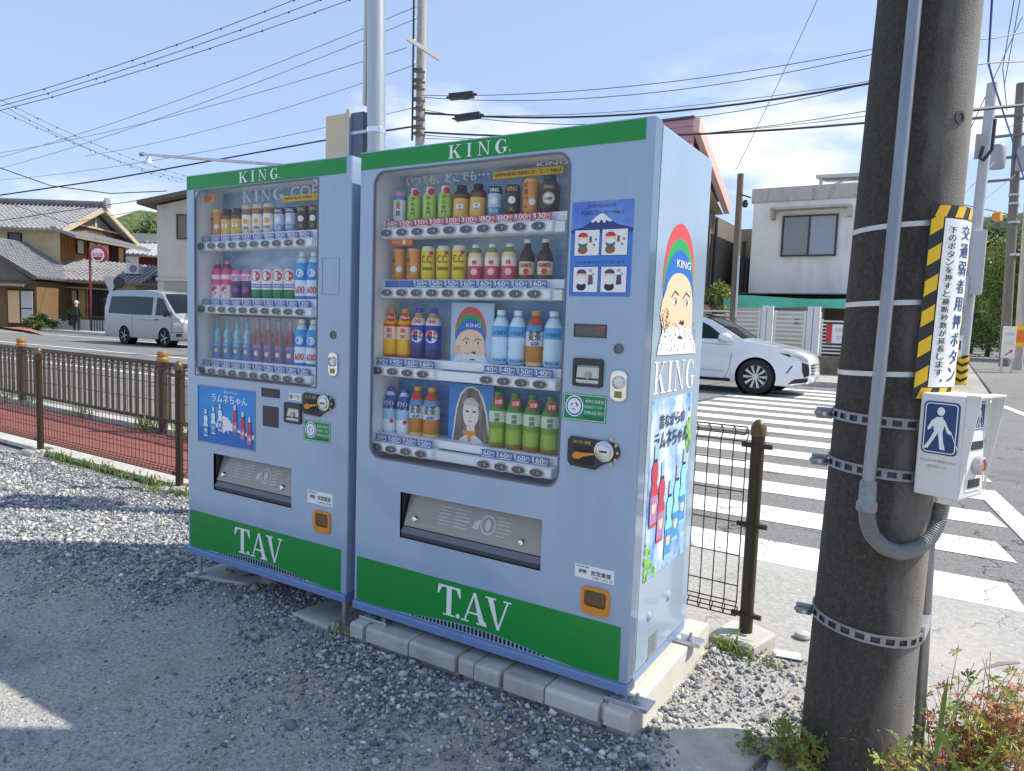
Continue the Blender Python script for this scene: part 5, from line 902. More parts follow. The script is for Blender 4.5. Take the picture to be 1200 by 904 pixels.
# railing with gilded finials between pavement and road
rl = thing('street_railing', 'dark brown street railing with upright bars and gold topped posts', 'railing', (-4.93, 2.27, 0))
gold = mat('finial_gold', S(166, 130, 76), .45, .4); rail_m = mat('railing_brown', S(74, 62, 54), .45, .2, var=.12, vscale=12)
ry = lambda x: 2.09-.045*x+.0
px_ = [-14.8, -11.51, -8.22, -4.93, -1.64]
for x in px_:
    o = MB().tube([(x, ry(x), -.05), (x, ry(x), .76)], .046, 18).build('post', rail_m, rl, smooth=60)
    MB().lathe([(.054, .76), (.06, .775), (.06, .80), (.048, .812), (.052, .825), (.056, .85), (.05, .87), (.036, .878), (0, .882)], 20, (x, ry(x), 0)).build('finial', gold, o, smooth=40)
    MB().lathe([(.056, .7), (.056, .74)], 18, (x, ry(x), 0)).build('collar', rail_m, o, smooth=40)
bar = MB().box(-.011, .011, -.011, .011, .17, .735).mesh('baluster', rail_m)
for a, b in zip(px_[:-1], px_[1:]):
    for z, h in ((.745, .045), (.16, .035)): MB().beam((a+.05, ry(a), z), (b-.05, ry(b), z), .04, h).build('rail', rail_m, rl, bevel=.006)
    for i in range(1, 26): x = a+(b-a)*i/26; inst('baluster', bar, (x, ry(x), 0), rl)

# ------------------------------------------------------------- vehicles
tyre_m = mat('tyre', (.018, .018, .019), .8); rim_m = mat('alloy', (.66, .67, .68), .28, .9); gap_m = mat('wheel_well', (.006, .006, .007), .9)
vglass = mat('vehicle_glass', (.008, .012, .018), .05, 0, spec=.35); car_white = mat('car_white', (.76, .77, .79), .22, coat=1, var=.01, vscale=3); van_silver = mat('van_silver', (.36, .365, .375), .3, .35, coat=.6)
lamp_m = mat('lamp_clear', (.55, .57, .6), .08, .4, coat=1); trim_bk = mat('trim_black', (.015, .015, .016), .35)
def wheel(root, x, y, r, side, spokes=10, w_=.22):
    o = MB().lathe([(r*.66, -w_/2), (r*.93, -w_/2), (r, -w_*.36), (r, w_*.36), (r*.93, w_/2), (r*.66, w_/2)], 36, (x, y, r), (0, side, 0), caps=(1, 0)).build('wheel', tyre_m, root, smooth=40)
    MB().lathe([(r*.68, w_*.48), (r*.63, w_*.40), (r*.6, w_*.2), (r*.0, w_*.2)], 36, (x, y, r), (0, side, 0), caps=(0, 0)).build('rim_well', trim_bk, o, smooth=40)
    mb = MB(); yy = y+side*w_*.42
    for k in range(spokes):
        a = 2*math.pi*k/spokes
        for d in ((-.07, .07) if spokes > 6 else (0, 0)):
            p0 = (x+r*.1*math.cos(a), yy, r+r*.1*math.sin(a)); p1 = (x+r*.64*math.cos(a+d), yy+side*.012, r+r*.64*math.sin(a+d)); mb.beam(p0, p1, .022 if spokes > 6 else .06, .022 if spokes > 6 else .05)
    mb.lathe([(r*.67, w_*.49), (r*.67, w_*.40), (r*.62, w_*.40), (r*.62, w_*.47)], 36, (x, y, r), (0, side, 0), caps=(0, 0)); mb.lathe([(r*.16, w_*.36), (r*.15, w_*.47), (0, w_*.48)], 16, (x, y, r), (0, side, 0))
    mb.build('rim', rim_m, o, smooth=40)
def vehicle(root, upper, lower, ys, paint, nose=.16, crown=.03, arches=(), ar=.4, wr=.36):
    """body from a side outline (upper + lower runs) given in x forward, z up; ys(x, z) is the half width"""
    low = []
    pts = list(lower)
    out = list(upper)+pts
    xs = [a for a, _ in out]; zs = [b for _, b in out]
    holes = [[(cx+ar*math.cos(R(a)), wr+ar*math.sin(R(a))) for a in range(0, 360, 12)] for cx in arches]
    def inside(q, L):
        c = False
        for i in range(len(L)):
            (xa, ya), (xb, yb) = L[i], L[i-1]
            if (ya > q[1]) != (yb > q[1]) and q[0] < (xb-xa)*(q[1]-ya)/(yb-ya)+xa: c = not c
        return c
    # resample the outline, add an inner grid
    O = []
    for i in range(len(out)):
        a, b = Vector(out[i]), Vector(out[(i+1) % len(out)]); k = max(1, int((b-a).length/.12)); O += [tuple(a.lerp(b, j/k)) for j in range(k)]
    G = []
    x = min(xs)
    while x < max(xs):
        z = min(zs)
        while z < max(zs):
            q = (x, z)
            if inside(q, out) and min(math.hypot(q[0]-a, q[1]-b) for a, b in O) > .045 and all(abs(math.hypot(x-cx, z-wr)-ar) > .03 for cx in arches): G.append(q)
            z += .085
        x += .1
    allp = O+[p for h in holes for p in h]+G; E = [(i, (i+1) % len(O)) for i in range(len(O))]; k = len(O)
    for h in holes: E += [(k+i, k+(i+1) % len(h)) for i in range(len(h))]; k += len(h)
    r = geometry.delaunay_2d_cdt([Vector(p) for p in allp], E, [], 0, 1e-5); V2, F2 = r[0], r[2]; FF = []
    for t in F2:
        q = sum((V2[i] for i in t), Vector((0, 0)))/len(t)
        if inside(q, out) and all(math.hypot(q.x-cx, q.y-wr) > ar-.001 for cx in arches): FF.append(tuple(t))
    mb = MB()
    for s in (1, -1): mb.add([(p.x, s*ys(p.x, p.y), p.y) for p in V2], [f if s < 0 else f[::-1] for f in FF])
    U = []
    for i in range(len(upper)-1):
        a, b = Vector(upper[i]), Vector(upper[i+1]); k = max(1, int((b-a).length/.12)); U += [tuple(a.lerp(b, j/k)) for j in range(k)]
    U.append(upper[-1]); n = 13; V = []
    xm, xM = min(xs), max(xs)
    for (a, b) in U:
        h = ys(a, b)
        for j in range(n):
            t = -1+2*j/(n-1); e = 1-t*t; fr = max(0, (a-(xM-.9))/.9); re = max(0, ((xm+.6)-a)/.6); V.append((a+nose*e*fr-.1*e*re, t*h, b+crown*e*(1-fr*.6)))
    mb.add(V, [(i*n+j, (i+1)*n+j, (i+1)*n+j+1, i*n+j+1) for i in range(len(U)-1) for j in range(n-1)])
    body = mb.build('body', paint, root, smooth=34, local=True)
    for cx in arches:
        for s in (1, -1): MB().lathe([(ar+.004, 0), (ar+.004, .3)], 30, (cx, s*(ys(cx, wr)-.31), wr), (0, s, 0), caps=(1, 0)).build('wheel_arch', gap_m, body, local=True)
    return body
def patch(body, name, poly, ys, m, off=.006, side=-1, sub=None):
    """a pane or panel lying on the body side"""
    G = [Vector(p) for p in poly]; c = sum(G, Vector((0, 0)))/len(G); mb = MB(); V = []
    rings = [G, [c+(p-c)*.5 for p in G], [c]]
    for L in rings[:2]: V += [(p.x, side*(ys(p.x, p.y)+off), p.y) for p in L]
    n = len(G); V.append((c.x, side*(ys(c.x, c.y)+off), c.y)); F = [(i, (i+1) % n, n+(i+1) % n, n+i) for i in range(n)]+[(n+i, n+(i+1) % n, 2*n) for i in range(n)]
    o = mb.add(V, F).build(name, m, body, smooth=60, local=True); return o
def seam(body, pts, ys, w_=.008, side=-1):
    mb = MB()
    for (a, b), (c, d) in zip(pts[:-1], pts[1:]): mb.beam((a, side*(ys(a, b)+.001), b), (c, side*(ys(c, d)+.001), d), w_, .006)
    mb.build('door_seam', gap_m, body, local=True)
# white crossover
def cys(x, z):
    h = .915-.02*max(0, (.45-z)/.2)**2-.4*max(0, z-1.02)-.02*math.exp(-((z-.72)/.12)**2)
    for cx in (0, -2.69): h += .022*math.exp(-(abs(math.hypot(x-cx, z-.36)-.41)/.06)**2)
    if x > .25: h -= .30*((x-.25)/.75)**2.2
    if x < -3.0: h -= .16*((-3.0-x)/.78)**2
    return h
car = thing('car', 'pearl white crossover car stopped across the zebra crossing', 'car', (-1.36, 12.79+.91, 0))
OFF[car.name] = Vector((0, 0, 0))
up_ = [(.72, .20), (.90, .26), (.97, .36), (.985, .5), (.965, .66), (.94, .76), (.86, .835), (.7, .90), (.4, .975), (.05, 1.035), (-.28, 1.08), (-.62, 1.28), (-1.0, 1.48), (-1.35, 1.595), (-1.9, 1.655), (-2.5, 1.64), (-3.0, 1.56), (-3.45, 1.34), (-3.7, 1.08), (-3.77, .8), (-3.76, .5), (-3.68, .3)]
lo_ = [(-3.3, .26), (-2.3, .25), (-1.5, .24), (-.5, .24), (.3, .22)]
cb = vehicle(car, up_, lo_, cys, car_white, nose=.07, arches=(0, -2.69), ar=.405)
for x in (0, -2.69):
    for s in (-1, 1): wheel(car, x, s*.80, .365, s, 10)
patch(cb, 'side_window', [(-.62, 1.10), (-1.0, 1.36), (-1.3, 1.50), (-1.75, 1.555), (-1.78, 1.1)], cys, vglass); patch(cb, 'side_window', [(-1.84, 1.1), (-1.83, 1.555), (-2.4, 1.53), (-2.85, 1.42), (-2.9, 1.14)], cys, vglass)
mb = MB(); W0 = [(-.33, 1.105), (-.62, 1.29), (-1.0, 1.49), (-1.3, 1.59)]; V = []
for a, b in W0:
    h = cys(a, b)*.88
    for j in range(9): t = -1+j/4; V.append((a+.012, t*h, b+.012+.03*(1-(t*.88)**2)))
mb.add(V, [(i*9+j, (i+1)*9+j, (i+1)*9+j+1, i*9+j+1) for i in range(3) for j in range(8)]).build('windscreen', vglass, cb, smooth=60, local=True)
seam(cb, [(-.52, 1.06), (-.50, .8), (-.53, .5), (-.62, .3)], cys); seam(cb, [(-.5, .98), (-1.8, 1.03)], cys, .004); seam(cb, [(-1.8, 1.08), (-1.8, .3)], cys); seam(cb, [(-.62, .44), (-2.2, .48)], cys, .006)
patch(cb, 'sill_trim', [(-.5, .235), (-.5, .30), (-2.2, .30), (-2.2, .235)], cys, trim_bk, .004)
for s in (-1,):
    patch(cb, 'headlight', [(.42, .855), (.62, .79), (.8, .735), (.93, .70), (.95, .735), (.84, .80), (.6, .87)], cys, lamp_m, .008); patch(cb, 'headlight_strip', [(.45, .865), (.62, .80), (.66, .81), (.6, .855)], cys, trim_bk, .011)
    patch(cb, 'grille', [(.84, .70), (.955, .66), (.975, .55), (.98, .44), (.90, .40), (.86, .52)], cys, trim_bk, .008); patch(cb, 'intake', [(.62, .26), (.74, .36), (.95, .39), (.97, .33), (.9, .27)], cys, trim_bk, .008); patch(cb, 'skid_plate', [(.62, .215), (.7, .265), (.93, .30), (.95, .27), (.75, .21)], cys, chrome, .012); patch(cb, 'vent_fin', [(.66, .62), (.70, .63), (.60, .47), (.57, .46)], cys, trim_bk, .006)
mb = MB()
for z in (.46, .52, .58, .64): mb.box(.9, 1.045-.1*abs(z-.55), -.55, .55, z, z+.02)
mb.build('grille_bars', trim_bk, cb, local=True)
mb = MB().lathe([(.0, -.14), (.05, -.13), (.085, -.06), (.09, .02), (.07, .09), (.0, .12)], 14, (-.62, -1.0, 1.14), (1, .25, 0)); o = mb.build('mirror', car_white, cb, smooth=60, local=True); MB().beam((-.66, -.90, 1.07), (-.63, -.98, 1.09), .05, .03).lathe([(.07, 0), (.075, .02), (.0, .03)], 12, (-.72, -.985, 1.13), (-1, 0, 0)).build('mirror_base', trim_bk, cb, local=True)
MB().box(-1.55, -1.32, -.945, -.925, .90, .925).build('handle', car_white, cb, local=True)
# silver van
def vys(x, z):
    h = .85-.015*max(0, (.4-z)/.2)**2-.13*max(0, z-1.05)-(.25*max(0, z-1.82) if z > 1.82 else 0)
    if x > .3: h -= .16*((x-.3)/.55)**2.4
    if x < -3.5: h -= .05*((-3.5-x)/.35)**2
    return h
van = thing('van', 'silver one-box van parked at the far kerb before the houses', 'van', (-21.5, 12.85+.84, 0))
OFF[van.name] = Vector((0, 0, 0))
up_ = [(.62, .26), (.80, .30), (.86, .42), (.87, .62), (.83, .85), (.74, 1.0), (.58, 1.1), (.25, 1.42), (-.1, 1.74), (-.3, 1.86), (-.6, 1.94), (-1.5, 1.985), (-3.2, 1.975), (-3.6, 1.93), (-3.74, 1.8), (-3.82, 1.3), (-3.85, .9), (-3.84, .45), (-3.8, .32)]
vb = vehicle(van, up_, [(-3.4, .28), (-2.0, .27), (-.6, .27), (.4, .25)], vys, van_silver, nose=.12, arches=(0, -2.47), ar=.36, wr=.33)
for x in (0, -2.47):
    for s in (-1, 1): wheel(van, x, s*.74, .33, s, 5, .2)
patch(vb, 'side_window', [(.36, 1.12), (-.02, 1.52), (-.14, 1.68), (-.52, 1.74), (-.52, 1.1)], vys, vglass); patch(vb, 'side_window', [(-.75, 1.1), (-.75, 1.74), (-2.1, 1.76), (-3.42, 1.74), (-3.5, 1.12), (-2.1, 1.1)], vys, vglass)
mb = MB(); V = []
for a, b in ((.50, 1.19), (.25, 1.44), (-.1, 1.76), (-.22, 1.84)):
    h = vys(a, b)*.9
    for j in range(9): t = -1+j/4; V.append((a+.02+.03*(1-t*t), t*h, b+.02+.03*(1-t*t)))
mb.add(V, [(i*9+j, (i+1)*9+j, (i+1)*9+j+1, i*9+j+1) for i in range(3) for j in range(8)]).build('windscreen', vglass, vb, smooth=60, local=True)
seam(vb, [(-.62, 1.84), (-.62, .34)], vys, .012); seam(vb, [(.4, 1.08), (.44, .7), (.38, .5)], vys, .01); seam(vb, [(-1.95, 1.05), (-1.95, .34)], vys, .01); seam(vb, [(-.62, .92), (-3.7, .92)], vys, .008)
patch(vb, 'headlight', [(.52, .68), (.52, .86), (.70, .90), (.82, .84), (.84, .68)], vys, lamp_m, .008); patch(vb, 'fog_lamp', [(.62, .38), (.64, .5), (.8, .5), (.82, .4)], vys, trim_bk, .008); patch(vb, 'bumper_trim', [(.4, .52), (.4, .545), (.84, .56), (.85, .535)], vys, trim_bk, .006)
MB().lathe([(.0, -.1), (.07, -.09), (.085, 0), (.07, .12), (0, .13)], 12, (.22, -.95, 1.16), (.2, .1, 1)).build('mirror', trim_bk, vb, smooth=60, local=True); MB().box(-.52, -.36, -.875, -.855, .93, .965).build('handle', trim_bk, vb, local=True)

# ------------------------------------------------------------- buildings; a, b = metres to the right of / away from a point in the lot, along the street's skew grid
C0 = Vector((1.93952, -2.0263, 0)); GR = R(31.443); GA = Vector((math.cos(GR), math.sin(GR), 0)); GB = Vector((-math.sin(GR), math.cos(GR), 0))
def skew(name, label, cat, a, b, group=None):
    p = C0+GA*a+GB*b; o = thing(name, label, cat, p, GR, group); OFF[o.name] = Vector((a, b, 0)); return o
tile_m = mat('roof_tile', (.27, .275, .285), .55, var=.22, vscale=3, detail=6); tile_d = mat('roof_tile_dark', (.13, .135, .145), .5, var=.2, vscale=3)
cream = mat('render_cream', S(206, 188, 150), .85, var=.08, vscale=1.2, stain=S(170, 150, 115), sscale=.8, samt=.4)
cream_g = mat('render_grey', S(196, 190, 178), .85, var=.06, vscale=.8, stain=S(160, 154, 144), sscale=.5, samt=.4)
wood = mat('cedar', S(150, 104, 54), .7, var=.3, vscale=3, stretch=(9, 9, .5), stain=S(84, 54, 30), sscale=1, samt=.7)
wood_d = mat('cedar_dark', S(70, 52, 38), .75, var=.25, vscale=4, stretch=(8, 8, .5))
plaster = mat('gable_plaster', S(120, 116, 112), .9, var=.12, vscale=2); dark_in = mat('dark_opening', (.018, .018, .02), .6)
shoji = mat('frosted_pane', (.55, .56, .55), .25); blind = mat('blind_pane', S(226, 190, 140), .5); eave_m = mat('eave_board', S(186, 170, 140), .7, var=.12, vscale=3); gutter = mat('gutter', S(150, 142, 130), .5, .2)
def roof(root, name, q, m=tile_m, t=.12, rib=.28, rr=.055, ridge=None):
    """tiled slope: q = eave0, eave1, top1, top0; rows of round tiles run from eave to top"""
    q = [Vector(p) for p in q]; n = (q[1]-q[0]).cross(q[3]-q[0]).normalized()
    if n.z < 0: n = -n
    mb = MB(); V = q+[p-n*t for p in q]; mb.add(V, [(0, 1, 2, 3), (7, 6, 5, 4), (0, 4, 5, 1), (1, 5, 6, 2), (2, 6, 7, 3), (3, 7, 4, 0)]); o = mb.build(name, m, root)
    mb = MB(); L = (q[1]-q[0]).length; k = max(2, int(L/rib))
    for i in range(k+1):
        f = i/k; a = q[0].lerp(q[1], f); b = q[3].lerp(q[2], f); c = max(1, int((b-a).length/.3))
        pts = []; rad = []
        for j in range(c):
            pts += [a.lerp(b, j/c)+n*.035, a.lerp(b, (j+.96)/c)+n*.012]; rad += [rr, rr*.8]
        mb.tube(pts, rad, 5, caps=True)
    prop(mb.build('tile_rows', m, o, smooth=50), kind='stuff'); return o
def window(root, a0, a1, b, z0, z1, panes, fr=wood_d, t=.06, mull=2, axis='a'):
    f = (lambda u, v, w_: (u, b+w_, v)) if axis == 'a' else (lambda u, v, w_: (b-w_, u, v))
    o = MB().holed([(a0, z0), (a1, z0), (a1, z1), (a0, z1)], [[(a0+t, z0+t), (a1-t, z0+t), (a1-t, z1-t), (a0+t, z1-t)]], f, -.06, .02).build('window', fr, root)
    w_ = (a1-a0-2*t)/mull
    for i in range(mull): MB().flat([(a0+t+i*w_+.02, z0+t), (a0+t+(i+1)*w_-.02, z0+t), (a0+t+(i+1)*w_-.02, z1-t), (a0+t+i*w_+.02, z1-t)], f, -.02).build('pane', panes[i % len(panes)], o)
    for i in range(1, mull): MB().prism([(a0+t+i*w_-.03, z0+t), (a0+t+i*w_+.03, z0+t), (a0+t+i*w_+.03, z1-t), (a0+t+i*w_-.03, z1-t)], f, -.05, .0).build('mullion', fr, o)
    return o
def planks(root, a0, a1, z0, z1, b, axis='a', m=wood, w_=.3):
    n = max(1, int((a1-a0)/w_)); w_ = (a1-a0)/n; sh = {}
    me = (MB().box(.008, w_-.008, -.03, 0, 0, z1-z0) if axis == 'a' else MB().box(0, .03, .008, w_-.008, 0, z1-z0)).mesh('plank', m)
    for i in range(n): inst('plank', me, (a0+i*w_, b, z0) if axis == 'a' else (b, a0+i*w_, z0), root)
# --- the tiled house
h = skew('tiled_house', 'two storey timber house with grey tiled roofs behind the van', 'house', -30, 45)
wl = MB().box(-36, -26.7, 42, 49, .1, 6.0).build('wall', cream, h)
gm_ = MB().add([(-26.7, 42, 5.9), (-26.7, 49, 5.9), (-26.7, 45.5, 7.5)], [(0, 1, 2)]).build('gable_wall', wood_d, h); MB().add([(-26.69, 43.6, 6.32), (-26.69, 47.4, 6.32), (-26.69, 45.5, 7.2)], [(0, 1, 2)]).build('gable_panel', plaster, gm_)
MB().box(-26.68, -26.6, 45.4, 45.6, 6.3, 7.3).box(-26.68, -26.6, 43, 48, 6.24, 6.34).build('gable_timber', eave_m, gm_)
roof(h, 'roof', [(-37, 41.3, 5.72), (-26.1, 41.3, 5.72), (-26.1, 45.5, 7.62), (-37, 45.5, 7.62)]); roof(h, 'roof', [(-37, 49.7, 5.72), (-26.1, 49.7, 5.72), (-26.1, 45.5, 7.62), (-37, 45.5, 7.62)])
o = MB().box(-37, -26.0, 45.3, 45.7, 7.6, 7.86).build('ridge', tile_d, h, bevel=.05); mb = MB()
for i in range(36): mb.lathe([(.1, 0), (.1, .24)], 8, (-36.8+.3*i, 45.5, 7.88), (1, 0, 0))
prop(mb.build('ridge_tiles', tile_d, o, smooth=50), kind='stuff'); MB().prism([(45.2, 7.6), (45.8, 7.6), (45.75, 8.0), (45.6, 8.2), (45.5, 8.08), (45.4, 8.2), (45.25, 8.0)], lambda u, v, w_: (w_, u, v), -25.98, -25.8).build('ridge_end', tile_m, o)
MB().beam((-26.05, 41.3, 5.6), (-26.05, 45.5, 7.5), .1, .26).beam((-26.05, 49.7, 5.6), (-26.05, 45.5, 7.5), .1, .26).build('barge_board', eave_m, h)
roof(h, 'roof', [(-25.3, 41.2, 5.36), (-25.3, 49.6, 5.36), (-26.7, 49.6, 5.86), (-26.7, 41.2, 5.86)], rib=.4); MB().beam((-25.3, 41.2, 5.3), (-25.3, 49.6, 5.3), .08, .12).build('gutter', gutter, h)
planks(h, 42, 49, 3.9, 5.5, -26.68, 'b', wood)
window(h, 43.4, 44.2, -26.6, 4.5, 5.4, [shoji], mull=1, axis='b'); window(h, 44.6, 46.9, -26.6, 4.2, 5.4, [shoji], axis='b', mull=3); window(h, 47.1, 48.7, -26.6, 4.2, 5.4, [dark_in, blind], axis='b')
MB().box(-26.55, -26.3, 44.4, 48.9, 4.1, 4.18).box(-26.33, -26.3, 44.4, 48.9, 4.5, 4.54).build('balcony_rail', wood_d, h)
window(h, -29.7, -28.9, 41.98, 4.75, 5.5, [mat('pane_dark', (.05, .06, .08), .1)], mull=1)
MB().box(-36, -21.8, 41.05, 42, .1, 3.0).box(-26.7, -21.8, 42, 48, .1, 3.0).build('wall', cream, h)
roof(h, 'roof', [(-26.6, 39.9, 2.86), (-20.9, 39.9, 2.74), (-21.4, 43.4, 3.9), (-26.6, 43.4, 4.2)]); roof(h, 'roof', [(-20.9, 39.9, 2.74), (-20.9, 49, 2.74), (-24, 49, 3.9), (-22.4, 43.2, 3.9)], rib=.4)
MB().box(-26.6, -20.9, 39.86, 39.96, 2.66, 2.78).build('gutter', mat('gutter_rust', S(150, 104, 84), .5), h)
MB().add([(-26.4, 40.3, 2.45), (-22.9, 40.3, 2.38), (-22.9, 41.1, 2.62), (-26.4, 41.1, 2.68), (-26.4, 40.3, 2.38), (-22.9, 40.3, 2.3), (-22.9, 41.1, 2.5), (-26.4, 41.1, 2.58)], [(0, 1, 2, 3), (7, 6, 5, 4), (0, 4, 5, 1), (1, 5, 6, 2), (3, 7, 4, 0)]).build('canopy', gutter, h)
planks(h, -26.6, -25.05, .6, 1.55, 41.04); planks(h, -22.75, -22.0, .3, 2.2, 41.04)
window(h, -26.5, -25.1, 41.04, 1.6, 2.3, [shoji, shoji, blind], mull=3); MB().box(-24.95, -24.6, 40.85, 41.05, .1, 2.4).build('pillar', mat('pillar_wood', S(176, 150, 90), .7, var=.15, vscale=5), h)
d = MB().box(-24.5, -22.9, 40.98, 41.04, .1, 2.4).build('doorway', dark_in, h); MB().box(-24.0, -23.9, 40.93, 40.98, .1, 2.4).box(-24.5, -22.9, 40.93, 40.98, 1.1, 1.2).build('door_bars', wood_d, d)
# the gabled wing at its left
MB().box(-36, -25.45, 38, 41.04, .1, 2.6).build('wing_wall', mat('wing_board', S(120, 96, 66), .8, var=.2, vscale=4, stretch=(6, 6, .6)), h)
MB().add([(-32, 37.98, 2.6), (-25.6, 37.98, 2.6), (-28.8, 37.98, 4.6)], [(0, 1, 2)]).build('wing_gable', plaster, h)
roof(h, 'roof', [(-25.05, 37.4, 2.8), (-25.05, 42.6, 2.8), (-28.8, 42.6, 4.95), (-28.8, 37.4, 4.95)]); roof(h, 'roof', [(-32.6, 37.4, 2.8), (-32.6, 42.6, 2.8), (-28.8, 42.6, 4.95), (-28.8, 37.4, 4.95)]); MB().beam((-25.05, 37.35, 2.72), (-28.8, 37.35, 4.87), .08, .22).build('barge_board', mat('barge_grey', S(96, 88, 80), .7), h)
MB().add([(-30, 37.1, 2.36), (-25.5, 37.1, 2.36), (-25.5, 38, 2.5), (-30, 38, 2.5)], [(0, 1, 2, 3)]).box(-30, -25.5, 37.06, 37.12, 2.26, 2.37).build('canopy', gutter, h)
sd_ = MB().box(-27.0, -25.55, 37.93, 37.98, .15, 2.15).build('shop_door', wood_d, h)
for a, b, m in ((-26.92, -26.32, blind), (-26.22, -25.62, shoji)): MB().box(a, b, 37.9, 37.93, .35, 2.05).build('pane', m, sd_)
MB().box(-26.22, -25.62, 37.88, 37.9, 1.1, 1.16).build('rail', wood_d, sd_)
MB().box(-27.3, -20.5, 38.6, 39, .05, .62).build('garden_wall', concrete_pale, h)
ac = skew('air_conditioner', 'white outdoor air conditioner unit on the lower tiled roof', 'air conditioner', -22, 41.5); OFF[ac.name] = Vector((-22, 41.5, 0))
MB().box(-22.45, -21.75, 41.3, 41.7, 3.32, 3.9).build('case', mat('ac_white', (.7, .69, .66), .5), ac); MB().lathe([(.22, 0), (.22, .02), (.17, .03), (.05, .02)], 20, (-22.05, 41.3, 3.62), (0, -1, 0)).build('fan_grille', grey_pl, ac)
# --- cream block with flat eaves
g2 = skew('apartment_block', 'plain cream rendered building with a low sloping roof beside the narrower machine', 'building', -15, 42)
MB().box(-19, -9, 38, 47, .1, 6.75).add([(-19, 38, 6.75), (-9, 38, 6.75), (-9, 38, 9.2), (-19, 47, 6.75), (-9, 47, 6.75), (-9, 47, 9.2)], [(0, 1, 2), (5, 4, 3), (0, 2, 5, 3)]).build('wall', cream_g, g2)
MB().add([(-19.7, 37.3, 6.9), (-8.5, 37.3, 9.55), (-8.5, 47.6, 9.55), (-19.7, 47.6, 6.9), (-19.7, 37.3, 6.7), (-8.5, 37.3, 9.35), (-8.5, 47.6, 9.35), (-19.7, 47.6, 6.7)], [(0, 1, 2, 3), (7, 6, 5, 4), (0, 4, 5, 1), (1, 5, 6, 2), (2, 6, 7, 3), (3, 7, 4, 0)]).build('roof', mat('eave_brown', S(104, 92, 80), .7), g2)
window(g2, -17.95, -16.6, 37.98, 5.05, 6.35, [mat('pane_brown', S(120, 106, 92), .4)], mat('frame_brown', S(80, 64, 52), .5), mull=1); MB().box(-19.05, -9, 37.9, 38, 2.85, 3.0).build('string_course', cream_g, g2)
gs = MB().box(-18.6, -15.6, 37.94, 37.99, .1, 2.8).build('shutter', mat('shutter_grey', S(160, 156, 150), .5, .2), g2); mb = MB()
for i in range(26): mb.box(-18.6, -15.6, 37.92, 37.94, .12+.104*i, .17+.104*i)
mb.build('shutter_ribs', MATS['shutter_grey'], gs)
# --- dark red house between
r1 = skew('red_house', 'dark red boarded house with a pale tiled roof beyond the van', 'house', -24, 52)
MB().box(-26.3, -20, 50, 56, .1, 5.1).build('wall', mat('red_board', S(104, 40, 40), .7, var=.15, vscale=3, stretch=(5, 5, .4)), r1); roof(r1, 'roof', [(-27.2, 49.4, 5.0), (-19.5, 49.4, 5.0), (-19.5, 53, 6.3), (-27.2, 53, 6.3)], mat('roof_pale', (.42, .43, .45), .5, var=.15, vscale=2), rib=.35); MB().cyl((-25.2, 49.95, .1), (-25.2, 49.95, 5), .06).build('downpipe', mat('pipe_red', S(120, 60, 56), .5), r1)
MB().beam((-27.3, 52.4, 6.05), (-20, 53, 6.4), .2, .3).build('ridge', tile_m, r1); roof(r1, 'lean_to_roof', [(-28.6, 48.4, 3.2), (-26.6, 48.4, 3.2), (-26.6, 50, 3.9), (-28.6, 50, 3.9)], mat('roof_rose', S(170, 140, 130), .6, var=.1), rib=.35); MB().box(-28.5, -26.4, 48.8, 50, .1, 3.2).build('lean_to_wall', cream, r1)
r3 = skew('far_house', 'small grey tiled house roof between the timber house and the hill', 'house', -30, 60)
MB().box(-33, -27.5, 60, 66, .1, 6.6).build('wall', cream_g, r3); roof(r3, 'roof', [(-33.5, 59.3, 6.5), (-27, 59.3, 6.5), (-28.5, 63, 7.9), (-33.5, 63, 7.9)], tile_d, rib=.35)
# --- pink gabled building behind the machines (parallel to the road)
pk = thing('pink_building', 'two storey building with a pink fascia and gable behind the wider machine', 'building', (-9.45, 24, 0)); OFF[pk.name] = Vector((-9, 24, 0))
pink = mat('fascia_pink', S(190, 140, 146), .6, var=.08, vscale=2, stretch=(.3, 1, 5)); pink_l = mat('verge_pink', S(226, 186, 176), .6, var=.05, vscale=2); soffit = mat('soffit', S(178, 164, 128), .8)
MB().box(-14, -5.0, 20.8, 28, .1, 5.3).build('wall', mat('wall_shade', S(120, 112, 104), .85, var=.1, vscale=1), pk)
fa = MB()
for i in range(4): fa.add([(-14.2, 20.02-.02*i, 7.75-.235*i), (-4.86, 20.02-.02*i, 7.75-.235*i), (-4.86, 20.0-.02*i, 7.53-.235*i), (-14.2, 20.0-.02*i, 7.53-.235*i), (-14.2, 20.2, 7.75-.235*i), (-4.86, 20.2, 7.75-.235*i), (-4.86, 20.2, 7.53-.235*i), (-14.2, 20.2, 7.53-.235*i)], [(0, 3, 2, 1), (0, 1, 5, 4), (3, 7, 6, 2), (1, 2, 6, 5)])
fa.build('fascia', pink, pk); MB().box(-14.2, -4.86, 20.04, 20.22, 7.52, 7.55).box(-14.2, -4.84, 19.98, 20.24, 7.76, 7.84).build('fascia_cap', mat('cap_slate', S(90, 84, 92), .5), pk)
MB().add([(-14.2, 20.2, 7.74), (-4.75, 20.2, 7.74), (-4.75, 23.5, 5.78), (-14.2, 23.5, 5.78)], [(0, 1, 2, 3)]).build('roof', tile_d, pk)
MB().add([(-4.86, 20.02, 7.76), (-4.86, 20.02, 7.36), (-4.72, 23.5, 5.35), (-4.72, 23.5, 5.8), (-4.66, 20.02, 7.76), (-4.66, 20.02, 7.36), (-4.52, 23.5, 5.35), (-4.52, 23.5, 5.8)], [(0, 1, 2, 3), (7, 6, 5, 4), (0, 3, 7, 4), (1, 5, 6, 2), (0, 4, 5, 1), (3, 2, 6, 7)]).build('verge', pink_l, pk)
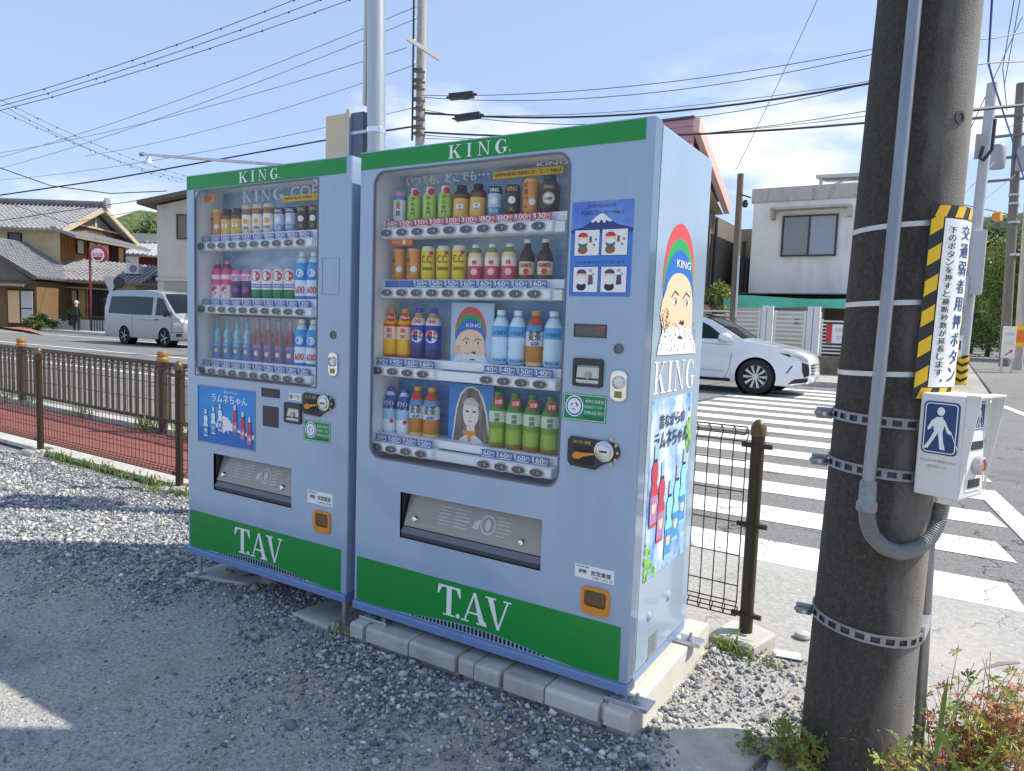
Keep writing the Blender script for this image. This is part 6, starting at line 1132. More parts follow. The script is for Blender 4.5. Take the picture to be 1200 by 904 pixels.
MB().add([(-4.87, 20.1, 6.8), (-6.4, 20.1, 6.8), (-6.4, 23.5, 5.33), (-4.74, 23.5, 5.33)], [(0, 1, 2, 3)]).build('soffit', soffit, pk)
window(pk, 21.6, 22.6, -4.97, 3.6, 4.9, [mat('pane_brown', S(120, 106, 92), .4)], MATS['frame_brown'] if 'frame_brown' in MATS else wood_d, mull=1, axis='b')
MB().cyl((-4.93, 23.4, .1), (-4.93, 23.4, 5.2), .05).cyl((-4.93, 22.9, .1), (-4.93, 22.9, 4.6), .03).build('downpipe', dark_pl, pk)
MB().box(-5.0, -4.6, 21.4, 22.5, 1.95, 2.1).build('door_hood', mat('hood_brown', S(110, 70, 60), .6), pk)
# --- white rendered building with teal awning
wb = thing('white_building', 'weathered white two storey building with teal awning and sliding window', 'building', (-1, 28, 0))
wwall = mat('render_white', S(246, 242, 234), .9, var=.04, vscale=.7, stain=S(196, 190, 182), sscale=.9, samt=.5, stretch=(1.2, 1.2, .5)); wtop = mat('render_band', S(200, 194, 184), .9, var=.15, vscale=2, stain=S(110, 106, 100), sscale=2, samt=.7, stretch=(1.5, 1.5, .4))
MB().box(-4.28, 1.5, 24, 33, 2.62, 5.75).box(-4.28, 1.5, 25.4, 33, .3, 2.62).build('wall', wwall, wb); MB().box(-4.36, 1.56, 23.94, 33, 5.75, 6.24).build('parapet', wtop, wb, bevel=.03); MB().box(-4.3, 1.52, 23.97, 33, 2.5, 2.62).build('sill_band', wtop, wb)
window(wb, -3.26, -1.5, 23.96, 3.87, 5.25, [mat('pane_haze', (.3, .3, .31), .2), mat('pane_haze2', (.38, .4, .46), .2)], mat('frame_dark', S(70, 58, 52), .5), t=.05); MB().box(-3.62, -1.1, 23.55, 24, 5.42, 5.5).box(-3.62, -3.5, 23.6, 24, 5.12, 5.42).box(-1.22, -1.1, 23.6, 24, 5.12, 5.42).build('window_hood', wtop, wb)
mb = MB(); V = []
for i in range(13):
    t = i/12; x = -4.75+5.8*t; V += [(x, 24.0, 2.50), (x, 22.6+.1*math.sin(t*9), 2.42-.0*t+.06*math.sin(t*7+1)), (x, 22.55, 1.96+.13*math.sin(math.pi*t)**.8)]
mb.add(V, [(3*i+j, 3*i+3+j, 3*i+4+j, 3*i+1+j) for i in range(12) for j in range(2)]).build('awning', mat('awning_teal', S(110, 206, 178), .75, var=.1, vscale=2), wb); MB().box(-4.8, 1.2, 22.7, 24, 2.52, 2.56).build('canopy_roof', mat('canopy_dark', S(88, 84, 74), .7), wb)
gs = MB().box(-1.9, 1.2, 25.3, 25.36, .4, 2.5).build('shutter', mat('shutter_tan', S(112, 100, 84), .6, .2), wb); mb = MB()
for i in range(17): mb.box(-1.9, 1.2, 25.27, 25.3, .42+.12*i, .5+.12*i)
mb.build('shutter_ribs', MATS['shutter_tan'], gs); MB().box(-4.7, -4.3, 22.6, 22.9, .3, 2.3).build('pillar', wwall, wb)
MB().box(-.3, 1.5, 26, 30, 6.24, 6.9).build('roof_tank_room', wtop, wb); MB().add([(-2.4, 24.6, 6.7), (1.6, 24.6, 6.6), (1.6, 27, 6.9), (-2.4, 27, 7.0), (-2.4, 24.6, 6.58), (1.6, 24.6, 6.48), (1.6, 27, 6.78), (-2.4, 27, 6.88)], [(0, 1, 2, 3), (7, 6, 5, 4), (0, 4, 5, 1), (1, 5, 6, 2), (3, 7, 4, 0)]).build('roof_canopy', mat('canopy_pale', S(196, 192, 186), .7), wb); MB().beam((-2.2, 24.8, 6.24), (-1.2, 24.8, 6.6), .06, .06).beam((-.4, 24.8, 6.24), (-1.2, 24.8, 6.6), .06, .06).box(-2.3, -2.2, 24.7, 24.8, 6.24, 6.6).build('canopy_strut', zinc, wb)
MB().box(-5.1, -4.28, 25, 30, .3, 5.0).build('annex', mat('annex_tan', S(170, 156, 128), .85, var=.1), wb); MB().box(-5.0, -4.5, 24.6, 25, 2.6, 3.9).box(-4.72, -4.6, 24.5, 24.6, 2.5, 4.5).build('pipe_cluster', dark_pl, wb)
# the low wall, the gates and the gate posts
gw = prop(MB().box(-6.2, 1.2, 20.35, 20.75, 0, .62).build('garden_wall', mat('stone_wall', S(128, 112, 92), .9, var=.3, vscale=5, bump=.6, bscale=12), bevel=.03), 'low brown stone wall under the white metal gates', 'wall')
gwhite = mat('gate_white', (.7, .7, .68), .45)
def gate(a0, a1, z1, lab):
    g_ = thing('gate', lab, 'gate', ((a0+a1)/2, 20.5, .62)); n = 10
    for i in range(n): z = .7+(z1-.78)*i/(n-1); MB().box(a0+.002, a1-.002, 20.47, 20.5, z, z+.045).build('slat', gwhite, g_)
    MB().box(a0, a0+.06, 20.44, 20.47, .62, z1).build('stile', gwhite, g_); MB().box(a1-.06, a1, 20.44, 20.47, .62, z1).build('stile', gwhite, g_)
gate(-6.0, -3.02, 1.93, 'white slatted metal gate beside the brown pole'); gate(-2.62, -1.72, 1.93, 'narrow white slatted gate between the two white posts'); gate(-1.3, 1.1, 1.7, 'white slatted gate carrying the red and white notice')
for a, w_, lab in ((-2.98, .32, 'white metal gate post by the wide slatted gate'), (-1.68, .34, 'white metal gate post by the notice')):
    p_ = thing('gate_post', lab, 'post', (a+w_/2, 20.5, .62)); MB().box(a, a+w_*.44, 20.42, 20.56, .62, 2.06).build('post', gwhite, p_); MB().box(a+w_*.5, a+w_, 20.40, 20.58, .62, 2.06).build('post', gwhite, p_)
MB_ = thing('cabinet', 'grey electric cabinet standing behind the narrow white gate', 'cabinet', (-2.1, 21.6, .3)); MB().box(-2.75, -1.5, 21.4, 22, .3, 1.95).build('case', cream_g, MB_); MB().box(-2.2, -2.08, 21.36, 21.4, 1.5, 1.7).build('handle', grey_pl, MB_); MB().box(-1.8, -1.62, 21.38, 21.4, 1.45, 1.55).build('vent', dark_pl, MB_)
m2 = thing('block_wall', 'grey block wall behind the wide white gate', 'wall', (-4, 21.5, .3)); MB().box(-5.2, -2.95, 21.3, 21.5, .3, 1.95).build('blocks', cream_g, m2); MB().box(-5.25, -2.9, 21.27, 21.53, 1.95, 2.02).build('coping', wtop, m2)
nt_ = thing('notice', 'white notice with a red edge hung on the gate', 'sign', (-1.0, 20.42, 1.0)); MB().box(-1.12, -.42, 20.4, 20.43, 1.02, 1.56).build('board', white_print, nt_); MB().box(-1.13, -.98, 20.385, 20.4, 1.02, 1.56).build('red_edge', red_pr, nt_); mb = MB(); text(mb, '月極駐車場', FRONT(20.4), -.92, -.5, 1.34, 1.46); text(mb, '空有', FRONT(20.4), -.86, -.6, 1.12, 1.24); mb.build('lettering', mat('pale_ink', S(200, 150, 140), .5), nt_)
# dark tiled house seen in the gap
dh = thing('far_house', 'dark tiled house glimpsed between the pink and white buildings', 'house', (-8, 40, 0)); MB().box(-12, -6.5, 38, 46, .1, 4.6).build('wall', mat('slate_wall', S(84, 92, 110), .8, var=.1), dh); roof(dh, 'roof', [(-12.5, 37.4, 4.5), (-6, 37.4, 4.5), (-6, 42, 6.4), (-12.5, 42, 6.4)], tile_d, rib=.4)
window(dh, -8.9, -7.2, 37.98, 1.9, 3.2, [MATS['pane_haze']], mat('frame_alu', (.5, .5, .52), .4, .5)); roof(dh, 'porch_roof', [(-12.2, 36.8, 3.5), (-6.2, 36.8, 3.5), (-6.2, 38, 3.9), (-12.2, 38, 3.9)], tile_d, rib=.4)

# ------------------------------------------------------------- poles, lamps, signals and wires
def cpole(name, lab, p0, p1, r0, r1, m, n=16):
    o = thing(name, lab, 'utility pole', tuple(p0)); MB().tube([Vector(p0)-Vector((0, 0, .2)), p1], [r0, r1], n).build('shaft', m, o, smooth=60); return o
grey_con = mat('pole_grey', (.4, .385, .36), .85, var=.15, vscale=6, stretch=(1, 1, .2)); brown_con = mat('pole_brown', (.19, .165, .14), .85, var=.2, vscale=6, stretch=(1, 1, .2)); alu = mat('silver_pipe', (.5, .51, .51), .36, .8, var=.1, vscale=10, stretch=(1, 1, .1))
# silver pole behind the machines with the back of a sign box and a lamp arm
sp = thing('lamp_pole', 'bright silver steel pole rising between the two vending machines', 'pole', (-1.215, 1.42, 0))
MB().tube([(-1.185, 1.4, -.1), (-1.215, 1.4, 2.38), (-1.25, 1.4, 3.9), (-1.27, 1.4, 5.2)], .057, 24).build('shaft', alu, sp, smooth=60); MB().box(-1.318, -1.29, 1.375, 1.41, 2.62, 5.0).build('cable_duct', mat('duct_cream', (.55, .53, .48), .6), sp, bevel=.01)
MB().lathe([(.06, 2.44), (.062, 2.442), (.062, 2.472), (.06, 2.474)], 24, (-1.217, 1.4, 0)).build('strap', chrome, sp, smooth=40); MB().beam((-1.44, 1.38, 2.455), (-1.26, 1.38, 2.455), .03, .02).build('strap', zinc, sp)
bxs = thing('sign_cabinet', 'cream backed sign cabinet strapped to the silver pole', 'sign', (-1.5, 1.4, 1.9)); MB().box(-1.62, -1.43, 1.36, 1.50, 1.9, 2.585).build('back', mat('cabinet_cream', S(206, 190, 162), .6, var=.04), bxs, bevel=.006); MB().box(-1.428, -1.40, 1.35, 1.52, 1.88, 2.6).build('frame', mat('cabinet_edge', (.5, .49, .47), .5, .3), bxs); MB().box(-1.398, -1.30, 1.37, 1.50, 1.88, 2.58).build('bracket_plate', mat('slate_blue', S(96, 106, 124), .5, .3), bxs)
la = thing('spot_lamp', 'small white spot lamp on a long thin arm over the narrower machine', 'lamp', (-3.6, 1.4, 2.5)); MB().tube([(-1.25, 1.4, 2.18), (-2.1, 1.4, 2.325), (-3.0, 1.4, 2.445), (-3.74, 1.4, 2.545)], .011, 10).build('arm', zinc, la, smooth=60); MB().lathe([(.012, .03), (.02, .02), (.034, -.02), (.04, -.028), (.0, -.03)], 14, (-3.67, 1.4, 2.5), (.1, 0, 1)).build('lamp_head', white_pl, la, smooth=40); MB().lathe([(.016, 0), (.016, .04)], 10, (-3.76, 1.4, 2.545), (1, 0, 0)).build('arm_clamp', grey_pl, la)
# tall pole beyond
u1 = cpole('utility_pole', 'tall slender concrete utility pole with a diagonal crossarm behind the machines', (-11.426, 14.416, 1.095), (-11.522, 14.358, 11.22), .17, .12, grey_con)
MB().beam((-11.592, 13.845, 9.086), (-10.973, 14.576, 8.649), .1, .1).build('crossarm', mat('arm_white', (.66, .65, .6), .5), u1)
for pa, pb, pd in [((-11.547, 14.342, 8.334), (-11.522, 14.123, 8.263), (-11.274, 14.275, 8.25)), ((-11.541, 14.345, 8.051), (-11.516, 14.126, 7.983), (-11.268, 14.278, 7.969)), ((-11.538, 14.348, 7.862), (-11.513, 14.129, 7.796), (-11.264, 14.28, 7.782)), ((-11.531, 14.352, 7.531), (-11.506, 14.132, 7.467), (-11.258, 14.284, 7.454)), ((-11.527, 14.354, 7.294), (-11.502, 14.135, 7.232), (-11.253, 14.287, 7.219)), ((-11.521, 14.358, 7.008), (-11.496, 14.139, 6.95), (-11.247, 14.291, 6.936)), ((-11.516, 14.361, 6.77), (-11.492, 14.141, 6.713), (-11.243, 14.294, 6.7)), ((-11.513, 14.363, 6.579), (-11.488, 14.144, 6.524), (-11.239, 14.296, 6.51))]: MB().lathe([(.17, 0), (.17, .05)], 14, pa).beam(pb, pd, .05, .05).build('pole_band', mat('band_grey', S(120, 110, 104), .6, .3), u1)
for pa, pb in [((-11.579, 14.205, 10.065), (-11.331, 14.24, 10.031)), ((-11.573, 14.209, 9.765), (-11.591, 14.081, 9.721)), ((-11.568, 14.212, 9.464), (-11.318, 14.247, 9.432)), ((-11.562, 14.216, 9.162), (-11.579, 14.088, 9.121)), ((-11.556, 14.219, 8.859), (-11.306, 14.255, 8.83)), ((-11.55, 14.223, 8.556), (-11.568, 14.095, 8.518)), ((-11.544, 14.227, 8.251), (-11.294, 14.262, 8.225)), ((-11.538, 14.23, 7.946), (-11.556, 14.102, 7.911)), ((-11.532, 14.234, 7.64), (-11.282, 14.27, 7.617)), ((-11.526, 14.237, 7.333), (-11.545, 14.109, 7.301)), ((-11.52, 14.241, 7.026), (-11.269, 14.277, 7.006)), ((-11.514, 14.245, 6.717), (-11.533, 14.116, 6.688))]: MB().cyl(pa, pb, .012, n=6).build('step', zinc, u1)
MB().tube([(-11.579, 14.088, 10.205), (-11.56, 14.1, 8.122), (-11.547, 14.107, 6.356)], .03, 6).build('cable_riser', dark_pl, u1)
b1 = cpole('utility_pole', 'thin weathered pole standing between the pink and white buildings', (-3.539, 19.3, 1.517), (-3.583, 19.3, 5.806), .11, .09, mat('pole_timber', S(120, 106, 92), .85, var=.2, vscale=5, stretch=(1, 1, .2)))
for z0_ in (0,): MB().tube([(-3.461, 19.2, 3.446), (-3.449, 19.2, 1.667)], .03, 8).build('conduit', zinc, b1)
MB().lathe([(.06, 0), (.09, .1), (.05, .2)], 10, (-3.377, 19.2, 4.831)).beam((-3.521, 19.2, 5.203), (-3.225, 19.2, 5.088), .04, .04).build('insulator', dark_pl, b1)
# right: grey pole with signal
s1 = cpole('signal_pole', 'grey pole with a yellow and black wrap at the far corner', (2.276, 22.207, -0.128), (2.41, 22.29, 8.382), .155, .13, mat('pole_galv', (.5, .5, .52), .55, .2, var=.08, vscale=4)); s1['category'] = 'pole'
p0, p1 = Vector((2.272, 22.205, -0.079)), Vector((2.297, 22.221, 0.811)); wr_ = MB().tube([p0, p1], .17, 18).build('wrap', ye, s1, smooth=60); mb = MB(); ax = (p1-p0); e1, e2 = basis(ax)
for k in range(5):
    V = []
    for i in range(19):
        a = 2*math.pi*i/18
        for dz in (0, .1): t = min(1, max(0, -.14+k*.25+.3*abs((a/math.pi)-1)+dz)); c = p0+ax*t; V.append(c+(e1*math.cos(a)+e2*math.sin(a))*.174)
    mb.add(V, [(2*i, 2*i+2, 2*i+3, 2*i+1) for i in range(18)])
mb.build('wrap_stripes', mat('plate_black', (.025, .025, .025), .5), wr_)
MB().box(-.2, .2, -.15, .15, -.5, .5).build('meter_box', grey_con, None).name = 'meter_box'
o = bpy.data.objects['meter_box']; o.location = Vector((2.219, 21.938, 6.606))-Vector((2.276, 22.207, -0.128)); o.parent = s1; o.scale = (.45, .5, .65)
sg_ = thing('traffic_signal', 'grey traffic signal with an amber lamp on the corner pole', 'traffic light', (2.452, 21.964, 3.365)); c = Vector((2.445, 21.959, 3.46)); MB().box(c.x-.2, c.x+.16, c.y-.15, c.y+.15, c.z-.95, c.z+.85).build('housing', mat('signal_grey', (.5, .51, .53), .5), sg_, bevel=.05); MB().lathe([(.1, 0), (.14, .1), (.13, .2)], 14, (c.x+.25, c.y-.05, c.z+1.2), (1, -.3, 0)).build('amber_lamp', mat('amber', S(226, 150, 40), .4), sg_, smooth=40)
for (c, w_, h_, m, lab) in (((1.999, 21.687, 2.61), 22, 34, 'signal_grey', 'grey back of a road sign beside the corner pole'), ((1.96, 21.663, 1.24), 14, 46, None, 'yellow green warning sign beyond the button box')):
    c = Vector(c); k = 20.2/832; o = thing('road_sign', lab, 'sign', tuple(c)); MB().box(c.x-w_*k/2, c.x+w_*k/2, c.y-.02, c.y+.02, c.z-h_*k/2, c.z+h_*k/2).build('plate', MATS[m] if m else mat('sign_lime', S(190, 214, 50), .5), o, bevel=.01); MB().cyl((c.x, c.y+.06, 0), (c.x, c.y+.06, c.z+h_*k/2), .035).build('post', zinc, o)
c = Vector((2.117, 21.525, 1.056)); o = thing('number_plate', 'small white plate on a thin post beside the striped pole wrap', 'sign', tuple(c)); MB().box(c.x-.14, c.x+.14, c.y-.02, c.y+.02, c.z-.3, c.z+.3).build('plate', white_print, o); MB().cyl((c.x-.06, c.y+.05, 0), (c.x-.06, c.y+.05, c.z+.3), .03).build('post', zinc, o); mb = MB(); text(mb, '11', FRONT(c.y-.02), c.x-.09, c.x+.09, c.z-.1, c.z+.16, bold=.01); mb.build('lettering', mat('ink_blue', S(50, 70, 110), .5), o)
u2 = cpole('utility_pole', 'dark brown utility pole with transformer crossarms at the far corner', (3.971, 34.379, 0.36), (3.605, 34.155, 11.705), .2, .15, brown_con)
for pa, pb in [((2.788, 33.421, 7.711), (4.47, 34.449, 7.949)), ((2.776, 33.414, 8.598), (4.305, 34.349, 8.83)), ((2.055, 32.973, 10.197), (4.255, 34.319, 10.453)), ((2.853, 33.461, 9.485), (4.171, 34.267, 9.707))]: MB().beam(pa, pb, .1, .1).build('crossarm', mat('arm_steel', S(120, 116, 120), .5, .4), u2)
for q in ((3.037, 33.339, 8.187), (3.957, 33.902, 8.156)): MB().lathe([(.26, 0), (.28, .05), (.28, .85), (.2, .95)], 16, q).build('transformer', mat('transformer_grey', (.36, .37, .4), .5), u2, smooth=40)
for pa in [(3.735, 34.118, 7.184), (3.764, 34.135, 6.84), (3.827, 34.174, 6.081), (3.936, 34.241, 4.76)]: MB().lathe([(.2, 0), (.2, .08)], 12, pa).build('pole_band', zinc, u2)
u3 = cpole('utility_pole', 'pale concrete pole carrying an orange striped notice', (4.305, 32.239, 0.307), (4.024, 32.067, 10.969), .17, .15, grey_con)
c = Vector((4.27, 31.866, 1.446)); MB().box(c.x-.2, c.x+.25, c.y-.02, c.y+.02, c.z-.24, c.z+.24).build('orange_notice', mat('notice_orange', S(226, 120, 40), .5), u3); [MB().box(c.x-.2, c.x+.25, c.y-.03, c.y-.02, c.z+q_, c.z+q_+.16).build('striped_band', ye, u3) for q_ in (.24, -.42)]
c = Vector((3.883, 31.395, 1.167)); o = thing('signboard', 'white standing signboard with a red arrow at the far corner', 'sign', (c.x, c.y, 0)); k = 27.5/832; MB().box(c.x-6.5*k, c.x+6.5*k, c.y-.06, c.y+.06, c.z-18*k, c.z+19*k).build('board', mat('board_white', (.74, .72, .68), .5), o, bevel=.02); mb = MB(); text(mb, '駐車場', FRONT(c.y-.06), c.x-4*k, c.x+4*k, c.z+8*k, c.z+12*k); text(mb, '入口', FRONT(c.y-.06), c.x-4*k, c.x+4*k, c.z-2*k, c.z+3*k); mb.build('lettering', mat('pale_slate', S(130, 146, 176), .5), o); MB().prism([(c.x-3*k, c.z-14*k), (c.x+2*k, c.z-10*k), (c.x+1*k, c.z-9*k), (c.x+4.5*k, c.z-7.5*k), (c.x+4*k, c.z-11*k), (c.x+3*k, c.z-11*k), (c.x-2*k, c.z-15*k)], FRONT(c.y-.06), -.004, 0).build('arrow', red_pr, o)
for dx in (-5, 5): MB().box(c.x+dx*k-.04, c.x+dx*k+.04, c.y-.04, c.y+.04, 0, c.z-18*k).build('leg', zinc, o)
# round sign on the red post by the far kerb
rs = thing('round_sign', 'round red and white shop sign on a dark red post before the timber house', 'sign', (-36.114, 18.075, -0.045)); p = Vector((-36.114, 18.075, -0.045)); q = Vector((-36.05, 18.114, 4.127)); MB().tube([(p.x, p.y, -.1), (p.x, p.y, q.z+.2)], .06, 10).build('post', mat('post_red', S(110, 34, 42), .5), rs); c = Vector((-35.574, 18.288, 4.047)); ax = Vector((.52, -.85, 0))
dk = MB().lathe([(.43, -.05), (.43, .05)], 28, tuple(c), tuple(ax)).build('disc', mat('sign_rose', S(176, 62, 72), .5), rs, smooth=40); MB().lathe([(.34, .05), (.34, .056)], 28, tuple(c-Vector((.06, .05, .05))), tuple(ax)).build('disc_face', white_print, dk); fr_ = lambda u, v, w_: tuple(c-Vector((.06, .05, .05))+Vector((.85, .52, 0))*u+Vector((0, 0, v))+ax*(.058-w_)); mb = MB(); mb.flat([(-.26, -.08), (.26, -.08), (.28, .1), (-.28, .1)], fr_, 0, 0); mb.flat(ell(0, -.1, .24, .18, 16, 180, 360), fr_, -.001, 1); text(mb, '喫茶', fr_, -.16, .16, -.06, .08, -.004, 2); mb.build('lettering', [mat('sign_pink', S(228, 130, 128), .5), mat('sign_deep', S(160, 48, 58), .5), white_print], dk)
MB().beam(tuple(q), tuple(c), .05, .05).build('bracket', MATS['post_red'], rs)
# convex mirrors by the kerb
mr_ = thing('corner_mirror', 'grey backed traffic mirror on a post between the house and the van', 'mirror', (-36.166, 19.215, 0.095)); p = Vector((-36.166, 19.215, 0.095)); c = Vector((-36.211, 19.188, 2.626)); MB().tube([(p.x, p.y, -.1), (c.x, c.y, c.z+.2)], .05, 10).build('post', zinc, mr_); MB().prism([(-.4, .35), (.4, .35), (.05, -.5), (-.05, -.5)], lambda u, v, w_: tuple(c+GA*u+Vector((0, 0, v))+GB*w_), -.06, 0).build('sign_back', mat('signal_grey', (.5, .51, .53), .5), mr_); MB().lathe([(.3, 0), (.3, .06), (.2, .1)], 18, tuple(c+GA*.45+Vector((0, 0, .05))), tuple(-GB)).build('mirror', dark_pl, mr_, smooth=40)
def wire(pts, r=.011, sag=0, lab='', name='overhead_wire', grp='overhead wires', n=14, m=None, beads=0):
    P = [Vector(p) for p in pts]
    if len(P) == 2: a, b = P; P = [a.lerp(b, i/n)-Vector((0, 0, sag*4*(i/n)*(1-i/n))) for i in range(n+1)]
    mb = MB().tube(P, r, 5)
    for i in range(1, len(P)-1 if beads else 0):
        t = i+.0; k = min(int(t), len(P)-2); c = P[k].lerp(P[k+1], t-k); mb.lathe([(beads*.6, -beads), (beads, -beads*.4), (beads, beads*.8), (beads*.5, beads*1.4)], 6, c-Vector((0, 0, beads*.6)))
    return prop(mb.build(name, m or mat('wire_dark', (.03, .03, .035), .6), smooth=60), lab, 'wire', grp)
wl_ = mat('wire_grey', (.16, .17, .2), .6)
A = 'thick power line of three sweeping up over the narrower machine'
for P_ in [[(-32.573, 12.035, 9.396), (-30.088, 13.203, 10.055), (-28.242, 13.98, 10.569), (-26.432, 14.735, 11.097), (-24.658, 15.468, 11.639), (-22.922, 16.178, 12.192), (-21.222, 16.865, 12.757), (-20.11, 17.311, 13.138), (-15.129, 19.184, 15.301)], [(-32.578, 12.032, 9.192), (-29.954, 13.285, 9.889), (-27.972, 14.145, 10.441), (-26.03, 14.981, 11.006), (-24.129, 15.792, 11.583), (-22.268, 16.578, 12.17), (-20.448, 17.339, 12.768), (-19.257, 17.833, 13.172), (-14.315, 19.682, 15.332)], [(-32.583, 12.029, 9.021), (-29.806, 13.375, 9.752), (-27.676, 14.326, 10.336), (-25.59, 15.25, 10.933), (-23.548, 16.147, 11.541), (-21.551, 17.016, 12.159), (-19.598, 17.858, 12.786), (-18.321, 18.405, 13.208), (-13.421, 20.229, 15.367)]]: wire(P_, .014, beads=.032, lab=A, grp='three power lines over the narrower machine')
B = 'thin grey wire running to the tall pole behind the machines'
for pa, pb in [((-37.243, 13.868, 7.913), (-11.644, 14.283, 10.107)), ((-37.257, 13.86, 7.403), (-11.638, 14.287, 9.782)), ((-36.892, 14.083, 8.278), (-11.85, 14.157, 8.98)), ((-33.141, 16.377, 8.349), (-11.634, 14.289, 8.519)), ((-37.267, 13.853, 7.011), (-11.59, 14.316, 7.339))]: wire([pa, pb], .010, .3, B, m=wl_, grp='thin wires to the tall pole')
C_ = 'beaded wire descending towards the roofs behind the timber house'
for pa, pb in [((-36.823, 14.125, 10.952), (-52.453, 35.044, 12.319)), ((-36.836, 14.117, 10.451), (-52.635, 34.932, 12.035)), ((-36.16, 14.53, 10.362), (-53.058, 34.673, 11.879))]: wire([pa, pb], .016, .4, C_, beads=.045, m=wl_, grp='wires descending behind the timber house')
wire([(-32.673, 11.974, 5.678), (-26.119, 13.637, 6.268), (-17.335, 16.663, 7.584), (-11.58, 14.322, 6.815)], .03, lab='thick black cable crossing behind the lamp arm'); wire([(-44.158, 16.673, 9.08), (-40.968, 18.623, 7.917), (-39.156, 20.903, 7.771), (-37.365, 23.171, 8.187)], .028, lab='sagging cable above the timber house ridge'); wire([(-39.629, 14.754, 5.298), (-36.704, 16.542, 5.918), (-34.621, 20.16, 7.05)], .02, lab='cable crossing before the timber house gable'); wire([(-43.406, 17.133, 7.032), (-40.199, 19.094, 5.905), (-34.626, 20.157, 6.521)], .016, lab='sagging wire before the timber house roof')
D_ = 'paired communication cable from the tall pole to the concrete pole'
for i, (pa, pb, r_, s_, lab) in enumerate((((-11.513, 14.363, 7.674), (0.536, 17.041, 8.013), .010, .35, 'upper of the clipped cables from the tall pole over the wider machine'), ((-11.512, 14.363, 7.627), (0.543, 17.045, 7.919), .010, .5, 'lower of the clipped cables from the tall pole over the wider machine'), ((-11.504, 14.368, 7.199), (0.59, 17.074, 7.256), .028, .45, 'thick bundled cable passing above the pink building'), ((-11.503, 14.369, 7.152), (0.587, 17.073, 7.294), .008, .35, 'messenger wire along the thick bundled cable'), ((-11.506, 14.367, 7.294), (0.584, 17.071, 7.332), .010, .75, 'loosely hung cable beneath the bundled cable'), ((-11.493, 14.375, 6.651), (0.658, 17.116, 6.301), .028, .25, 'thick cable crossing in front of the pink fascia'), ((-11.492, 14.376, 6.579), (0.633, 17.101, 6.646), .010, .45, 'thin cable rising from the pink fascia to the concrete pole'), ((-11.49, 14.377, 6.484), (0.644, 17.108, 6.493), .008, .3, 'lowest thin cable by the pink fascia'))): wire([pa, pb], r_, s_, lab, grp='cables from the tall pole over the road')
wire([(-1.041, 14.905, 8.438), (-3.238, 17.43, 5.51)], .008, .05, 'thin service wire slanting down to the weathered pole', m=wl_); wire([(-0.358, 12.979, 8.477), (-1.041, 14.905, 8.438)], .008, 0, 'upper end of the slanting service wire', m=wl_)
for b, pa, pb, pd, pe in [(114, (-10.54, 14.489, 7.534), (-9.853, 14.674, 7.565), (-10.621, 14.439, 7.519), (-9.773, 14.724, 7.58)), (139, (-10.383, 14.585, 6.958), (-9.677, 14.782, 7.018), (-10.465, 14.535, 6.943), (-9.596, 14.832, 7.033))]:
    o = prop(MB().beam(pa, pb, .2, .16).cyl(pd, pe, .03, n=8).build('cable_closure', dark_pl, bevel=.03), 'black cable closure hung ' + ('on the clipped cables' if b < 120 else 'on the thick bundled cable') + ' beside the tall pole', 'cable box')
E_ = 'wire fanning out round the corner poles'
wire([(1.504, 11.773, 4.942), (2.119, 14.493, 5.656), (3.991, 19.154, 6.855)], .035, lab='thick black cable behind the concrete pole at the far corner'); wire([(2.126, 14.497, 7.808), (2.192, 16.882, 7.27), (2.391, 19.348, 7.479), (3.15, 26.844, 7.937), (3.763, 29.563, 7.025)], .022, lab='blue sleeved cable dropping beside the concrete pole', m=mat('sleeve_blue', S(30, 40, 150), .5))
for p_ in [[(1.334, 14.013, 6.849), (2.262, 16.925, 7.771), (3.833, 19.057, 8.614)], [(1.371, 14.036, 6.351), (2.225, 16.902, 7.253), (3.909, 19.104, 7.767)], [(2.653, 19.508, 9.688), (2.669, 24.206, 9.353), (3.049, 29.127, 9.367)], [(2.859, 21.978, 10.515), (2.826, 26.646, 9.551)], [(3.145, 26.841, 11.702), (1.466, 25.815, 6.498)], [(1.582, 23.542, 5.052), (2.806, 28.978, 7.583)], [(1.826, 23.691, 4.756), (3.67, 33.023, 7.841)], [(1.96, 23.772, 5.322), (4.659, 23.079, 4.415)], [(1.971, 23.78, 5.17), (4.705, 23.107, 3.904)], [(3.187, 31.555, 9.356), (4.357, 22.894, 7.792)]]: wire(p_, .014, lab=E_, m=wl_, grp='wires round the corner poles')
wire([(2.314, 21.645, 6.532), (2.26, 21.612, 6.21), (2.343, 21.663, 6.167), (2.521, 21.771, 6.449), (2.534, 21.779, 7.268)], .05, lab='thick looped cable at the head of the grey corner pole')

# ------------------------------------------------------------- people
def person(loc, rz, s, joints, radii, bones, stops, lab, extras):
    """one continuous figure grown over a joint skeleton"""
    root = thing('person', lab, 'person', loc, rz); OFF[root.name] = Vector((0, 0, 0))
    me = bpy.data.meshes.new('body'); me.from_pydata([tuple(Vector(j)*s) for j in joints], bones, []); o = bpy.data.objects.new('body', me); COL.objects.link(o); o.parent = root
    k = o.modifiers.new('skin', 'SKIN'); k.use_smooth_shade = True
    for v, r_ in zip(me.skin_vertices[0].data, radii): v.radius = (r_[0]*s, r_[1]*s)
    me.skin_vertices[0].data[0].use_root = True
    k = o.modifiers.new('sub', 'SUBSURF'); k.levels = 2; k.render_levels = 2
    m = zramp('person_'+stops[0], 1.7*s, stops[1], .8); me.materials.append(m)
    for nm, mb, mm in extras: mb.build(nm, mm, root, smooth=60, local=True)
    return root
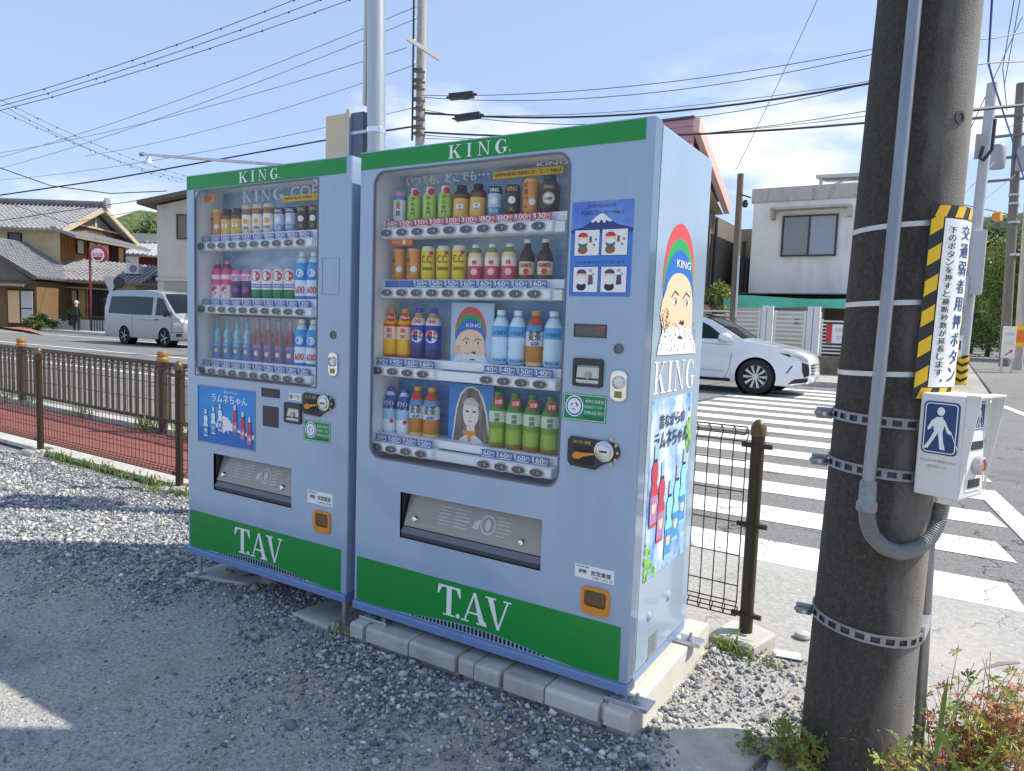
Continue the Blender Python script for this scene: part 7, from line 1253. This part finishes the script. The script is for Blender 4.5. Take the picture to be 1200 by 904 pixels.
J = [(0, 0, .95), (0, 0, 1.15), (0, .01, 1.38), (0, .02, 1.48), (0, 0, 1.60), (0, 0, 1.68),
     (.09, 0, .90), (.11, .03, .5), (.12, .0, .09), (.12, -.13, .05), (-.09, 0, .9), (-.10, -.06, .5), (-.11, .05, .09), (-.11, -.08, .05),
     (.17, .01, 1.36), (.25, .03, 1.1), (.27, -.05, .86), (.27, -.08, .78), (-.17, .01, 1.36), (-.24, .0, 1.1), (-.22, -.14, .92), (-.2, -.2, .86)]
RD_ = [(.15, .11), (.15, .11), (.16, .1), (.055, .055), (.085, .1), (.07, .08), (.1, .1), (.065, .065), (.045, .05), (.04, .035), (.1, .1), (.065, .065), (.045, .05), (.04, .035), (.06, .06), (.048, .048), (.036, .036), (.03, .045), (.06, .06), (.048, .048), (.036, .036), (.03, .045)]
BN = [(0, 1), (1, 2), (2, 3), (3, 4), (4, 5), (0, 6), (6, 7), (7, 8), (8, 9), (0, 10), (10, 11), (11, 12), (12, 13), (2, 14), (14, 15), (15, 16), (16, 17), (2, 18), (18, 19), (19, 20), (20, 21)]
skin_c = S(190, 146, 118); blk = (.014, .014, .018)
capm = MB().lathe([(.1, 1.6), (.105, 1.64), (.09, 1.71), (.05, 1.745), (0, 1.75)], 16, (0, .0, 0)).box(-.07, .07, -.18, -.08, 1.61, 1.625)
vest = MB().box(-.17, .17, .08, .2, 1.0, 1.4)
person((-35.714, 17.147, -0.121), R(205), .98, J, RD_, BN, ('black', [(0, blk), (.86, skin_c)]), 'person in black clothes and pale cap standing at the far kerb', [('cap', capm, mat('cap_pale', (.5, .48, .45), .8)), ('backpack', vest, mat('pack_black', (.02, .02, .024), .7))])
hair = MB().lathe([(.09, 1.5), (.115, 1.58), (.12, 1.66), (.09, 1.74), (0, 1.77)], 16, (0, .02, 0))
person((-31.359, 16.294, 0.007), R(150), .95, J, RD_, BN, ('white', [(0, (.04, .045, .06)), (.5, (.66, .66, .66)), (.85, skin_c)]), 'dark haired person in a white top half hidden by the van', [('hair', hair, mat('hair_dark', (.012, .01, .01), .6))])
rk = thing('railing', 'short black metal railing beside the red sign post', 'railing', (-34.681, 17.779, -0.122)); p = Vector((-34.681, 17.779, -0.122)); OFF[rk.name] = p.copy()
MB().beam(p+GA*-.45+Vector((0, 0, .95)), p+GA*.7+Vector((0, 0, .95)), .06, .06).beam(p+GA*-.45+Vector((0, 0, .15)), p+GA*.7+Vector((0, 0, .15)), .05, .05).build('rail', dark_pl, rk)
for i in range(9): q = p+GA*(-.45+.14*i); MB().beam(q+Vector((0, 0, 0)), q+Vector((0, 0, .95)), .04, .04).build('bar', dark_pl, rk)

# ------------------------------------------------------------- plants
def leaf_cloud(n, cen, rad, size, seed, lump=.35):
    """many small leaf faces spread through a lumpy crown"""
    g_ = np.random.default_rng(seed); cl = g_.normal(0, 1, (max(6, n//140), 3)); cl /= np.linalg.norm(cl, axis=1)[:, None]; cl *= g_.uniform(.35, 1, (len(cl), 1))**.5
    k = g_.integers(0, len(cl), n); P = cl[k]+g_.normal(0, lump*.5, (n, 3)); P = P*np.array(rad)+np.array(cen)
    a = g_.normal(0, 1, (n, 3)); a /= np.linalg.norm(a, axis=1)[:, None]; b = np.cross(a, g_.normal(0, 1, (n, 3))); b /= np.linalg.norm(b, axis=1)[:, None]; s_ = size*g_.uniform(.6, 1.3, (n, 1)); 
    V = np.stack([P-a*s_, P+b*s_*.45, P+a*s_, P-b*s_*.45], 1).reshape(-1, 3); F = np.arange(4*n).reshape(-1, 4)
    return V, F
def leafmat(name, c1, c2, c3):
    if name in MATS: return MATS[name]
    m = bpy.data.materials.new(name); m.use_nodes = True; t = m.node_tree; b = t.nodes['Principled BSDF']; b.inputs['Roughness'].default_value = .55
    g_ = t.nodes.new('ShaderNodeNewGeometry'); r_ = t.nodes.new('ShaderNodeValToRGB'); e = r_.color_ramp.elements; e[0].color = (*c1, 1); e[1].color = (*c3, 1); k = e.new(.5); k.color = (*c2, 1); t.links.new(g_.outputs['Random Per Island'], r_.inputs[0]); t.links.new(r_.outputs[0], b.inputs['Base Color'])
    tr = t.nodes.new('ShaderNodeBsdfTranslucent'); mx_ = t.nodes.new('ShaderNodeMixShader'); mx_.inputs[0].default_value = .3; t.links.new(r_.outputs[0], tr.inputs[0]); t.links.new(b.outputs[0], mx_.inputs[1]); t.links.new(tr.outputs[0], mx_.inputs[2]); t.links.new(mx_.outputs[0], t.nodes['Material Output'].inputs[0])
    MATS[name] = m; return m
def npmesh(name, V, F, m):
    me = bpy.data.meshes.new(name); k = F.shape[1]; me.vertices.add(len(V)); me.vertices.foreach_set('co', V.astype('f4').ravel()); me.loops.add(F.size); me.loops.foreach_set('vertex_index', F.astype('i4').ravel()); me.polygons.add(len(F)); me.polygons.foreach_set('loop_start', np.arange(0, F.size, k, dtype='i4')); me.update(calc_edges=True); me.materials.append(m); return me
dk_leaf = leafmat('leaf_dark', (.012, .022, .008), (.03, .05, .016), (.06, .085, .028)); md_leaf = leafmat('leaf_mid', (.05, .09, .02), (.1, .16, .04), (.18, .24, .06)); yl_leaf = leafmat('leaf_yellow', (.12, .17, .03), (.2, .26, .05), (.32, .34, .08)); bark = mat('bark', (.09, .07, .05), .9, var=.3, vscale=6, bump=.5, bscale=20)
def tree(base, h, rad, n, size, m, lab, seed, grp=None, trunk=.18):
    o = thing('tree', lab, 'tree', base, group=grp); b = Vector(base); g_ = random.Random(seed); top = b+Vector((0, 0, h)); mb = MB()
    mb.tube([b-Vector((0, 0, .2)), b+Vector((.1, 0, h*.35)), b+Vector((-.1, .1, h*.7)), top-Vector((0, 0, rad[2]*.3))], [trunk, trunk*.8, trunk*.5, trunk*.15], 8)
    for i in range(7): a = g_.uniform(0, 6.28); z = h*g_.uniform(.35, .7); p = b+Vector((0, 0, z)); mb.tube([p, p+Vector((math.cos(a)*rad[0]*.4, math.sin(a)*rad[1]*.4, h*.1)), p+Vector((math.cos(a)*rad[0]*.75, math.sin(a)*rad[1]*.75, h*.22))], [trunk*.4, trunk*.25, .02], 5)
    mb.build('trunk', bark, o, smooth=60); V, F = leaf_cloud(n, (b.x, b.y, b.z+h-rad[2]), rad, size, seed); me = npmesh('crown', V-np.array(b), F, m); c = bpy.data.objects.new('crown', me); COL.objects.link(c); c.parent = o; prop(c, kind='stuff'); return o
for i, (p, h_, rd, n_, sz, m, lab) in enumerate((((5.958, 53.176, 0.958), 8.5, (3.2, 3.2, 3.4), 9000, .13, yl_leaf, 'yellow green broadleaf tree behind the brown corner pole'), ((7.312, 51.66, 1.035), 9.5, (3.6, 3.6, 4), 8000, .14, md_leaf, 'mid green tree beyond the pale concrete pole'), ((4.343, 60.393, 1.001), 6.5, (2.6, 2.6, 3), 6000, .14, md_leaf, 'rounded green tree between the corner poles'), ((3.49, 69.248, 0.906), 5.5, (3, 3, 2.4), 5000, .14, dk_leaf, 'dark low tree behind the grey corner pole'))):
    tree((p[0], p[1], .0), h_, rd, n_, sz, m, lab, 20+i, 'trees at the far corner')
# wooded slope at the right and its ground
V = []; F = []; hx = lambda u, v: (Vector(C0)+GA*u+GB*v)
Vs = []
g_ = np.random.default_rng(3)
for i in range(46):
    u, v = g_.uniform(36, 92), g_.uniform(62, 95); q = hx(u, v); z = 1.2+(v-60)*.28+(u-36)*.05; r_ = g_.uniform(3, 5); A_, B_ = leaf_cloud(900, (q.x, q.y, z+r_*.5), (r_, r_, r_*.8), .32, 100+i); Vs.append(A_)
V = np.concatenate(Vs); prop(bpy.data.objects.new('woodland', npmesh('woodland', V, np.arange(len(V)).reshape(-1, 4), dk_leaf)), 'dark wooded slope beyond the far corner', 'woodland', kind='stuff'); COL.objects.link(bpy.data.objects['woodland'])
def hill(pts, name, lab, m): return prop(MB().add(*pts).build(name, m, smooth=180), lab, kind='structure')
def ridge(u0, u1, v0, dv, H, seed, n=60, k=14):
    g_ = np.random.default_rng(seed); V = []; F = []
    for i in range(n+1):
        for j in range(k+1):
            u = u0+(u1-u0)*i/n; t = j/k; p = hx(u, v0+dv*t); e = math.sin(math.pi*min(1, max(0, i/n)))**.5; V.append((p.x, p.y, -1+H*e*math.sin(t*math.pi/2)*(1+.12*math.sin(i*.9+seed))+g_.uniform(-.03, .03)*H*min(1, t*4)))
    for i in range(n):
        for j in range(k): F.append((i*(k+1)+j, (i+1)*(k+1)+j, (i+1)*(k+1)+j+1, i*(k+1)+j+1))
    return V, F
wood_far = noise2('far_wood', (.02, .035, .012), (.10, .14, .045), .35, .35, .6, .95, detail=6, bump=1, bscale=.5, c=(.2, .24, .07), c0=.62, c1=.7)
hill(ridge(-230, -60, 230, 120, 46, 2), 'hill', 'wooded hill behind the tiled houses', wood_far); hill(ridge(40, 260, 96, 120, 34, 5), 'hill', 'dark wooded hill beyond the far corner', wood_far)
# leaf texture on the near face of the left hill
Vs = []
for i in range(70):
    u, v = g_.uniform(-150, -95), g_.uniform(236, 300); q = hx(u, v); t = (v-230)/120; z = -1+46*math.sin(min(1, max(0, (u+230)/170))*math.pi)**.5*math.sin(t*math.pi/2); r_ = g_.uniform(3.5, 6); A_, B_ = leaf_cloud(260, (q.x, q.y, z+1), (r_, r_, r_*.8), .9, 300+i); Vs.append(A_)
V = np.concatenate(Vs); o = bpy.data.objects.new('hillside_wood', npmesh('hillside_wood', V, np.arange(len(V)).reshape(-1, 4), md_leaf)); COL.objects.link(o); prop(o, 'green woods covering the hill behind the tiled houses', 'woodland', kind='stuff')
def bush(c, r_, n, sz, m, lab, seed, grp=None):
    o = thing('bush', lab, 'bush', c, group=grp); V, F = leaf_cloud(n, (0, 0, r_[2]*.7), r_, sz, seed); k = bpy.data.objects.new('leaves', npmesh('leaves', V, F, m)); COL.objects.link(k); k.parent = o; prop(k, kind='stuff')
    mb = MB(); g2_ = random.Random(seed)
    for i in range(6): a = g2_.uniform(0, 6.28); mb.tube([(0, 0, 0), (math.cos(a)*r_[0]*.3, math.sin(a)*r_[1]*.3, r_[2]*.6), (math.cos(a)*r_[0]*.6, math.sin(a)*r_[1]*.6, r_[2]*1.1)], [.02*r_[2]*2, .012*r_[2]*2, .004], 5)
    mb.build('stems', bark, o, local=True)
bush((-38.348, 16.709, 0.085), (.9, .6, .5), 1400, .09, md_leaf, 'leafy green bush by the forecourt of the timber house', 51); bush((-38.106, 18.029, 0.47), (.35, .3, .35), 400, .08, md_leaf, 'small green bush beside the timber house door', 52); bush((-4.57, 20.952, 1.68), (.6, .5, .7), 900, .07, yl_leaf, 'yellow green bush at the foot of the pink building', 53)
# grass tufts
gr_m = leafmat('grass', (.09, .16, .03), (.17, .26, .05), (.32, .36, .1))
def tuft(c, n, h_, sp, lab, seed, grp='grass tufts along the fence', m=gr_m):
    g2_ = random.Random(seed); mb = MB()
    for i in range(n):
        a = g2_.uniform(0, 6.28); x, y = g2_.gauss(0, sp), g2_.gauss(0, sp*.5); hh = h_*g2_.uniform(.5, 1.2); b = g2_.uniform(.3, 1.1)*hh; w_ = .0035+.0015*g2_.random(); dx, dy = math.cos(a), math.sin(a); nx, ny = -dy*w_, dx*w_
        P0, P1, P2 = (x, y, 0), (x+dx*b*.35, y+dy*b*.35, hh*.65), (x+dx*b, y+dy*b, hh*g2_.uniform(.6, 1))
        mb.add([(P0[0]-nx, P0[1]-ny, 0), (P0[0]+nx, P0[1]+ny, 0), (P1[0]+nx, P1[1]+ny, P1[2]), (P1[0]-nx, P1[1]-ny, P1[2]), P2], [(0, 1, 2, 3), (3, 2, 4)])
    o = mb.build('grass_tuft', m); o.location = c; return prop(o, lab, 'grass', grp)
tuft((1.27, .80, -.01), 46, .09, .04, 'green grass tuft at the footing of the end fence post', 1); tuft((1.38, .78, -.01), 22, .07, .04, 'small grass tuft in front of the pentagonal footing', 2)
tuft((-.06, -.02, .03), 14, .06, .03, 'little weed growing on the concrete pad', 3); tuft((-.02, .06, .03), 10, .05, .02, 'second little weed beside the concrete blocks', 4)
for i in range(9): tuft((-4.5+.24*i, fy(-4.4+.2*i)-.03-.02*(i % 3), 0), 34, .085, .07, 'yellow green grass growing along the edging strip', 10+i, 'grass along the edging strip')
for i in range(4): tuft((-2.6-.1*i, fy(-2.6)-.1-.06*(i % 2), 0), 16, .06, .05, 'sparse grass by the fence post next to the narrower machine', 40+i, 'grass by the fence post')
for i, x in enumerate((-8.6, -8.0, -6.6, -5.3, -5.1, -4.5)): tuft((x, ry(x)-.02, .02), 40, .2, .09, 'yellow weeds growing along the foot of the street railing', 60+i, 'weeds along the street railing')
# geranium weeds round the concrete pole: stems and deeply cut leaves
def cutleaf(seed):
    g2_ = random.Random(seed); mb = MB()
    for k in range(5):
        a = R(-100+50*k+g2_.uniform(-8, 8)); L = 1-.12*abs(k-2); dx, dy = math.sin(a), math.cos(a)
        def P(t, s_, z): return (dx*t*L-dy*s_, dy*t*L+dx*s_, z)
        mb.add([(0, 0, 0), P(.35, -.09, .05), P(.62, -.2, .08), P(.6, -.08, .09), P(.8, -.13, .05), P(1, 0, -.02), P(.8, .13, .05), P(.6, .08, .09), P(.62, .2, .08), P(.35, .09, .05)], [tuple(range(10))])
    return mb
LM = [leafmat('ger_green', (.07, .13, .02), (.13, .2, .03), (.22, .28, .05)), leafmat('ger_lime', (.2, .26, .04), (.3, .34, .06), (.4, .4, .1)), leafmat('ger_orange', (.34, .16, .04), (.45, .22, .06), (.5, .3, .1)), leafmat('ger_red', (.36, .07, .04), (.5, .14, .08), (.55, .22, .16))]
LEAF = [[cutleaf(5*i+j).mesh('leaf', m) for j in range(3)] for i, m in enumerate(LM)]
stem_m = mat('weed_stem', S(150, 90, 60), .6, var=.2, vscale=10)
def weed(c, n, spread, h0, h1, wts, lab, seed, lean=(0, 0), size=.030):
    g2_ = random.Random(seed); root = thing('weed_plant', lab, 'plant', c, group='weeds round the concrete pole'); c = Vector(c); mb = MB(); k = 0
    for i in range(n):
        a = g2_.uniform(0, 6.28); r_ = g2_.random()**.6; b0 = c+Vector((math.cos(a)*r_*spread[0]*.4, math.sin(a)*r_*spread[1]*.4, 0)); h_ = g2_.uniform(h0, h1); tip = c+Vector((math.cos(a)*r_*spread[0]+lean[0]*h_, math.sin(a)*r_*spread[1]+lean[1]*h_, h_)); mid = b0.lerp(tip, .5)+Vector((g2_.uniform(-.03, .03), g2_.uniform(-.03, .03), h_*.1))
        mb.tube([b0-Vector((0, 0, .02)), mid, tip], [.0016, .0012, .0008], 5, caps=False)
        for j in range(g2_.randint(3, 6)):
            t = g2_.uniform(.3, 1); p = (b0.lerp(mid, t*2) if t < .5 else mid.lerp(tip, t*2-1))+Vector((g2_.gauss(0, .02), g2_.gauss(0, .02), g2_.gauss(0, .015))); q = g2_.choices(range(4), wts)[0]; s_ = size*g2_.uniform(.6, 1.25)
            inst('leaf', LEAF[q][g2_.randint(0, 2)], p, root, (g2_.uniform(-.9, .9), g2_.uniform(-.9, .9), g2_.uniform(0, 6.28)), (s_, s_, s_)); k += 1
    o = mb.build('stems', stem_m, root, smooth=60); prop(o, kind='stuff'); return root
weed((2.053, 0.411, -0), 44, (.17, .17), .05, .34, (4, 5, 2, 3), 'tall bushy weed with orange and red leaves at the button box post', 3, (.1, .05))
weed((2.137, 0.374, 0), 44, (.17, .15), .04, .3, (4, 5, 2, 1), 'dense yellow and orange weed in front of the button box post', 13, (.1, .0))
weed((2.2, 0.589, 0), 36, (.14, .14), .1, .3, (2, 3, 2, 4), 'reddish weed plant at the edge of the pale asphalt', 4); weed((1.885, 0.201, 0), 40, (.15, .08), .03, .2, (4, 4, 2, 1), 'yellow green weed growing against the concrete pole', 5)
weed((1.651, 0.158, 0), 40, (.12, .08), .04, .15, (5, 4, 1, 0), 'low green weed at the shaded foot of the concrete pole', 6, size=.024); weed((1.518, 0.142, 0), 10, (.06, .05), .03, .08, (5, 3, 0, 0), 'small green weed on the broken slabs', 7, size=.02)
gb = thing('grass_stalk', 'long arching grass stalk beside the reddish weeds', 'grass', (2.053, 0.436, 0)); P = [(1.996, 0.059, 0.23), (2.034, 0.118, 0.354), (2.076, 0.167, 0.427), (2.119, 0.217, 0.436), (2.166, 0.269, 0.431)]; MB().tube(P, [.003, .0025, .002, .003, .001], 5).build('stalk', mat('stalk_green', S(130, 150, 70), .6), gb, smooth=60); MB().tube(P[2:], [.002, .006, .003], 5).build('seed_head', mat('seed_grey', S(140, 136, 130), .8), gb, smooth=60)
for p0, p1 in (((1.992, 0.115, 0.175), (2.005, 0.147, 0.403)), ((2.037, 0.084, 0.185), (1.971, 0.009, 0.315)), ((2.093, 0.119, 0.187), (2.182, 0.208, 0.266))):
    a, b = Vector(p0), Vector(p1); m_ = a.lerp(b, .6)+Vector((0, 0, .03)); MB().add([tuple(a-GA*.006), tuple(a+GA*.006), tuple(m_+GA*.007), tuple(m_-GA*.007), tuple(b)], [(0, 1, 2, 3), (3, 2, 4)]).build('blade', LM[0], gb)
# small things on the ground by the pole
o = prop(MB().box(-.05, .05, -.03, .03, 0, .004).build('metal_plate', mat('pale_plate', (.7, .72, .74), .4)), 'small pale rectangular plate lying beside the fence footing', 'plate'); o.location = (1.481, 0.92, 0); o.rotation_euler.z = .2
o = prop(MB().lathe([(.03, 0), (.035, .008), (.03, .02), (.012, .026), (0, .027)], 18).build('marker_stud', concrete, smooth=40), 'low round concrete stud on the asphalt beside the pole', 'stud'); o.location = (1.501, 1.15, -0.005)
